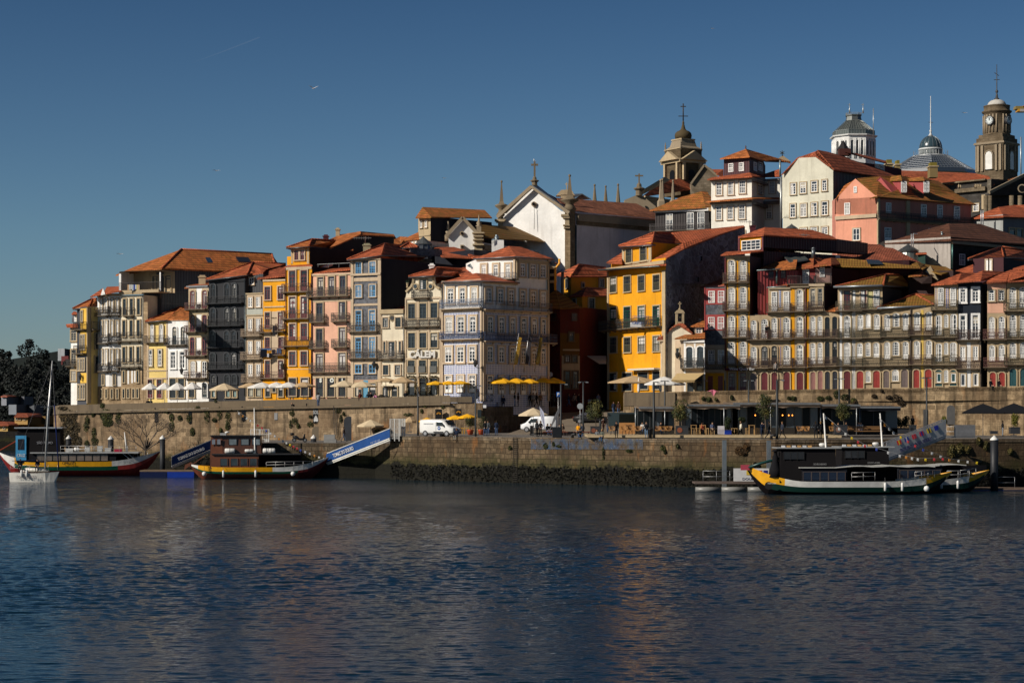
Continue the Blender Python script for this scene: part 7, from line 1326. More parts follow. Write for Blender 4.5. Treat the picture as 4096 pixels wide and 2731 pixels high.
pq(23,1530,436,'photo',BK,BK,'man in black looking at his phone on the quay edge',5);pq(23,1786,436,'photo',(.02,.02,.025),(.14,.22,.33),'man in black jacket and pale jeans photographing from the quay edge',-5)
pq(24,718,672,'walk',(.66,.62,.50),BK,'woman in white jacket walking past the cafe',-80,longhair=True,hair=(.06,.03,.015));pq(24,745,664,'walk',BK,BK,'dark dressed walker beyond the woman in white',-75)
pq(24,1002,692,'photo',NV,NV,'man in navy holding up a phone before the middle planter tree',30);pq(24,1095,688,'walk',BK,(.02,.025,.04),'man in black walking before the middle planter tree',80);pq(24,1275,700,'walk',(.03,.035,.05),BK,'woman in dark quilted jacket walking with hands at hips',-60,hair=(.16,.08,.03))
pq(24,1722,682,'pockets',BK,BK,'person in black coat seen from behind by the boat mast',170);pq(24,1792,680,'stand',BK,BK,'person in black holding something yellow by the boat mast',-150,hair=(.2,.12,.04))
pq(25,1835,645,'walk',BK,(.55,.53,.48),'person in black top and white trousers walking by the right gangway',-70);pq(25,2065,650,'stand',BK,(.17,.19,.22),'person in black top and grey trousers standing at the right end of the quay',90)
pq(23,1418,330,'walk',BR,BR,'man in brown coat walking beside the left planter tree',20,z=5.3);pq(23,1455,333,'walk',BK,JN,'woman in black jacket and jeans walking beside the glass kiosk',10,z=5.3,longhair=True)
person(N(23,1506,0)[0],245,7.3,'walk',NV,JN,'man in navy jacket walking down the ramp',10);person(N(23,1549,0)[0],244.6,7.3,'walk',BR,JN,'woman in brown jacket carrying a white bag down the ramp',-5,longhair=True)
for x,y,top,leg,l,f in((165,395,NV,(.25,.25,.23),'person in grey trousers sitting on the quay edge before the van',-30),(1366,430,(.13,.14,.15),BK,'grey-jacketed half of the couple sitting on the quay edge',-20),(1408,430,(.10,.11,.09),(.03,.09,.20),'blonde half of the couple sitting on the quay edge in blue jeans',-25)):
 px=N(23,x,0)[0];person(px,ED(px)+.22,ZQ-.42,'edge',top,leg,l,f,hair=(.35,.22,.08)if x==1408 else(.05,.03,.02))
for px,l in((N(16,1690,0)[0],'person in black straddling the right terrace wall'),(N(16,1790,0)[0],'person in black sitting behind the right terrace wall')):person(px,224.1 if '1690' in l else 224.3,RZ(px)-.42,'edge',BK,BK,l,30)
pq(23,1217,434,'floor',BK,JN,'person in black sitting cross-legged on the quay floor',10)
for x,y,top,leg,l,h in((1204,392,(.75,.33,.01),(.45,.36,.28),'person in orange-yellow jacket sitting on the bench',(.12,.06,.03)),(1242,388,(.02,.03,.06),JN,'person in dark blue jacket sitting on the bench beside the orange jacket',(.02,.015,.01)),(940,390,BK,JN,'person in black reclining on the bench near the feather banners',(.02,.02,.02)),(968,388,BK,JN,'second person sitting on the bench near the feather banners',(.05,.03,.02)),(1042,378,(.5,.45,.4),BR,'person in light top sitting behind the black bin',(.02,.02,.02)),(1070,380,(.1,.07,.05),BR,'person in brown sitting behind the black bin',(.05,.03,.02))):
 pq(23,x,y+4,'sit',top,leg,l,-15 if x>1200 else 25,hair=h)
for x,y,top,leg,l,h,f in((790,556,WH,JN,'cafe guest in white shirt leaning forward',(.05,.03,.02),0),(905,552,(.05,.09,.25),(.04,.09,.22),'cafe guest in blue with cap reclining',(.05,.05,.06),-60),(960,548,NV,(.03,.06,.14),'balding cafe guest in navy reclining',(.25,.14,.08),-60),(1045,552,(.35,.4,.5),WH,'cafe guest in pale blue in a wicker chair',(.1,.05,.03),50),(1330,550,WH,BK,'cafe guest in white reading in a wicker chair',(.03,.02,.02),40),(690,540,NV,BK,'cafe guest in navy at the back table',(.1,.06,.03),0),(738,540,(.1,.08,.08),BK,'blonde cafe guest at the back table',(.45,.25,.08),0)):
 pq(27,x,y,'sit',top,leg,l,f,z=5.25,hair=h)
for v,x,y,d,z,top,leg,l,pose,f in((5,605,1160,243.5,8.4,(.30,.30,.31),JN,'person in grey hoodie on the terrace before the pink house','stand',180),(5,1185,1160,241.5,8.5,(.08,.015,.012),BK,'person in black and red on the terrace before the slate house','stand',0),(5,1300,1160,241.5,8.5,BK,BK,'person in black on the terrace before the slate house','pockets',160),(5,1335,1160,242.5,8.5,BK,BK,'second person in black on the terrace before the slate house','stand',20),(5,1398,1160,242,8.3,(.55,.2,.35),BK,'small person in pink on the terrace','stand',-30),(5,1822,1160,240,8.6,BK,BK,'person in black before the scroll-gabled house','stand',0),(5,455,1160,244.5,8.3,BK,BK,'person in black seated before the tall yellow house','sit',0),(1,1548,1540,258,7.75,BK,BK,'left one of two dark figures before the pale yellow house','pockets',20),(1,1578,1540,258,7.75,BK,BK,'right one of two dark figures before the pale yellow house','stand',-20),(7,1370,905,240.8,8.4,BK,NV,'man in black standing at the railing of the square','pockets',90),(7,1412,905,241.5,8.4,(.03,.02,.02),BK,'woman in dark brown standing at the railing of the square','stand',-90),(7,1560,905,244,8.4,BK,BK,'first of four dark figures in the square','stand',0),(7,1592,905,243.6,8.4,(.18,.18,.18),BK,'grey haired figure in the square','stand',20),(7,1632,905,244,8.4,BK,BK,'third dark figure in the square','walk',60),(7,1676,905,244.4,8.4,(.2,.1,.05),BK,'figure with reddish hair in the square','stand',0),(12,225,800,250,8.4,NV,JN,'person in navy walking by the parked pickup','walk',60),(12,295,812,250.5,8.4,(.2,.17,.14),BK,'woman with white bag by the parked pickup','stand',0),(12,342,812,251,8.4,BK,BK,'person in black by the parked pickup','walk',70),(12,578,812,251,8.4,(.12,.12,.17),(.03,.07,.14),'person in plaid shirt standing in the alley mouth','stand',0),(12,985,720,234.2,8.5,(.5,.4,.33),BK,'person in pale top sitting on the right terrace','sit',0),(25,855,490,216.5,5.6,BK,BK,'bald man in black standing behind the dark planter','stand',200),(15,1022,660,240.1,12.2,(.3,.27,.25),BK,'person leaning on a first floor balcony','stand',10),(22,815,785,233,4.2,(.05,.035,.03),(.09,.11,.15),'person walking along the landing before the arched door','walk',90)):
 px=N(v,x,0)[0];person(px,d,z,pose,top,leg,l,f,longhair=('woman' in l))
m=MB();c=Q(15,908,215,dR(3066)-.8);m.lathe(c+Vector((0,0,.0)),[(.1,0),(.1,.05)],M('cloth',BK),6)
person(N(15,908,0)[0],dR(3066)-.42,Q(15,908,335,dR(3066)-.4).z,'photo',BK,(.15,.02,.02),'person in black leaning over a second floor balcony',0)
def loft(mb,st,mat,n=12,smooth=True):
 vs=[];
 for x,z0,z1,w,rd in st:
  for j in range(n):
   a=2*math.pi*j/n+math.pi/n;cx,sx=math.cos(a),math.sin(a);e=rd
   X_=math.copysign(abs(cx)**e,cx)*w;Z_=math.copysign(abs(sx)**e,sx)*(z1-z0)/2+(z0+z1)/2;vs.append((x,X_,Z_))
 fs=[(i*n+j,i*n+(j+1)%n,(i+1)*n+(j+1)%n,(i+1)*n+j)for i in range(len(st)-1)for j in range(n)]+[tuple(reversed(range(n))),tuple((len(st)-1)*n+j for j in range(n))]
 mb.mesh(vs,fs,mat,smooth)
def wheels(t,xs,w,r=.33):
 for x in xs:
  for s_ in(-1,1):
   m=MB();y=s_*w;m.tube([(x,y-.1,r),(x,y+.1,r)],r,M('iron',(.012,.012,.012)),16);wo=m.build('wheel',t,local=True);m=MB();m.tube([(x,y-.12,r),(x,y+.12,r)],r*.6,M('metal',(.35,.35,.36)),12);m.build('rim',wo,local=True)
def van(label,loc,rz,col,cat='van'):
 t=thing('delivery_van',label,cat,loc,rz);p=M('gloss',col);m=MB()
 loft(m,[(-2.25,.45,1.75,.82,.4),(-2.2,.3,1.88,.9,.35),(-1,.25,1.92,.93,.32),(.55,.25,1.9,.93,.34),(1.0,.25,1.78,.92,.38),(1.45,.25,1.32,.91,.42),(1.7,.25,1.12,.9,.42),(2.15,.28,.98,.84,.5),(2.28,.35,.8,.7,.5)],p,20);m.build('body',t,local=True)
 m=MB();g=M('gloss',(.02,.03,.035));m.mesh([(.98,-.66,1.74),(.98,.66,1.74),(1.56,.78,1.22),(1.56,-.78,1.22)],[(0,1,2,3)],g);m.v=[v+Vector((.05,0,.06))for v in m.v];m.build('windscreen',t,local=True)
 for s_ in(-1,1):
  m=MB();m.mesh([(.1,s_*.95,1.62),(.85,s_*.94,1.60),(1.25,s_*.94,1.16),(.1,s_*.955,1.16)],[(0,1,2,3)],g);m.build('side_window',t,local=True)
  m=MB();m.box(2.12,2.26,s_*.62-.18,s_*.62+.18,.78,.93,M('glass',(.5,.5,.5)));m.build('headlight',t,local=True);m=MB();m.box(1.05,1.15,s_*1.0-.1,s_*1.0+.1,1.1,1.3,M('iron',(.02,.02,.02)));m.build('mirror',t,local=True)
 m=MB();m.box(2.0,2.31,-.75,.75,.3,.52,M('iron',(.02,.02,.02)));m.box(2.1,2.29,-.45,.45,.6,.72,M('iron',(.02,.02,.02)));m.build('bumper',t,local=True)
 for y in(-.955,.955):m=MB();m.box(-.3,1.0,y-.01,y+.01,.42,.55,M('iron',(.02,.02,.02)));m.box(.02,.035,y-.01,y+.01,.6,1.75,M('iron',(.2,.2,.2)));m.build('side_trim',t,local=True)
 wheels(t,(-1.45,1.45),.82);return t
v1=van('white delivery van with a round blue logo on its door, parked near the quay edge',(P(*N(7,480,1310),219).x,219.5,5.0),R(-32),(.72,.72,.70))
for i,(dx,dz,s_,w)in enumerate(((-1.0,1.35,'TOMAZ DO DOURO',1.35),)):
 vs,fs=text_mb(s_,.16,.005);k=w/max(1e-6,max(v.x for v in vs)-min(v.x for v in vs));m=MB();m.mesh([(dx+v.x*k,-.955-v.z,dz+v.y)for v in vs],fs,M('paint',(.15,.17,.2)));m.build('lettering',v1,local=True)
m=MB();m.tube([(.45,-.93,.92),(.45,-.965,.92)],.2,M('paint',(.01,.08,.30)),16);m.build('logo',v1,local=True);m=MB();m.box(.31,.59,-.975,-.96,.88,.96,M('paint',(.7,.7,.7)));m.build('logo_bar',v1,local=True)
v2=van('white van parked under the big cream parasol, facing left',(P(*N(7,1680,1200),231).x,231,5.35),R(160),(.70,.71,.72))
t=thing('parked_car','black saloon car parked on the ramp with nose to the right','car',(P(*N(12,505,960),240).x,240,6.3),R(-14));m=MB();bk=M('gloss',(.012,.012,.014))
loft(m,[(-2.3,.4,.85,.7,.5),(-2.2,.25,1.0,.85,.42),(-1.2,.2,1.02,.9,.4),(.8,.2,.98,.9,.4),(1.8,.22,.86,.86,.45),(2.3,.3,.68,.7,.5)],bk,16);m.build('body',t,local=True)
m=MB();loft(m,[(-1.75,.9,1.02,.7,.5),(-1.2,.9,1.34,.68,.45),(-.3,.9,1.44,.68,.4),(.4,.9,1.40,.68,.45),(1.15,.88,.98,.74,.5)],M('glass',(.05,.05,.06)),16);m.build('cabin_glass',t,local=True)
m=MB();loft(m,[(-1.1,1.33,1.40,.6,.6),(-.3,1.4,1.46,.62,.6),(.3,1.36,1.42,.6,.6)],bk,12);m.build('roof_panel',t,local=True)
for s_ in(-1,1):m=MB();m.box(2.0,2.25,s_*.62-.16,s_*.62+.16,.6,.74,M('glass',(.7,.7,.7)));m.build('headlight',t,local=True);m=MB();m.box(-2.3,-2.15,s_*.62-.16,s_*.62+.16,.72,.86,M('paint',(.3,.02,.01)));m.build('tail_light',t,local=True)
wheels(t,(-1.4,1.45),.8,.32)
t=thing('pickup_truck','white pickup truck parked in the shaded square','pickup truck',(P(*N(12,260,760),254).x,254,8.4),R(175));m=MB();pt=M('gloss',(.42,.43,.45));loft(m,[(-2.5,.5,1.0,.85,.4),(-.3,.5,1.02,.88,.38),(1.7,.45,1.0,.88,.42),(2.3,.5,.85,.75,.5)],pt,14);loft(m,[(-.5,.95,1.55,.75,.4),(.0,.95,1.7,.75,.4),(.9,.95,1.65,.75,.4),(1.5,.95,1.05,.78,.45)],pt,14);m.build('body',t,local=True)
for s_ in(-1,1):m=MB();m.mesh([(-.35,s_*.79,1.5),(.95,s_*.78,1.52),(1.25,s_*.8,1.1),(-.35,s_*.79,1.1)],[(0,1,2,3)],M('gloss',(.02,.025,.03)));m.build('side_window',t,local=True)
wheels(t,(-1.5,1.55),.78,.36)
t=thing('motor_scooter','black motor scooter with top box parked on the landing','scooter',(P(*N(22,165,820),231).x,231,4.15),0);bkm=M('gloss',(.012,.012,.014));m=MB();loft(m,[(-.75,.55,.75,.1,.6),(-.3,.35,.82,.16,.6),(.1,.25,.5,.16,.6),(.45,.25,.5,.15,.6),(.6,.3,.95,.12,.6),(.75,.5,1.05,.1,.6)],bkm,10);m.build('body',t,local=True)
m=MB();m.mesh([(.55,-.2,.95),(.55,.2,.95),(.35,.15,1.3),(.35,-.15,1.3)],[(0,1,2,3)],M('glass',(.04,.05,.05)));m.bar((.45,-.35,1.05),(.45,.35,1.05),.04,bkm);m.build('windshield',t,local=True);m=MB();loft(m,[(-1.0,.82,1.1,.18,.5),(-.8,.8,1.15,.2,.5),(-.6,.82,1.1,.18,.5)],bkm,10);m.build('top_box',t,local=True)
for x in(-.55,.72):m=MB();m.tube([(x,-.06,.26),(x,.06,.26)],.26,M('iron',(.015,.015,.015)),14);m.tube([(x,-.065,.26),(x,.065,.26)],.13,M('metal',(.3,.3,.3)),10);m.build('wheel',t,local=True)
def leaves(mb,c,r,n,s,mat,rng,sq=(1,1,1),hollow=.35):
 c=Vector(c)
 for _ in range(n):
  d=Vector((rng.gauss(0,1),rng.gauss(0,1),rng.gauss(0,1))).normalized();rr=r*(hollow+(1-hollow)*rng.random()**.5);p=c+Vector((d.x*sq[0],d.y*sq[1],d.z*sq[2]))*rr
  a=Vector((rng.uniform(-1,1),rng.uniform(-1,1),rng.uniform(-1,1))).normalized()*s;b=a.cross(d).normalized()*s*.6;mb.face([p-a,p+b,p+a,p-b],mat)
OL=[M('leaf',(.055,.065,.022)),M('leaf',(.10,.095,.03)),M('leaf',(.03,.04,.016))]
def planter_tree(v,x,yt,yc,yb,hw,d,zb,label,sparse=1.0):
 o=VW[v];k=o[2]/F*d;c=Q(v,x,(yt+yc)/2,d);r=(yc-yt)/2*k;rng=random.Random(int(x));t=thing('olive_tree',label,'tree',(c.x,c.y,zb),0,'clipped olive trees in planters');m=MB();bkm=M('wood',(.12,.09,.06))
 m.tube([(c.x,c.y,zb+.3),(c.x+.05,c.y,zb+1),(c.x-.03,c.y,c.z-r*.6),(c.x,c.y,c.z)],[.07,.06,.05,.03],bkm,6)
 for j in range(7):a=j*.9;m.tube([(c.x,c.y,c.z-r*.7+j*.05*r),(c.x+math.cos(a)*r*.5,c.y+math.sin(a)*r*.5,c.z+r*.2+.05*j*r),],[.03,.012],bkm,5)
 m.build('trunk',t);m=MB()
 for j in range(15):
  a=rng.uniform(0,6.28);zz=rng.uniform(-.7,.8);rr=math.sqrt(max(0,1-zz*zz))*rng.uniform(.25,.75)
  leaves(m,(c.x+math.cos(a)*rr*hw*k,c.y+math.sin(a)*rr*hw*k,c.z+zz*r*.85),r*rng.uniform(.28,.42),int(150*sparse),.07,rng.choice(OL),rng)
 for j in range(70):a=rng.uniform(0,6.28);b=rng.uniform(-.3,1.3);p=Vector((c.x+math.cos(a)*math.cos(b)*hw*k*1.05,c.y+math.sin(a)*math.cos(b)*hw*k,c.z+math.sin(b)*r*1.08));leaves(m,p,.14,7,.06,rng.choice(OL),rng,hollow=0)
 m.build('crown',t)
def planter(v,x0,x1,yt,yb,d,label,col=(.035,.037,.042),disc=None):
 a=Q(v,x0,yb,d);b=Q(v,x1,yt,d);t=thing('planter',label,'planter',((a.x+b.x)/2,d,a.z));m=MB();w=b.x-a.x;m.box(a.x,b.x,d,d+w*.8,a.z,b.z,M('paint',col));m.box(a.x-.03,b.x+.03,d-.03,d+w*.8+.03,b.z-.08,b.z,M('paint',col));m.build('box',t)
 if disc:m=MB();c=Vector(((a.x+b.x)/2-w*.22,d-.02,(a.z+b.z)/2));m.tube([c,c+Vector((0,-.02,0))],min(w*.22,.38),M('paint',disc),14);m.build('badge',t)
planter_tree(26,572,122,425,560,108,214,5.0,'olive tree in planter at the left end of the cafe');planter(26,510,640,452,558,213.5,'dark planter box with a round logo under the leftmost olive tree',disc=(.2,.07,.04));
planter_tree(26,1650,125,425,560,110,208,5.1,'tall olive tree in planter, second from the left');planter(26,1585,1735,446,555,207,'dark planter box with a round logo under the second olive tree',disc=(.25,.08,.04))
planter_tree(27,505,60,400,560,100,205,5.2,'narrow olive tree in planter in the middle of the cafe');planter_tree(27,1490,165,415,560,92,206,5.2,'olive tree near the boat mast');planter(27,1378,1535,436,553,205,'grey planter box with a faded round mark near the boat mast',disc=(.2,.12,.09))
planter(26,2190,2275,503,556,206,'bright blue planter with a dark shrub',(.005,.03,.28));
def shrub(v,x,yt,yb,hw,d,label,col,n=900,cat='shrub'):
 c=Q(v,x,(yt+yb)/2,d);k=VW[v][2]/F*d;rng=random.Random(int(x*7));m=MB()
 for j in range(8):leaves(m,c+Vector((rng.uniform(-.5,.5)*hw*k,rng.uniform(-.4,.4)*hw*k,rng.uniform(-.6,.6)*(yb-yt)/2*k)),.6*hw*k,n//8,.07,M('leaf',sc3(col,rng.uniform(.7,1.3))),rng,sq=(1,1,max(.6,min(1.6,(yb-yt)/2/hw))))
 return single('shrub',m,label,cat)
shrub(26,2230,330,505,45,206.6,'dark bushy shrub in the blue planter',(.02,.03,.012));shrub(27,215,320,410,45,208,'dark ball shrub behind the woman in white',(.02,.03,.012));shrub(25,1282,345,500,42,216,'narrow clipped conifer beside the arched metal gate',(.10,.11,.02));shrub(25,2232,355,530,55,211,'round clipped conifer under the black parasols',(.10,.10,.015))
for i,(x0,x1)in enumerate(((470,600),(600,720),(700,800))):shrub(25,(x0+x1)/2,375,540,70,215,['leafy dark bush, left one in the long planter','leafy dark bush, middle one in the long planter','leafy dark bush, right one in the long planter'][i],(.022,.035,.014),1000)
planter(25,500,805,540,622,214,'long dark planter of leafy bushes');planter(25,820,908,500,610,213,'dark planter box with a round badge at its end',disc=(.01,.01,.01));planter(25,1908,2000,580,622,210,'low grey trough of yellow green plants');planter(25,2172,2300,530,620,209.5,'black planter under the round conifer')
for i,(x,l)in enumerate(((840,'left orange pot with a small olive bush'),(970,'right orange pot with a small olive bush'))):
 c=P(*N(7,x,1300),226);t=thing('flower_pot',l,'flower pot',(c.x,226,5.1));m=MB();m.lathe((c.x,226,5.1),[(.28,0),(.4,.55),(.42,.6)],M('paint',(.55,.09,.03)),14);m.build('pot',t);m=MB();rng=random.Random(x)
 for j in range(6):leaves(m,(c.x+rng.uniform(-.5,.5),226+rng.uniform(-.4,.4),6.5+rng.uniform(-.4,.5)),.45,110,.06,rng.choice(OL),rng)
 m.tube([(c.x,226,5.6),(c.x,226,6.4)],.04,M('wood',(.1,.07,.05)),5);m.build('plant',t)
def ivy(name,label,v,pts,dfun,n,s,col,cat='ivy'):
 rng=random.Random(n);m=MB();
 for _ in range(n):
  x,y,rx,ry=rng.choice(pts);a=rng.uniform(0,6.28);q=rng.random()**.6;px,py=N(v,x+math.cos(a)*q*rx,y+math.sin(a)*q*ry);d=dfun(px)-.08-.35*rng.random()*(1-q);p=P(px,py,d);A_=Vector((rng.uniform(-1,1),rng.uniform(-.5,.5),rng.uniform(-1,1))).normalized()*s;B_=A_.cross(Vector((0,1,.2))).normalized()*s*.7
  m.face([p-A_,p+B_,p+A_,p-B_],M('leaf',sc3(col,(.5,1,1.6)[rng.randrange(3)])))
 return single(name,m,label,cat)
UWd=lambda px:dint(px,UW);URd=lambda px:dint(px,UR);IVC=(.035,.04,.012)
ivy('ivy','dense brown ivy covering the left end of the town wall',20,[(790,700,110,90),(820,850,110,110),(760,960,90,110),(860,1000,90,80),(740,620,70,30)],UWd,2600,.12,(.045,.035,.018))
ivy('ivy','dark green ivy hanging below the parapet above the cruise boat',20,[(1230,680,80,90),(1250,780,60,50),(1190,590,40,30)],UWd,1300,.11,IVC);ivy('ivy','thin ivy streaks between the two ivy masses',20,[(1080,680,20,40),(1010,760,30,60),(1000,830,30,60),(1090,900,25,60),(1100,1000,40,50),(1010,1030,30,40),(1380,660,40,40),(1370,740,30,60)],UWd,900,.10,IVC)
ivy('ivy','ivy patches above the brown boat on the town wall',21,[(310,430,35,60),(310,560,40,80),(240,350,30,25),(430,440,30,40),(560,440,40,80),(820,400,35,120),(1005,360,35,130),(1020,620,20,40),(1130,430,45,90),(1120,560,30,60),(690,290,50,30),(610,640,35,60),(950,200,20,25),(1180,320,15,15),(930,470,35,30)],UWd,1800,.09,IVC)
ivy('ivy','scattered weeds on the town wall below the pink house',22,[(60,370,35,50),(100,480,40,50),(40,530,15,60),(150,550,20,40),(330,530,45,45),(330,420,25,25),(730,330,50,40),(810,380,15,30),(770,450,15,60),(1990,260,50,30),(1940,340,15,30),(2245,265,30,40),(1750,390,70,25),(1300,630,45,25)],UWd,1300,.08,IVC)
ivy('ivy','weeds and ferns growing from the right terrace wall',15,[(170,1100,40,30),(105,1090,20,25),(465,1075,20,30),(265,1100,15,20),(1245,1085,40,30),(1190,1085,20,20),(1590,1090,45,30),(1690,1080,40,25),(1790,1040,35,50),(1900,1070,60,40),(2010,1120,40,40),(850,1050,15,15)],URd,1300,.09,IVC)
ivy('ivy','bare brown creeper on the right terrace wall above the dark planter',16,[(560,1030,70,50),(620,1090,50,40),(470,1020,40,25),(290,1005,30,25),(50,1080,40,40),(380,940,15,20)],URd,1000,.08,(.04,.028,.016))
ivy('ivy','weeds on the quay wall by the painted patch',23,[(925,498,22,28),(992,485,12,22),(1035,502,20,12),(1640,540,30,14),(1928,515,20,25),(1945,545,10,25),(620,515,14,18),(2052,500,10,20),(1418,560,8,60)],ED,800,.09,IVC)
ivy('ivy','rusty brown bush growing on the quay wall left of the yellow prow',24,[(700,850,60,55),(790,800,40,60),(750,880,50,30)],ED,900,.10,(.06,.035,.015));ivy('ivy','grasses hanging on the quay wall in the shade of the right gangway',25,[(1380,850,60,90),(1490,820,60,70),(1590,830,50,60),(1745,720,30,50),(1840,780,35,60),(2170,860,35,40)],ED,1300,.12,(.07,.06,.02))
ivy('ivy','dry reddish scrub in the recess of the quay wall',22,[(1950,900,120,50),(2080,920,60,45),(1840,880,70,40),(1630,870,60,50),(1590,800,30,40),(2175,745,28,22)],lambda px:interp(px,[(1560,224),(1750,219)]),1500,.11,(.06,.035,.012))
rng=random.Random(21);c=Q(20,1690,1180,246);t=thing('bare_tree','leafless grey tree with spreading twigs against the town wall','tree',(c.x,246,c.z));m=MB();bm_=M('wood',(.12,.095,.075))
def grow(p,d,L,r,k):
 q=p+d*L;m.tube([p,p.lerp(q,.5)+Vector((rng.uniform(-.05,.05),0,rng.uniform(-.05,.05)))*L,q],[r,r*.8,r*.62],bm_,4,False)
 if k==0:return
 for _ in range(3 if k>1 else 4):
  dd=(d+Vector((rng.uniform(-.8,.8),rng.uniform(-.5,.5),rng.uniform(-.35,.6)))).normalized();grow(q,dd,L*rng.uniform(.62,.85),r*.6,k-1)
grow(Vector((c.x,246,c.z-1)),Vector((0,0,1)),1.9,.16,1)
for a in(-.9,-.4,.1,.5,1.0):grow(Vector((c.x,246,c.z+.8)),Vector((math.sin(a),-.1,math.cos(a))),1.7,.09,4)
m.build('branches',t)
rng=random.Random(9);prof=[(-60,1405),(0,1402),(30,1385),(55,1370),(80,1350),(115,1350),(145,1356),(160,1385),(185,1400),(215,1415),(235,1430),(275,1438),(320,1440)];m=MB()
for j in range(230):
 px=rng.uniform(-90,330);yt=interp(px,prof);f_=rng.random()**.7;y=yt+16+f_*(1700-yt);d=lerp(560,420,f_);c=P(px,y,d);r=rng.uniform(1.1,2.4)*(1 if f_>.1 else .8)
 leaves(m,c,r,150,.42,M('leaf',sc3((.007,.010,.009),rng.uniform(.7,1.4))),rng,hollow=.6)
o=m.build('far_wood');tag(o,'dark wooded hillside rising behind the left bank','wood',kind='stuff')
def far_house(label,v,x0,x1,y0,y1,d,col,roof=None,side=.0,win=()):
 b=Building('hillside_house',label,v,[(x0,d),(x1,d-1.5),(x1+side,d+8)],y0,[M('plaster',col),M('plaster',sc3(col,.5))],zb=Q(v,x0,y1+40,d).z,rot=10,depth=9)  # side plaster is the front colour darkened as painted shade
 if roof:b.roof([[(x0-8,y0+4,d-1),(x1+8,y0+4,d-2.5),(x1-10,y0-roof,d+4),(x0+30,y0-roof,d+4)],[(x1+8,y0+4,d-2.5),(x1+side+10,y0+6,d+8),(x1+side-20,y0-roof+5,d+10),(x1-10,y0-roof,d+4)]],T('tiled'))
 b.win([(y,y+h,[x],w,'op')for x,y,w,h in win]);b.end()
far_house('white house high on the left bank',20,15,75,475,545,415,(.22,.23,.26),12,110);far_house('second white block below the first house on the left bank',20,100,190,575,650,408,(.2,.22,.25),None,110)
far_house('yellow house with red hipped roof on the left bank',20,170,320,710,765,402,(.42,.26,.09),38,170,[(195,725,16,24),(235,725,16,24),(285,725,16,24)]);far_house('lower yellow house at the left edge of the photo',20,-60,90,808,880,398,(.42,.28,.10),38,220,[(50,825,20,30)])
far_house('pale tower block on the hill behind the wood',1,605,675,1030,1118,620,(.30,.32,.34),None,2);far_house('low red building beside the tower block on the hill',1,640,715,1108,1160,615,(.12,.03,.03),None,2)
ro=MB();a=Q(20,0,885,396);b_=Q(20,640,1090,396);ro.box(-130,b_.x+2,395,398,-1,a.z,M('quay',(.03,.03,.03)));single('embankment',ro,'dark embankment wall of the far left bank','wall')
def hull(t,L,bm,zs,zbow,zst,bands,n=28,name='hull',flare=.75):
 """upswept river boat hull along x (stern -L/2, bow +L/2); bands: (name, f0, f1, colour) as height fractions, colour may be [(x,c)..]"""
 st=[]
 for i in range(n+1):
  u=i/n;x=(u-.5)*L;w=bm/2*(max(0,1-abs(2*u-1)**2.6))**.75;e0=max(0,(.28-u)/.28);e1=max(0,(u-.66)/.34)
  sh=zs+(zst-zs)*e0**1.8+(zbow-zs)*e1**1.8;kl=-.35+(sh*.92+.35)*(max(0,(.12-u)/.12)**1.2 if u<.12 else max(0,(u-.84)/.16)**1.3)
  st.append((x,max(w,.04),kl,sh))
 def pt(s,f,sd):x,w,k,h=s;return Vector((x,sd*w*(flare+(1-flare)*f if f>0 else 0),k+(h-k)*f))
 for nm,f0,f1,cols in bands:
  m=MB()
  for a,b in zip(st,st[1:]):
   xm=(a[0]+b[0])/2/L+.5;c=cols if isinstance(cols,tuple)else next(c_ for x_,c_ in cols if xm<=x_)
   for sd in(-1,1):
    q=[pt(a,f0,sd),pt(b,f0,sd),pt(b,f1,sd),pt(a,f1,sd)];m.face(q if sd<0 else q[::-1],M('gloss' if c[0]<.02 else 'paint',c),False)
  m.build(nm,t,local=True)
 m=MB();dk=M('wood',(.16,.12,.08))
 for a,b in zip(st,st[1:]):m.face([pt(a,.9,-1),pt(b,.9,-1),pt(b,.9,1),pt(a,.9,1)],dk)
 m.build('deck',t,local=True);return st
def bx(t,name,x0,x1,y0,y1,z0,z1,c,kind='paint',taper=0):
 m=MB();q=M(kind,c)
 if taper:m.mesh([(x0,y0,z0),(x1,y0,z0),(x1,y1,z0),(x0,y1,z0),(x0+taper,y0+.1,z1),(x1-taper,y0+.1,z1),(x1-taper,y1-.1,z1),(x0+taper,y1-.1,z1)],[(0,1,5,4),(1,2,6,5),(2,3,7,6),(3,0,4,7),(4,5,6,7),(3,2,1,0)],q)
 else:m.box(x0,x1,y0,y1,z0,z1,q)
 return m.build(name,t,local=True)
def wins(t,xs,w,z0,z1,y,c=(.03,.05,.07),fr=None):
 for x in xs:m=MB();m.box(x-w/2,x+w/2,y-.03,y,z0,z1,M('glass',c));(m.box(x-w/2-.05,x-w/2,y-.05,y,z0-.05,z1+.05,M('paint',fr)),m.box(x+w/2,x+w/2+.05,y-.05,y,z0-.05,z1+.05,M('paint',fr)),m.box(x-w/2,x+w/2,y-.05,y,z1,z1+.05,M('paint',fr)))if fr else 0;m.build('window',t,local=True)
def rail(t,pts,h,c=(.5,.5,.5),name='railing',step=1.0,r=.02):
 m=MB();q=M('metal',c)
 for a,b in zip(pts,pts[1:]):
  a,b=Vector(a),Vector(b);n=max(1,round((b-a).length/step));
  for i in range(n+1):p=a.lerp(b,i/n);m.tube([p,p+Vector((0,0,h))],r,q,5)
  for k in(.5,1):m.tube([a+Vector((0,0,h*k)),b+Vector((0,0,h*k))],r,q,5)
 return m.build(name,t,local=True)
def btext(t,s,x,y,z,size,c,w=None,rz=0,name='lettering'):
 vs,fs=text_mb(s,size,.004,.004*size);k=w/max(1e-6,max(v.x for v in vs)-min(v.x for v in vs))if w else 1;m=MB();m.mesh([(x+v.x*k,y-v.z,z+v.y)for v in vs],fs,M('paint',c));return m.build(name,t,local=True)
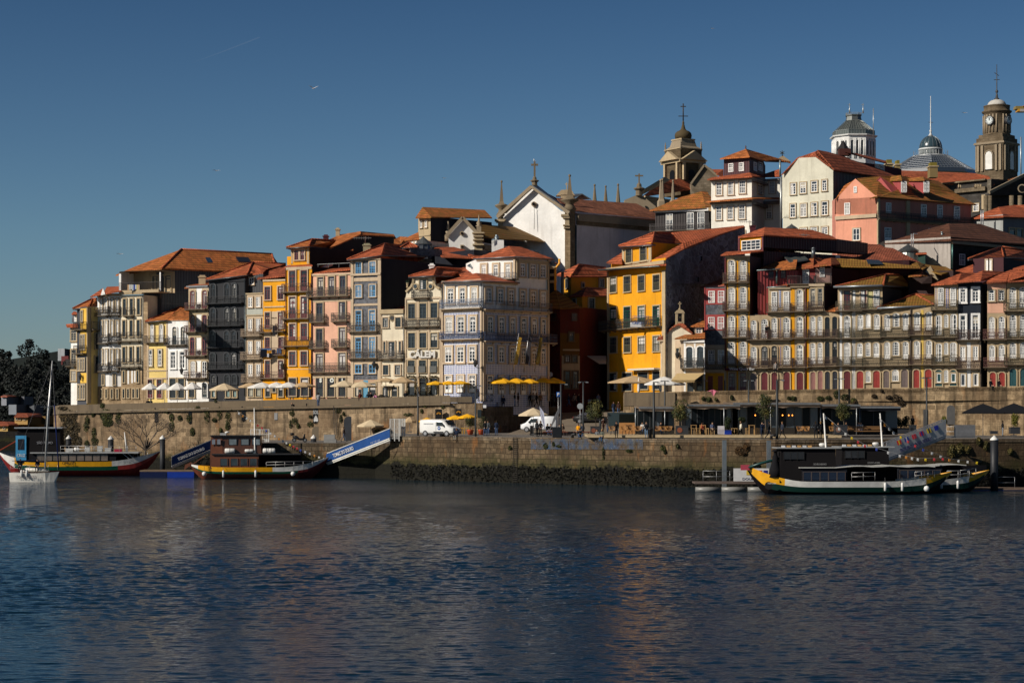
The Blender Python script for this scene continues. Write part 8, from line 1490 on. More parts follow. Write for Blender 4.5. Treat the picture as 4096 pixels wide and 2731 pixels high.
def fender(t,x,y,z,ball=False):
 m=MB();c=M('paint',(.72,.72,.70));m.lathe((x,y,z),[(.01,-.28),(.2,-.2),(.28,0),(.2,.2),(.01,.28)]if ball else[(.02,-.42),(.12,-.36),(.13,.3),(.05,.4)],c,12);m.tube([(x,y,z+.25),(x,y+.15,z+.85)],.015,M('iron',(.1,.1,.1)),4);m.build('fender',t,local=True)
def boat(label,px,wl,name='tour_boat',rz=0,dd=0):d=HC*F/(wl-HY)+dd;return thing(name,label,'boat',((px-2048)/F*d,d,0),R(rz))
YL=(.78,.38,.01);GN=(.006,.06,.035);RD=(.10,.015,.012);W_=(.72,.71,.67)
def roundbox(t,name,x,y,z,L,r,c):m=MB();m.tube([(x-L/2,y,z),(x-L/2+.08,y,z),(x+L/2-.08,y,z),(x+L/2,y,z)],[r*.8,r,r,r*.8],M('paint',c),14);m.tube([(x-.03,y,z),(x+.03,y,z)],r*1.03,M('iron',(.1,.1,.1)),14);return m.build(name,t,local=True)
b=boat('long tour boat with yellow, green and red hull, lettered CRUZ, at the left end',318,1902,rz=4);st=hull(b,19.3,4.2,1.75,3.0,2.9,[('bottom',0,.5,(.28,.03,.025)),('green_strake',.5,.72,[(.12,W_),(.75,GN),(1.1,(.30,.03,.025))]),('top_strake',.72,1,[(.10,W_),(.70,YL),(1.1,W_)])])
bx(b,'cabin',-5.5,4.6,-1.6,1.6,1.6,2.75,(.012,.013,.016),'cloth');wins(b,[-4.4+i*.95 for i in range(9)],.82,1.85,2.62,-1.63,(.16,.13,.11),(.02,.02,.02));bx(b,'roof',-5.6,7.3,-1.9,1.9,2.75,2.9,(.35,.36,.36));bx(b,'bow_canopy_wall',4.6,7.1,1.2,1.6,1.6,2.75,(.008,.008,.01),'cloth')
bx(b,'wheelhouse',-7.3,-2.0,-1.5,1.5,1.6,5.75,(.012,.011,.012),'cloth',.12);bx(b,'wheelhouse_roof',-7.5,-1.8,-1.75,1.75,5.75,5.9,(.3,.32,.34));bx(b,'billboard',-7.35,-6.1,-1.62,-1.54,1.9,4.9,(.06,.30,.55));bx(b,'billboard_picture',-7.1,-6.35,-1.66,-1.62,3.2,4.5,(.01,.012,.02));btext(b,'CRUZ',-6.7,-1.68,2.35,.5,W_,1.0);btext(b,'SÃO TELMO',-3.9,-1.56,3.9,.42,(.28,.28,.3),1.9);btext(b,'CRUZ',-1.0,-2.14,1.42,.5,(.01,.01,.01),1.5);btext(b,'SÃO TELMO',6.0,-1.9,1.55,.24,(.1,.1,.1),.9)
for x,w,h in((-4.7,.55,1.3),(-3.6,.8,.5),(-2.6,.5,.6),(-1.5,.9,.45),(.8,.6,.6),(2.3,.55,.75),(3.2,.7,.5)):bx(b,'roof_unit',x,x+w,-1.2,-.6,2.9,2.9+h,(.5,.5,.48))
roundbox(b,'liferaft',-.2,-.9,3.2,.6,.26,W_);bx(b,'red_cover',4.3,5.2,-1,-.3,2.9,3.25,(.35,.02,.05));rail(b,[(-2,-1.7,2.9),(7,-1.7,2.9)],.75);m=MB();m.tube([(5.7,0,2.9),(5.4,0,5.3)],[.13,.05],M('paint',W_),8);m.build('mast',b,local=True);rail(b,[(6.6,-1.3,1.9),(8.3,-.9,2.2)],.7,step=.6)
m=MB();m.bar((5.2,-1.5,2.9),(6.6,-1.5,1.7),.06,M('metal',(.4,.4,.4)));m.bar((5.8,-1.5,2.9),(7.2,-1.5,1.7),.06,M('metal',(.4,.4,.4)));m.build('ladder',b,local=True);m=MB();m.bar((-7.3,0,4.4),(-10.4,0,2.6),.12,M('paint',(.3,.05,.02)));m.build('steering_oar',b,local=True)
b=boat('brown wooden tour boat with two-storey wheelhouse and yellow stripe',1035,1913,rz=3);st=hull(b,16.2,4.0,1.35,2.5,1.7,[('bottom',0,.56,[(.78,(.20,.06,.035)),(1.1,(.12,.018,.018))]),('green_strake',.56,.70,[(.8,GN),(1.1,(.14,.016,.016))]),('top_strake',.70,1,[(.06,W_),(.62,YL),(1.1,W_)])])
bw=(.15,.052,.026);bx(b,'cabin',-5.5,.1,-1.45,1.45,1.2,2.8,bw,'paint');wins(b,[-3.9,-2.7,-1.6,-.5],.8,1.55,2.35,-1.48,(.04,.055,.065),bw);bx(b,'cabin_roof',-5.3,4.9,-1.65,1.65,2.8,2.92,(.03,.03,.032));bx(b,'wheelhouse',-5.1,.4,-1.3,1.3,2.92,4.95,(.085,.034,.020),'paint',.15);bx(b,'wheelhouse_end',-5.5,-4.0,-1.36,1.36,1.2,4.95,bw,'paint',.1);bx(b,'wheelhouse_roof',-5.5,.6,-1.5,1.5,4.95,5.05,(.02,.02,.02));wins(b,[-2.9,-1.5,-.2],.85,3.95,4.6,-1.28,(.22,.27,.3),(.02,.015,.012));wins(b,[-5.1,-4.5],.4,4.0,4.6,-1.42,(.18,.2,.24),bw)  # end box in a sunlit brown, wheelhouse side in a shaded brown
bx(b,'canopy_back',.1,4.8,1.2,1.45,1.2,2.8,(.01,.01,.012),'cloth');rail(b,[(1.0,-1.75,1.3),(6.3,-1.5,1.4)],.65);bx(b,'roof_unit',-4.4,-3.7,-.8,0,5.05,5.3,(.4,.4,.4));m=MB();m.lathe((-3.6,-.5,5.3),[(.25,0),(.28,.12),(.1,.2)],M('paint',W_),12);m.build('radar_dome',b,local=True)
for x,L in((-3.2,1.15),(-1.0,.95),(1.0,.8),(1.55,.9)):roundbox(b,'liferaft',x,-1.45,3.25,L,.3 if L!=.95 else .2,W_)
m=MB();m.tube([(-.35,-1.3,2.9),(-.35,-1.3,3.6),(-.42,-1.3,8.2)],[.16,.09,.06],M('paint',W_),8);m.build('mast',b,local=True);
for x,bl in((-6.1,1),(-3.9,0),(-.2,0),(4.1,1)):fender(b,x,-2.05 if abs(x)<5 else-1.9,.62,bl)
btext(b,'ARINTO',5.6,-1.72,1.22,.16,(.1,.1,.1),.5);m=MB();m.bar((-7.7,-.3,1.6),(-6.2,-.3,2.7),.09,M('paint',bw));m.mesh([(-7.6,-.35,1.75),(-8.6,-.35,1.0),(-8.5,-.35,1.6),(-7.8,-.35,1.95)],[(0,1,2,3)],M('paint',bw));m.build('steering_oar',b,local=True)
b=boat('black hulled boat with tall dark prow and turquoise mooring rope behind the brown boat',1370,1913,rz=2,dd=4);hull(b,16,3.8,.95,3.15,1.2,[('bottom',0,.5,(.008,.009,.011)),('side',.5,.9,(.010,.012,.014)),('rim',.9,1,(.012,.03,.032))])
m=MB();pr=[(7.9,-.1,3.1),(6.0,-1.0,1.75),(3.5,-1.75,1.05),(1.5,-1.8,.98),(-.8,-1.8,1.25),(-2.5,-1.8,1.75)];m.tube(pr,.03,M('paint',(.02,.30,.24)),5);m.build('mooring_rope',b,local=True);bx(b,'sign_board',-4.6,-2.4,-1.55,-1.5,1.15,1.95,(.008,.03,.10));btext(b,'TOMAZ DO DOURO',-3.5,-1.57,1.3,.16,W_,1.3)
b=boat('small white sailing boat with tall leaning mast, lettered DOURO CAPTAIN',142,1926,'sailing_boat',rz=-8);m=MB();L=5.5
for a in range(12):
 u0,u1=a/12,(a+1)/12;w=lambda u:.95*math.sin(math.pi*min(1,u*.62+.30))**.8*(1 if u<.75 else(1-(u-.75)/.25)**.6*.98+.02);sh=lambda u:1.02-.12*math.sin(u*3.1)+.12*u;X_=lambda u,f:-L/2+u*L-(.4*(1-f)*max(0,(u-.85)/.15)**1.5)
 for sd in(-1,1):
  q=[(X_(u0,0),sd*w(u0)*.72,-.1),(X_(u1,0),sd*w(u1)*.72,-.1),(X_(u1,1),sd*w(u1),sh(u1)),(X_(u0,1),sd*w(u0),sh(u0))];m.face(q if sd<0 else q[::-1],M('paint',(.74,.72,.66)))
 m.face([(X_(u0,1),-w(u0),sh(u0)),(X_(u1,1),-w(u1),sh(u1)),(X_(u1,1),w(u1),sh(u1)),(X_(u0,1),w(u0),sh(u0))],M('paint',(.6,.58,.52)))
m.face([(-L/2,-.55,-.1),(-L/2,.55,-.1),(-L/2,.76,1.02),(-L/2,-.76,1.02)],M('paint',(.74,.72,.66)));m.build('hull',b,local=True)
m=MB();loft(m,[(-1.3,1.1,1.35,.45,.6),(-.9,1.1,1.6,.55,.6),(.6,1.1,1.5,.5,.6),(1.5,1.1,1.3,.3,.6)],M('paint',(.7,.68,.62)),12);m.build('cabin',b,local=True)
m=MB();m.tube([(1.1,0,1.4),(1.45,0,7.5),(1.95,0,13.4)],[.11,.10,.06],M('metal',(.75,.75,.73)),8);m.bar((1.0,-.9,8.3),(2.0,.9,8.4),.05,M('metal',(.6,.6,.6)));m.build('mast',b,local=True);m=MB();m.tube([(1.15,0,2.2),(-1.9,0,2.3)],.09,M('cloth',(.012,.02,.06)),8);m.build('boom',b,local=True)
m=MB();ro_=M('iron',(.12,.12,.13));
for p in((2.7,0,1.3),(-2.7,0,1.3),(.9,-.85,1.25),(1.0,.85,1.25)):m.tube([p,(1.93,0,13.2)],.016,ro_,4)
m.build('stays',b,local=True);m=MB();m.tube([(2.7,0,1.4),(2.2,0,8.5)],.07,M('cloth',(.01,.02,.09)),6);m.build('furled_sail',b,local=True);m=MB();m.slab([(-2.4,-.8,2.35),(.2,-.7,2.4),(.2,.7,2.4),(-2.4,.8,2.35)],.05,M('cloth',(.01,.015,.04)));m.build('bimini',b,local=True);rail(b,[(-2.6,-.8,1.2),(2.6,-.1,1.3)],.6,r=.012);btext(b,'DOURO CAPTAIN',-.6,-1.02,.42,.42,(.12,.11,.13),2.3);btext(b,'.COM',1.0,-1.0,.42,.2,(.3,.3,.3),.45)
for x in(-1.2,-.6):fender(b,x,-1.02,.95)
for x,c in((-1.6,BK),(.3,NV)):o=person(0,d=1,z=0,pose='sit',top=c,leg=c,label=['sailor in black sitting at the stern of the sailing boat','crew member in navy sitting by the mast of the sailing boat'][x>0]);q=Vector(b.location);o.location=(q.x+x,q.y-.3,1.15)
b5=boat('second black tour boat with yellow prow moored behind, cabin lettered DOURO-ACIMA',3620,1965,rz=2);b4=boat('black and white tour boat with yellow upswept prow and stern, lettered DOURO-ABAIXO',3395,1974,rz=1)
for b,L,nm in((b5,16.5,'DOURO-ACIMA'),(b4,19.6,'DOURO-ABAIXO')):
 hull(b,L,4.4,1.22,2.1,2.75,[('bottom',0,.36,(.012,.009,.010)),('green_strake',.36,.66,[(.1,YL),(.97,(.006,.028,.022)),(1.1,YL)]),('top_strake',.66,1,[(.17,YL),(.86,W_),(1.1,YL)])])
 hx0,hx1=(-6.8,-1.4)if b is b4 else(-6.6,-1.8);bx(b,'wheelhouse',hx0,hx1,-1.5,1.5,1.1,4.3,(.010,.009,.010),'cloth',.15);bx(b,'wheelhouse_roof',hx0-.25,hx1+.4,-1.7,1.7,4.3,4.4,(.30,.31,.31));btext(b,nm,hx1-1.6,-1.56,2.75,.26,(.25,.25,.25),1.2);wins(b,[hx0+.7+i*.65 for i in range(3)],.55,3.3,3.95,-1.5,(.03,.03,.035),(.02,.018,.018))
 for i in range(6):bx(b,'roof_crate',hx0+.3+i*.5,hx0+.62+i*.5,-1.0,-.7,4.4,4.58,(.55,.32,.12)if i%2 else(.6,.6,.6))
 m=MB();m.lathe((hx1-1.2,-.5,4.4),[(.05,0),(.3,.15),(.32,.32),(.2,.4)],M('paint',W_),12);m.build('radar_dome',b,local=True)
 cx=-4.7 if b is b4 else-1.0;bx(b,'cabin',cx,cx+4.2,-1.75,1.6,1.15,2.45,(.012,.014,.02),'cloth');wins(b,[cx+.45+i*.8 for i in range(5)],.7,1.35,2.1,-1.78,(.012,.018,.035),(.08,.06,.055))
 m=MB();
 for i in range(15 if b is b4 else 8):
  x0=cx-.3+i*.85;x1=x0+.85;zf=lambda x:2.62+.10*math.sin(max(0,(x-cx-3.8))*1.05)**2 if x>cx+3.8 else 2.55;m.slab([(x0,-1.95,zf(x0)),(x1,-1.95,zf(x1)),(x1,1.95,zf(x1)),(x0,1.95,zf(x0))],.07,M('paint',(.50,.50,.47)))
 m.build('canopy',b,local=True);bx(b,'canopy_back',cx+4.2,cx+9.4,1.4,1.6,1.15,2.5,(.006,.006,.008),'cloth')
 for x in([-2.3]if b is b4 else[-2.4]):m=MB();m.tube([(x+.1,-.9,2.6),(x+.05,-.9,3.2),(x-.25,-.9,7.6)],[.17,.10,.06],M('paint',W_),8);m.build('mast',b,local=True)
 rail(b,[(cx+4.6,-1.95,1.3),(cx+6.8,-1.9,1.35)],.75);rail(b,[(L*.30,-1.75,1.4),(L*.40,-1.3,1.6)],.7,step=.7)
 for x in(3.0,4.6):fender(b,x,-2.2,.75)
 btext(b,nm,L*.34,-1.62,1.42,.16,(.08,.08,.08),1.6)
fender(b4,7.0,-1.7,.55,True);m=MB();m.tube([(-6.5,-.8,3.4),(-8.4,-.6,2.9),(-9.6,-.5,2.5)],.13,M('paint',(.01,.05,.045)),8);m.build('steering_oar',b4,local=True);bx(b4,'oar_blade',-10.3,-9.5,-.6,-.4,2.25,2.75,(.42,.06,.09));m=MB();m.tube([(-7.9,-2.1,.85),(-7.9,-1.9,.85)],.36,M('iron',(.012,.012,.012)),14);m.build('tyre_fender',b4,local=True)
m=MB();m.lathe((-7.1,-.9,1.6),[(.7,0),(.55,.7),(.3,1.5),(.28,1.9),(.17,2.1),(.16,2.4),(.35,2.45),(.2,2.6)],M('cloth',(.01,.01,.012)),12);m.build('caped_figure',b4,local=True);btext(b4,'PORTUGAL',-7.6,-2.12,1.0,.18,W_,.8)  # plain turned form standing for the black caped and hatted figure
def bunting(label,pts,n,c=None):
 t=thing('bunting',label,'bunting',pts[0]);pts=[Vector(p)for p in pts];m=MB();m.tube(pts,.015,M('iron',(.25,.25,.25)),4);m.build('cord',t);cs=[(.6,.6,.6),(.05,.08,.35),(.5,.05,.06),(.7,.5,.03),(.65,.65,.62),(.6,.25,.05)]
 for i in range(n):
  f=(i+.5)/n*(len(pts)-1);k=int(f);p=pts[k].lerp(pts[min(k+1,len(pts)-1)],f-k);m=MB();w=.10;h=.3;m.slab([p+Vector((-w,0,0)),p+Vector((w,0,-.05)),p+Vector((w*.7,.02,-h)),p+Vector((-w*1.2,-.02,-h+.06))],.01,M('cloth',cs[(i*5+i//3)%6]),(0,1,0));m.build('pennant',t)
bunting('string of signal flags from the mast of the brown boat down to its bow',[Q(21,1262,340,225.5),Q(21,1560,530,226.5),Q(21,1900,745,227),Q(21,2180,890,227.5),Q(22,560,1030,227.8)],22)
bunting('string of signal flags from the first white mast to the nearer yellow prow',[Q(24,1820,350,183.2),Q(24,2100,590,183),Q(25,200,760,182.7),Q(25,700,905,182.3),Q(25,950,950,182),Q(25,1320,940,182)],16);bunting('string of signal flags from the second white mast to the farther yellow prow',[Q(25,400,400,183),Q(25,600,590,184),Q(25,940,795,186),Q(25,1350,955,188),Q(25,1780,995,189)],14)
def quadpanel(t,name,v,pts,d,mat,th=.06):m=MB();m.slab([Q(v,x,y,(d if isinstance(d,(int,float))else d[i]))for i,(x,y)in enumerate(pts)],th,mat,(0,1,0));return m.build(name,t)
def gangway(label,v,A,B,h,da,db,col,txt,tcol,white,tw,toff=.5,size=.6,flags=0):
 a=Q(v,A[0],A[1],da);b=Q(v,B[0],B[1],db);t=thing('gangway',label,'gangway',a);up=Vector((0,0,h));w=Vector((0,1.3,0));m=MB();m.slab([a,b,b+w,a+w],.25,M('paint',white),(0,0,-1));m.build('walkway',t)
 m=MB();q=M('paint',white)
 for o in(Vector((0,0,0)),w):
  m.bar(a+o,b+o,.14,q);m.bar(a+up+o,b+up+o,.07,q);n=9
  for i in range(n+1):p=a.lerp(b,i/n)+o;m.bar(p,p+up,.05,q)
 m.build('truss',t);ax=(b-a).normalized();m=MB();m.slab([a+Vector((0,-.09,.1)),b+Vector((0,-.09,.1)),b+Vector((0,-.09,h-.08)),a+Vector((0,-.09,h-.08))],.05,M('paint',col),(0,1,0));m.build('banner_panel',t)
 up2=Vector((0,-1,0)).cross(ax)*-1;up2=up2 if up2.z>0 else-up2
 if txt:lettering(txt,size,a.lerp(b,toff)+Vector((0,-.17,h*.10 if flags else h*.3)),ax,up2,M('paint',tcol),t,bold=.01,width=tw)
 if flags:
  fc=[((.6,.02,.02),(.7,.5,.02)),((.02,.03,.3),(.6,.6,.6)),((.6,.02,.04),(.55,.1,.1)),((.5,.02,.04),(.02,.03,.3)),((.7,.5,.02),(.01,.01,.05)),((.02,.03,.3),(.02,.03,.3))]
  for i,(c1,c2)in enumerate(fc):p=a.lerp(b,.19+.125*i)+Vector((0,-.17,h*.58));m=MB();s_=h*.30;m.slab([p,p+ax*s_,p+ax*s_+up2*s_,p+up2*s_],.01,M('paint',c1),(0,1,0));m.slab([p+ax*s_*.35+Vector((0,-.02,0)),p+ax*s_*.65+Vector((0,-.02,0)),p+ax*s_*.65+up2*s_+Vector((0,-.02,0)),p+ax*s_*.35+up2*s_+Vector((0,-.02,0))],.01,M('paint',c2),(0,1,0));m.build('signal_flag',t)
 return t
gw=gangway('long blue gangway lettered TOMAZ DO DOURO rising to the quay',22,(500,1120),(1480,735),1.15,228.3,221.5,(.006,.055,.22),'TOMAZ DO DOURO',(.72,.72,.72),(.66,.65,.60),3.4,.33,.62)
lettering('910 129 122',.26,Q(22,1270,790,221.2),(1,0,.36),(-.3,0,1),M('paint',(.7,.7,.7)),gw,width=1.15)
gangway('blue gangway lettered TOMAZ DO DOURO partly hidden behind the brown boat',21,(315,1140),(960,870),1.2,233,236,(.006,.05,.20),'TOMAZ DO DOURO',(.7,.7,.7),(.45,.46,.46),3.6,.45,.5)
gangway('white gangway with signal flags lettered DOURO RIVER FERRY',25,(500,965),(1300,650),1.65,193,196,(.48,.48,.48),'DOURO RIVER FERRY',(.05,.05,.12),(.30,.31,.33),4.0,.50,.52,flags=1)
def gate(v,x0,x1,y0,y1,d,label):
 a=Q(v,x0,y1,d);b=Q(v,x1,y0,d);m=MB();q=M('paint',(.68,.67,.63));n=9
 for i in range(n+1):x=lerp(a.x,b.x,i/n);m.box(x-.02,x+.02,d-.03,d+.03,a.z,b.z,q)
 for x in(a.x,b.x,(a.x+b.x)/2):m.box(x-.05,x+.05,d-.05,d+.05,a.z-.3,b.z+.05,q)
 for z in(a.z,b.z,(a.z+b.z)/2):m.box(a.x,b.x,d-.03,d+.03,z-.03,z+.03,q)
 single('gate',m,label,'gate')
gate(22,1485,1615,455,735,221.6,'white barred gate at the head of the blue gangway');gate(22,1630,1700,455,710,222.4,'narrow white barred gate leaf beside the gangway head');gate(21,1460,1720,605,745,234.5,'wide white barred gate above the hidden gangway');gate(21,1665,1718,745,885,234,'white barred side gate dropping below the wide gate')
t=thing('landing_platform','grey steel landing platform at the head of the ferry gangway','platform',Q(25,1310,655,197));a=Q(25,1310,655,196.8);b_=Q(25,1690,655,196.8);m=MB();m.box(a.x,b_.x,196.6,198.6,a.z-.1,a.z,M('metal',(.3,.3,.3)));m.build('floor',t);m=MB();m.box(Q(25,1410,0,196.7).x,b_.x,196.55,196.6,a.z,Q(25,0,500,196.8).z,M('metal',(.28,.27,.27)));m.build('side_panel',t);rail(t,[(0,0,0),(b_.x-a.x,0,0)],1.0)
def pontoon(label,v,x0,x1,yt,yb,d,top,flo,dep=3,rl=None):
 a=Q(v,x0,yb,d);b=Q(v,x1,yt,d);t=thing('pontoon',label,'pontoon',(a.x,d,0));L=b.x-a.x;m=MB();m.box(0,L,0,dep,b.z-.16,b.z,M('wood',top));m.build('deck',t,local=True);m=MB();n=max(2,int(L/2.4))
 for i in range(n):m.tube([(i*L/n+.08,.3,.18),((i+1)*L/n-.08,.3,.18)],.28,M('paint',flo),10)if flo[0]>.1 else m.box(i*L/n+.03,(i+1)*L/n-.03,0,dep,-.2,b.z-.18,M('paint',flo if i%2 else sc3(flo,.15)))
 m.build('float',t,local=True)
 if rl:rail(t,[(rl[0],.1,b.z),(rl[1],.1,b.z)],1.1,step=1.3)
 return t,b.z
pontoon('blue floating pontoon between the two left tour boats',21,-150,640,1195,1300,231,(.2,.14,.09),(.003,.03,.28));t,zt_=pontoon('grey ferry pontoon with white sign board at the stern of the right boat',24,100,1150,1270,1360,189,(.16,.12,.10),(.2,.2,.19),rl=(.8,3.4))
bx(t,'sign_board',3.75,7.2,-.02,.04,zt_+.1,zt_+1.35,(.62,.62,.62));btext(t,'DOURO RIVER',5.9,-.04,zt_+.2,.34,(.05,.05,.12),2.6)
for i,c in enumerate(((.65,.45,.05),(.02,.03,.3),(.5,.04,.05),(.02,.03,.25))):bx(t,'signal_flag',5.0+i*.55,5.4+i*.55,-.05,-.03,zt_+.7,zt_+1.15,c)
t,_z=pontoon('blue and grey pontoon at the right edge',25,1250,2500,1350,1460,192,(.2,.14,.10),(.004,.05,.30),rl=(5.3,7.2));rail(t,[(8.2,-.1,.9),(9.5,0,1.6)],1.0,c=(.7,.7,.7),r=.04)
for i,(v,x,yt,yb,d,r,l)in enumerate(((20,798,928,1300,240,.33,'mooring pile behind the cruise boat, left one'),(20,1287,935,1300,240,.35,'mooring pile behind the cruise boat, right one'),(20,1887,928,1320,236,.33,'mooring pile between the two left tour boats'),(22,378,680,1150,233,.33,'mooring pile behind the bow of the brown boat'),(25,1952,640,1330,192,.38,'thick mooring pile at the right end'))):
 c=Q(v,x,yt,d);t=thing('mooring_pile',l,'mooring pile',(c.x,d,-1),0,'black mooring piles with white caps');m=MB();zc=c.z-.5;m.tube([(c.x,d,-1),(c.x,d,zc)],r,M('iron',(.014,.016,.020)),14);m.build('pile',t);m=MB();m.lathe((c.x,d,zc),[(r*1.1,0),(r*1.1,.12),(.03,.5)],M('paint',W_),14);m.build('cap',t)
for x,y0,l in((495,705,'tall steel pile beside the ferry pontoon'),(1092,710,'tall steel pile behind the yellow prow')):m=MB();a=Q(24,x,y0,195);m.box(a.x-.2,a.x+.2,194.8,195.3,-1,a.z,M('metal',(.25,.28,.3)));single('steel_pile',m,l,'pile')
def panes(t,v,x0,x1,y0,y1,d,n,c=(.02,.03,.035)):
 a=Q(v,x0,y1,d);b=Q(v,x1,y0,d);
 for i in range(n):m=MB();u0=lerp(a.x,b.x,i/n);u1=lerp(a.x,b.x,(i+1)/n);m.box(u0+.03,u1-.03,d,d+.04,a.z,b.z,M('gloss',rp6.choice((sc3(c,.3),sc3(c,.8),(.05,.065,.08),(.09,.11,.13)))));m.build('glass_screen',t);m=MB();m.box(u0-.04,u0+.04,d-.04,d+.06,a.z,b.z,M('iron',(.05,.055,.06)));m.build('post',t)  # paler pane colours paint in reflections and interior light
def cafe(label,v,x0,x1,yt,yb,d,dep,n,canopy,poles=()):
 a=Q(v,x0,yb,d);b=Q(v,x1,yt,d);t=thing('cafe_pavilion',label,'cafe pavilion',(a.x,d,a.z));m=MB();m.slab([(a.x,d-1.8,b.z),(b.x,d-1.8,b.z),(b.x,d+dep,b.z+.15),(a.x,d+dep,b.z+.15)],.14,M('cloth',canopy));m.box(a.x,b.x,d-1.9,d-1.8,b.z-.16,b.z+.05,M('metal',(.3,.3,.3)));m.build('canopy',t);m=MB();n_=int((b.x-a.x)*1.6)
 for i in range(n_):u0=lerp(a.x,b.x,i/n_);u1=lerp(a.x,b.x,(i+1)/n_);h0=.42+.06*math.sin(u0*3.1)+.05*math.sin(u0*7);h1=.42+.06*math.sin(u1*3.1)+.05*math.sin(u1*7);m.face([(u0,d-1.7,b.z-h0),(u1,d-1.7,b.z-h1),(u1,d-1.75,b.z-.12),(u0,d-1.75,b.z-.12)],M('cloth',sc3(canopy,1.7)))
 m.build('valance',t);panes(t,v,x0,x1,yt+28,yb-90,d,n);m=MB();m.box(a.x,b.x,d+dep,d+dep+.1,a.z,b.z,M('paint',(.02,.02,.022)));m.build('back_wall',t)
 m=MB();m.box(a.x,b.x,d,d+.08,a.z,Q(v,0,yb-90,d).z,M('wood',(.03,.025,.02)));m.build('parapet',t)
 for x in poles:q=Q(v,x,yb,d-1.7);m=MB();m.tube([q,(q.x,q.y,b.z)],.05,M('metal',(.4,.42,.43)),6);m.build('pole',t)
 return t
k=cafe('glass cafe pavilion with sagging taupe canopy between the two left olive trees',26,1100,1560,215,560,210,6,6,(.20,.15,.11),(1072,1440));cafe('long glass cafe pavilion with wavy taupe canopy behind the tables',26,1700,2360,185,560,210,8,9,(.20,.15,.11),(2182,));cafe('open cafe pavilion with warm lamps behind the middle olive tree',27,80,1165,165,560,210,8,11,(.16,.12,.09),(572,));cafe('open cafe terrace roof behind the boat mast',27,1180,1660,185,560,211,6,3,(.14,.11,.09),(1200,1650));cafe('black awning stall above the timber bench',27,1560,2165,210,560,214,4,4,(.03,.03,.035),(1690,))
for x in(380,722,800,845):m=MB();q=Q(27,x,315,209);m.lathe(q,[(.02,-.09),(.08,0),(.02,.09)],M('emit',(1.0,.30,.04),3.0),8);single('pendant_lamp',m,'glowing amber pendant lamp in the open cafe pavilion','lamp',group='amber pendant lamps')
t=thing('kiosk','dark container kiosk with timber counter and open hatch','kiosk',Q(26,735,450,213));a=Q(26,735,480,213);b_=Q(26,1100,280,213);m=MB();m.box(a.x,b_.x,213,216,a.z,b_.z,M('gloss',(.03,.045,.05)));m.build('body',t);m=MB();c1=Q(26,868,560,212.9);c2=Q(26,1068,408,212.9);m.box(c1.x,c2.x,212.6,213,c1.z,c2.z,M('wood',(.50,.24,.08)));m.box(c1.x+.7,c2.x-.4,212.55,212.6,c2.z-.75,c2.z-.25,M('wood',(.10,.05,.02)));m.build('counter',t);m=MB();c3=Q(26,868,298,212.9);m.box(c3.x,c2.x,212.9,212.98,c2.z,c3.z,M('gloss',(.006,.008,.006)));m.build('hatch',t)
a=Q(26,470,592,205.8);m=MB();e_=Q(27,1450,592,203.0);m.slab([(a.x,205.4,5.3),(e_.x,202.4,5.3),(e_.x,214,5.34),(a.x,214,5.34)],.26,M('wood',(.52,.40,.24)));single('cafe_deck',m,'long pale timber deck step carrying the cafe tables','deck')
def wicker():
 t=thing('wicker_chair','','chair');w_=M('wood',(.50,.25,.08));m=MB();m.lathe((0,0,.45),[(.1,-.03),(.27,0),(.28,.04)],w_,12);m.build('seat',t,local=True);m=MB()
 for j in range(13):a=R(-20+j*18.5);m.bar((math.cos(a)*.25,math.sin(a)*.2+.05,.45),(math.cos(a)*.40,math.sin(a)*.32+.08,.88),.035,w_)
 pr=[(math.cos(R(a))*.40,math.sin(R(a))*.32+.08,.88)for a in range(-20,205,25)];m.tube(pr,.03,w_,5);m.build('backrest',t,local=True)
 for sx in(-.2,.2):
  for sy in(-.17,.17):m=MB();m.bar((sx*.7,sy*.7,.45),(sx,sy,0),.03,M('iron',(.03,.03,.03)));m.build('leg',t,local=True)
 return t
def table(h,w,c,name,cat='table'):
 t=thing(name,'',cat);m=MB();m.box(-w/2,w/2,-w/2,w/2,h-.05,h,M('wood',c));m.build('tabletop' if cat=='table' else 'seat',t,local=True)
 for sx in(-1,1):
  for sy in(-1,1):m=MB();m.box(sx*(w/2-.04)-.025,sx*(w/2-.04)+.025,sy*(w/2-.04)-.025,sy*(w/2-.04)+.025,0,h-.05,M('wood',c));m.build('leg',t,local=True)
 return t
def spread(proto,spots,group):
 for i,(v,x,d,z,rz,lab)in enumerate(spots):o=proto if i==0 else copy_tree(proto);o.location=((N(v,x,0)[0]-2048)/F*d,d,z);o.rotation_euler=(0,0,R(rz));o['label']=lab;o['group']=group
ORD=['first','second','third','fourth','fifth','sixth','seventh','eighth']
spread(wicker(),[(26,x,207.5,5.3,10,'honey wicker chair, %s from the left before the kiosk and glass cafe'%ORD[i])for i,x in enumerate((785,930,1010,1110,1350,1430,1490))],'honey wicker chairs in the cafe front row')
spread(table(1.05,.62,(.5,.3,.12),'high_table'),[(26,1915,207,5.3,0,'tall pale timber table left of the menu board'),(27,335,206,5.3,0,'tall pale timber table right of the woman in white'),(26,1800,208,5.3,0,'tall timber table behind the second olive tree')],'tall timber cafe tables')
spread(table(.72,.36,(.42,.27,.12),'stool','stool'),[(26,x,206.6,5.3,i*20,'timber bar stool, %s from the left along the deck'%ORD[i])for i,x in enumerate((1790,1850,1990,2040,2330))]+[(27,x,206.4,5.3,i*15,l)for i,(x,l)in enumerate(((100,'timber bar stool left of the woman in white'),(280,'timber bar stool just right of the woman in white'),(400,'timber bar stool beside the tall table in the open pavilion')))],'timber bar stools')
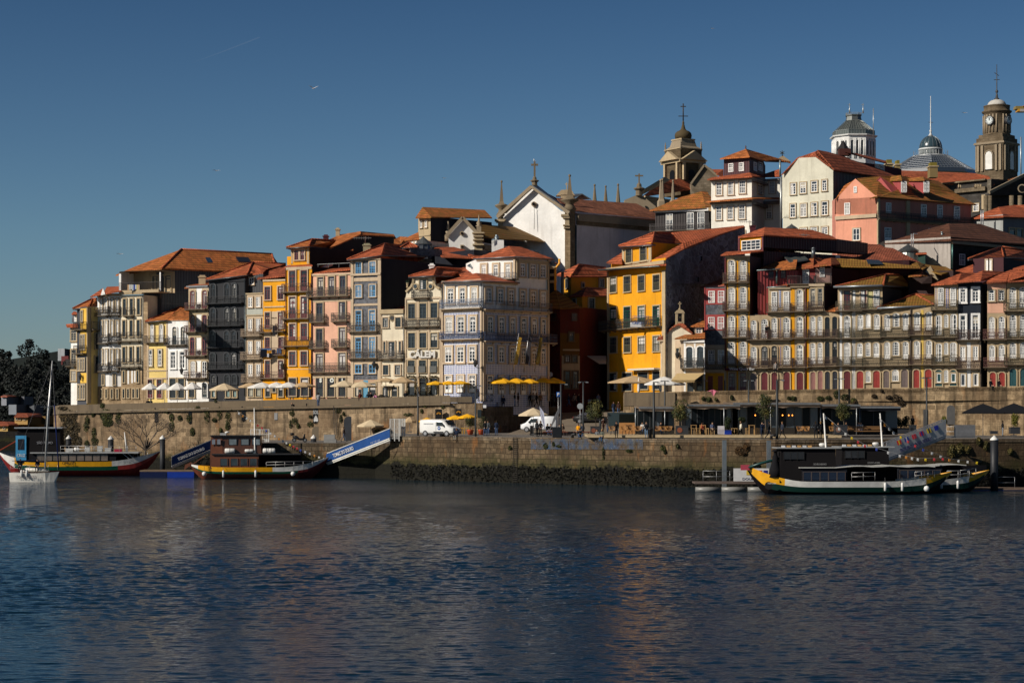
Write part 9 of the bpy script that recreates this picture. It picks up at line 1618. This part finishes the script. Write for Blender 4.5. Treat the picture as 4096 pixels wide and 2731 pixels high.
w2=wicker();spread(w2,[(27,1030,205.8,5.3,40,'cream wicker lounge chair in the open pavilion front'),(27,1345,205.8,5.3,-40,'wicker lounge chair beside the grey planter'),(27,940,206,5.3,-30,'wicker lounge chair of the man in navy')],'wicker lounge chairs')
spread(table(.74,.8,(.72,.40,.02),'picnic_table'),[(7,735,227,5.15,0,'yellow cafe table behind the left van, left one'),(7,780,227.5,5.15,0,'yellow cafe table behind the left van, right one'),(7,905,226.5,5.15,0,'yellow cafe table between the two orange pots')],'yellow cafe tables on the quay')
m=MB();a=Q(26,2103,550,204);b_=Q(26,2188,448,204);m.box(a.x,b_.x,203.97,204.03,a.z,b_.z,M('paint',(.62,.58,.60)));
for i in range(7):m.box(a.x+.06,b_.x-.06,203.96,203.97,a.z+.1+i*.06,a.z+.115+i*.06,M('paint',(.3,.25,.27)))
single('menu_board',m,'white standing menu board beside the blue planter','menu board')
def bench(v,x0,x1,y,d,z,label,c=(.16,.05,.03),back=0):
 a=(N(v,x0,0)[0]-2048)/F*d;b=(N(v,x1,0)[0]-2048)/F*d;t=thing('bench',label,'bench',(a,d,z));m=MB();m.box(0,b-a,-.25,.25,.36,.46,M('wood',c));m.build('seat',t,local=True)
 for x in(.2,b-a-.3):m=MB();m.box(x,x+.12,-.22,.22,0,.36,M('iron',(.03,.02,.02)));m.build('leg',t,local=True)
 if back:m=MB();[m.box(0,b-a,.25,.29,.55+.14*i,.65+.14*i,M('wood',c))for i in range(3)];m.build('backrest',t,local=True)
bench(23,1160,1310,380,222,5.05,'low rusty red bench under the orange jacket sitter');bench(23,900,985,385,221.5,5.05,'low dark bench by the feather banners');bench(23,1060,1120,380,222,5.05,'low dark bench behind the black bin');bench(27,1545,1975,555,206.5,5.3,'long slatted timber bench with backrest',(.25,.13,.05),1)
m=MB();a=Q(23,985,422,ED(2215)+1.2);b_=Q(23,1060,336,ED(2215)+1.2);m.box(a.x,b_.x,a.y,a.y+.9,ZQ,b_.z,M('paint',(.012,.013,.015)));m.box(a.x-.02,b_.x+.02,a.y-.02,a.y+.92,b_.z-.05,b_.z,M('paint',(.03,.03,.032)));single('utility_box',m,'black sheet-metal box on the quay edge below the lamp post','box')
for v,x,d,r,h,l in((23,1818,ED(2600)+.7,.2,1.05,'tall black litter bin by the photographing man'),(23,808,225,.22,1.2,'tall dark litter bin before the second white van'),(23,43,ED(1770)+.8,.33,.62,'squat black bollard before the left white van')):
 m=MB();x_=(N(v,x,0)[0]-2048)/F*d;m.lathe((x_,d,ZQ),[(r,0),(r,h*.9),(r*1.15,h*.92),(r*1.15,h)],M('iron',(.02,.02,.022)),14);single('litter_bin' if h>.9 else 'bollard',m,l,'bin' if h>.9 else 'bollard')
for px,l in((2290,'iron mooring bollard with curved horn near the painted patch'),(3085,'iron mooring bollard beside the walking woman')):d=ED(px)+.5;x_=(px-2048)/F*d;m=MB();m.tube([(x_,d,ZQ),(x_,d,ZQ+.35),(x_+.15,d,ZQ+.42),(x_+.42,d,ZQ+.38)],[.17,.15,.14,.17],M('iron',(.02,.018,.018)),10);single('mooring_bollard',m,l,'bollard')
for x0,x1,l,c in((1665,1728,'white feather banner beside the second van',(.45,.47,.6)),(1905,1790,'dark feather banner leaning right of the second van',(.10,.10,.11))):
 t=thing('feather_banner',l,'banner',Q(7,x1,1250,219));p0=Q(7,x0,965,219.5);p1=Q(7,x1,1250,219);m=MB();m.tube([p1,p1.lerp(p0,.5)+Vector((.1,0,0)),p0],.025,M('iron',(.2,.2,.2)),5);m.build('pole',t);s_=.42;md=p0.lerp(p1,.5);m=MB();m.slab([p0,p0.lerp(p1,.3)+Vector((s_*.8,0,.05)),p1+Vector((s_*.2,0,.1)),p1,md+Vector((-.12,0,0))],.01,cloth(c),(0,1,0));m.build('cloth',t)
def sign(v,x,y0,y1,w,d,zb,c,label,txt=None,rd=0):
 c0=Q(v,x,(y0+y1)/2,d);h=(y1-y0)/2*VW[v][2]/F*d;w_=w/2*VW[v][2]/F*d;t=thing('road_sign',label,'sign',(c0.x,d,zb));m=MB();m.tube([(c0.x,d+.05,zb),(c0.x,d+.05,c0.z+h)],.04,M('metal',(.3,.3,.3)),6);m.build('pole',t);m=MB()
 m.tube([(c0.x,d,c0.z),(c0.x,d-.04,c0.z)],h,M('paint',c),18)if rd else m.box(c0.x-w_,c0.x+w_,d-.04,d,c0.z-h,c0.z+h,M('paint',c));m.build('plate',t)
 if txt:lettering(txt,h*1.9,(c0.x,d-.06,c0.z-h*.66),(1,0,0),(0,0,1),M('paint',W_),t,bold=.01)
sign(7,1890,798,855,42,221,5.05,(.01,.09,.36),'blue parking sign with white P','P');sign(12,360,858,930,60,222,5.1,(.33,.35,.36),'round grey back of a traffic sign beside the left planter tree',rd=1);sign(7,1797,560,618,46,247.5,8.4,(.5,.45,.45),'round weight limit sign in the shaded square','2t',rd=1)
m=MB();a=Q(23,390,173,236.7);b_=Q(23,417,148,236.7);m.box(a.x,b_.x,236.4,236.8,a.z,b_.z,M('paint',(.75,.75,.75)));single('wall_plaque',m,'small blank white plaque on the wall below the square','plaque')
def wallbox(name,label,cat,v,x0,x1,y0,y1,c,arch=0,txt=(),dfun=UWd,off=.12,kind='paint'):
 px=N(v,(x0+x1)/2,0)[0];d=dfun(px)-off;a=Q(v,x0,y1,d);b=Q(v,x1,y0,d);t=thing(name,label,cat,((a.x+b.x)/2,d,a.z));w=b.x-a.x;pts=[(a.x,d,a.z),(b.x,d,a.z)]+([(a.x+w/2+math.cos(R(g))*w/2,d,b.z-w*arch+math.sin(R(g))*w*arch)for g in range(0,181,20)]if arch else[(b.x,d,b.z),(a.x,d,b.z)]);m=MB();m.slab(pts,.3,M(kind,c),(0,1,0));m.build('panel',t)
 for s_,fx,fz,sz,tc,tw in txt:
  if s_=='∩':
   m=MB();c0=Vector((a.x+w*.5,d-.06,lerp(a.z,b.z,fz)))
   for g in range(20,161,28):m.slab([c0+Vector((math.cos(R(g+o_))*k_,0,math.sin(R(g+o_))*k_))for o_,k_ in((-10,.12),(10,.12),(11,.3),(-11,.3))],.01,M('paint',tc),(0,1,0))
   m.build('emblem',t);continue
  lettering(s_,sz,(a.x+w*fx,d-.04,lerp(a.z,b.z,fz)),(1,0,0),(0,0,1),M('paint',tc),t,width=tw,bold=.01)
wallbox('wall_sign','black arched sign reading SOL on the town wall','sign',5,530,610,1308,1535,(.012,.013,.014),.5,[('SOL',.5,.55,.6,(.7,.7,.68),.66),('♠',.5,.05,1.0,(.7,.7,.68),.55)]);wallbox('wall_door','grey arched double door in the town wall','door',22,815,970,415,775,(.045,.048,.055),.45);wallbox('wall_door','bricked arched doorway under the round sign','doorway',22,355,480,560,800,(.20,.16,.11),.5,kind='plaster')
wallbox('hanging_sign','black hanging sign with golden arch mark above the left van','sign',7,420,503,1005,1120,(.012,.012,.013),0,[('∩',.5,.45,.7,(.6,.28,.03),.4)],off=1.0);wallbox('hanging_sign','black hanging sign with golden arch mark over the yellow parasols','sign',7,662,735,1000,1085,(.012,.012,.013),0,[('∩',.5,.4,.6,(.6,.28,.03),.35)],off=1.0)
wallbox('wall_door','dark arched cellar door framed in orange behind the yellow parasols','doorway',7,520,640,1110,1250,(.05,.02,.008),.4);wallbox('wall_window','narrow black slit window at the left of the town wall','window',21,65,125,292,500,(.006,.006,.007));wallbox('wall_window','narrow black slit window above the brown boat mast','window',21,1325,1385,270,480,(.006,.006,.007));wallbox('wall_window','narrow black slit window among the hanging ivy','window',21,560,602,335,520,(.006,.006,.007));wallbox('wall_window','white and grey barred window under the parapet','window',21,1798,1845,365,465,(.40,.40,.40));wallbox('wall_window','barred window below the square','window',7,925,970,1010,1100,(.02,.03,.035),off=.1)
wallbox('wall_door','grey arched metal gate in the right terrace wall','gate',25,1318,1425,235,495,(.13,.125,.12),.5,dfun=URd);wallbox('wall_door','narrow grey shutter door in the right terrace wall','door',25,1000,1060,295,550,(.09,.088,.085),dfun=URd)
mt=M('bluepatch')
for k,(u0,u1,l)in enumerate(((798,1118,'flaking pale blue and white painted patch on the quay wall under the black box'),(1124,1757,'long flaking deep blue painted patch on the quay wall under the seated couple'))):
 m=MB();n=5
 for i in range(n):a_,b_=lerp(u0,u1,i/n),lerp(u0,u1,(i+1)/n);p,q=N(23,a_,0)[0],N(23,b_,0)[0];m.face([P(p,N(23,0,525)[1],ED(p)-.09),P(q,N(23,0,528)[1],ED(q)-.09),P(q,N(23,0,440)[1],ED(q)-.09),P(p,N(23,0,436)[1],ED(p)-.09)],mt)
 single('wall_painting',m,l,'painting')
m=MB();
for x in(665,700):m.bar(Q(22,x,260,UWd(1340)-.3),Q(22,x+12,700,UWd(1340)-.6),.05,M('iron',(.07,.06,.05)))
for i in range(22):m.bar(Q(22,665+i*.5,270+i*20,UWd(1340)-.3),Q(22,700+i*.5,270+i*20,UWd(1340)-.3),.035,M('iron',(.07,.06,.05)))
single('wall_ladder',m,'rusty iron ladder on the town wall left of the arched door','ladder');m=MB()
for i in range(22):z=.2+i*.23;m.bar(P(2058,0,ED(2058)-.1)*0+Vector(((2052-2048)/F*211,ED(2052)-.12,z)),Vector(((2068-2048)/F*211,ED(2068)-.12,z)),.03,M('iron',(.03,.025,.02)))
for px in(2052,2068):m.bar(((px-2048)/F*211,ED(px)-.12,0),((px-2048)/F*211,ED(px)-.12,4.9),.05,M('iron',(.03,.025,.02)))
single('quay_ladder',m,'black iron ladder running down the quay wall','ladder')
for x0,x1,y0,y1,c,l in((525,685,680,745,(.30,.30,.29),'upper grey crate of the stack on the landing'),(525,705,745,800,(.26,.26,.25),'lower grey crate of the stack on the landing')):a=Q(22,x0,y1,230);b_=Q(22,x1,y0,230);m=MB();m.box(a.x,b_.x,230,231,a.z,b_.z,M('paint',c));single('crate',m,l,'crate')
for i,(px,py,d,s_,l)in enumerate(((1254,355,330,1.3,'gull with raised wings high in the sky'),(865,683,380,1.3,'gull gliding left of centre above the roofs'),(480,1016,380,1.2,'gull flying above the left houses'),(3858,452,420,1.3,'gull flying left of the clock tower'),(1777,713,480,1.0,'small gull above the white chapel'),(2850,115,500,1.0,'tiny gull at the top of the sky'))):
 c=P(px,py,d);t=thing('seagull',l,'gull',c);m=MB();m.lathe(c,[(.01,-.05),(.07,0),(.01,.05)],M('paint',(.6,.6,.6)),8);m.tube([c+Vector((-.22,0,.02)),c,c+Vector((.25,0,.0))],[.03,.08,.03],M('paint',(.6,.6,.6)),8);m.build('body',t)
 k=.30 if i==0 else .10
 for sd in(-1,1):m=MB();m.slab([c+Vector((-.05,0,.03)),c+Vector((.1,0,.03)),c+Vector((sd*.35+.02,sd*.2,.03+k)),c+Vector((sd*.62*s_,sd*.3,.02+k*(.5 if i else 1.6)))],.012,M('paint',(.42,.42,.44)if sd<0 else(.6,.6,.6)),(0,0,-1));m.build('wing',t)
c=Vector(Q(8,556,125,299));m=MB();m.lathe(c,[(.03,-.12),(.1,0),(.06,.12),(.05,.2),(.01,.25)],M('paint',W_),8);m.bar(c+Vector((.03,0,-.02)),c+Vector((.25,0,-.1)),.06,M('paint',(.4,.4,.42)));m.bar(c+Vector((0,0,-.12)),c+Vector((0,0,-.25)),.02,M('paint',(.5,.2,.05)));single('seagull',m,'gull perched on top of the great church cross','gull')
m=MB();cm=bpy.data.materials.new('contrail');cm.use_nodes=True;bs=cm.node_tree.nodes['Principled BSDF'];bs.inputs['Base Color'].default_value=(.7,.75,.8,1);bs.inputs['Alpha'].default_value=.045
m.face([P(758,256,3000),P(900,206,3000),P(1040,152,3000),P(1037,148,3000),P(900,202,3000)],cm);single('contrail',m,'faint thin contrail slanting up in the left part of the sky','contrail')
for i,(v,x,y,d,z,top,leg,l,f)in enumerate(((27,1420,550,207,5.25,(.3,.05,.04),BK,'cafe guest in red at the timber bench end',0),(27,1680,552,207,5.3,(.3,.32,.35),BK,'guest in grey on the long timber bench, left one',10),(27,1705,552,207,5.3,(.55,.5,.45),JN,'guest in cream on the long timber bench',-10),(27,1520,552,207.5,5.3,BK,BK,'guest in black behind the grey planter',0),(26,1905,552,208.5,5.3,(.4,.1,.05),BK,'guest in rust red behind the tall timber table',0),(26,2035,552,208.5,5.3,(.1,.12,.2),BK,'guest in blue behind the bar stools',20),(26,1160,552,208,5.3,(.5,.48,.45),JN,'guest in pale shirt by the honey wicker chairs',-20),(26,1390,552,208,5.3,BK,JN,'guest in black by the honey wicker chairs',15),(7,1150,905,241,8.4,(.25,.2,.15),BK,'guest seated under the yellow parasols of the square, left one',0),(7,1235,905,241,8.4,NV,BK,'guest seated under the yellow parasols of the square, right one',0),(5,250,1160,245,8.2,(.5,.12,.03),BK,'guest in orange before the tall yellow house',0),(5,215,1160,245.5,8.2,(.3,.12,.08),BK,'guest in rust before the tall yellow house',10))):person(N(v,x,0)[0],d,z,'sit',top,leg,l,f,group=None)
rng=random.Random(77);m=MB()
for _ in range(4200):
 px=rng.uniform(1562,4150);z=rng.uniform(.0,1.0)**.8*1.75+rng.gauss(0,.12);d=ED(px)-.03-.10*rng.random();c=Vector(((px-2048)/F*d,d,z));A_=Vector((rng.uniform(-1,1),-.3*rng.random(),rng.uniform(-1,.4))).normalized()*rng.uniform(.08,.2);B_=A_.cross(Vector((0,1,.3))).normalized()*.09
 m.face([c-A_,c+B_,c+A_,c-B_],M('leaf',rng.choice(((.003,.003,.002),(.005,.005,.003),(.009,.008,.004)))))
o=m.build('seaweed');tag(o,'black seaweed hanging along the tide line of the quay wall','seaweed',kind='stuff')
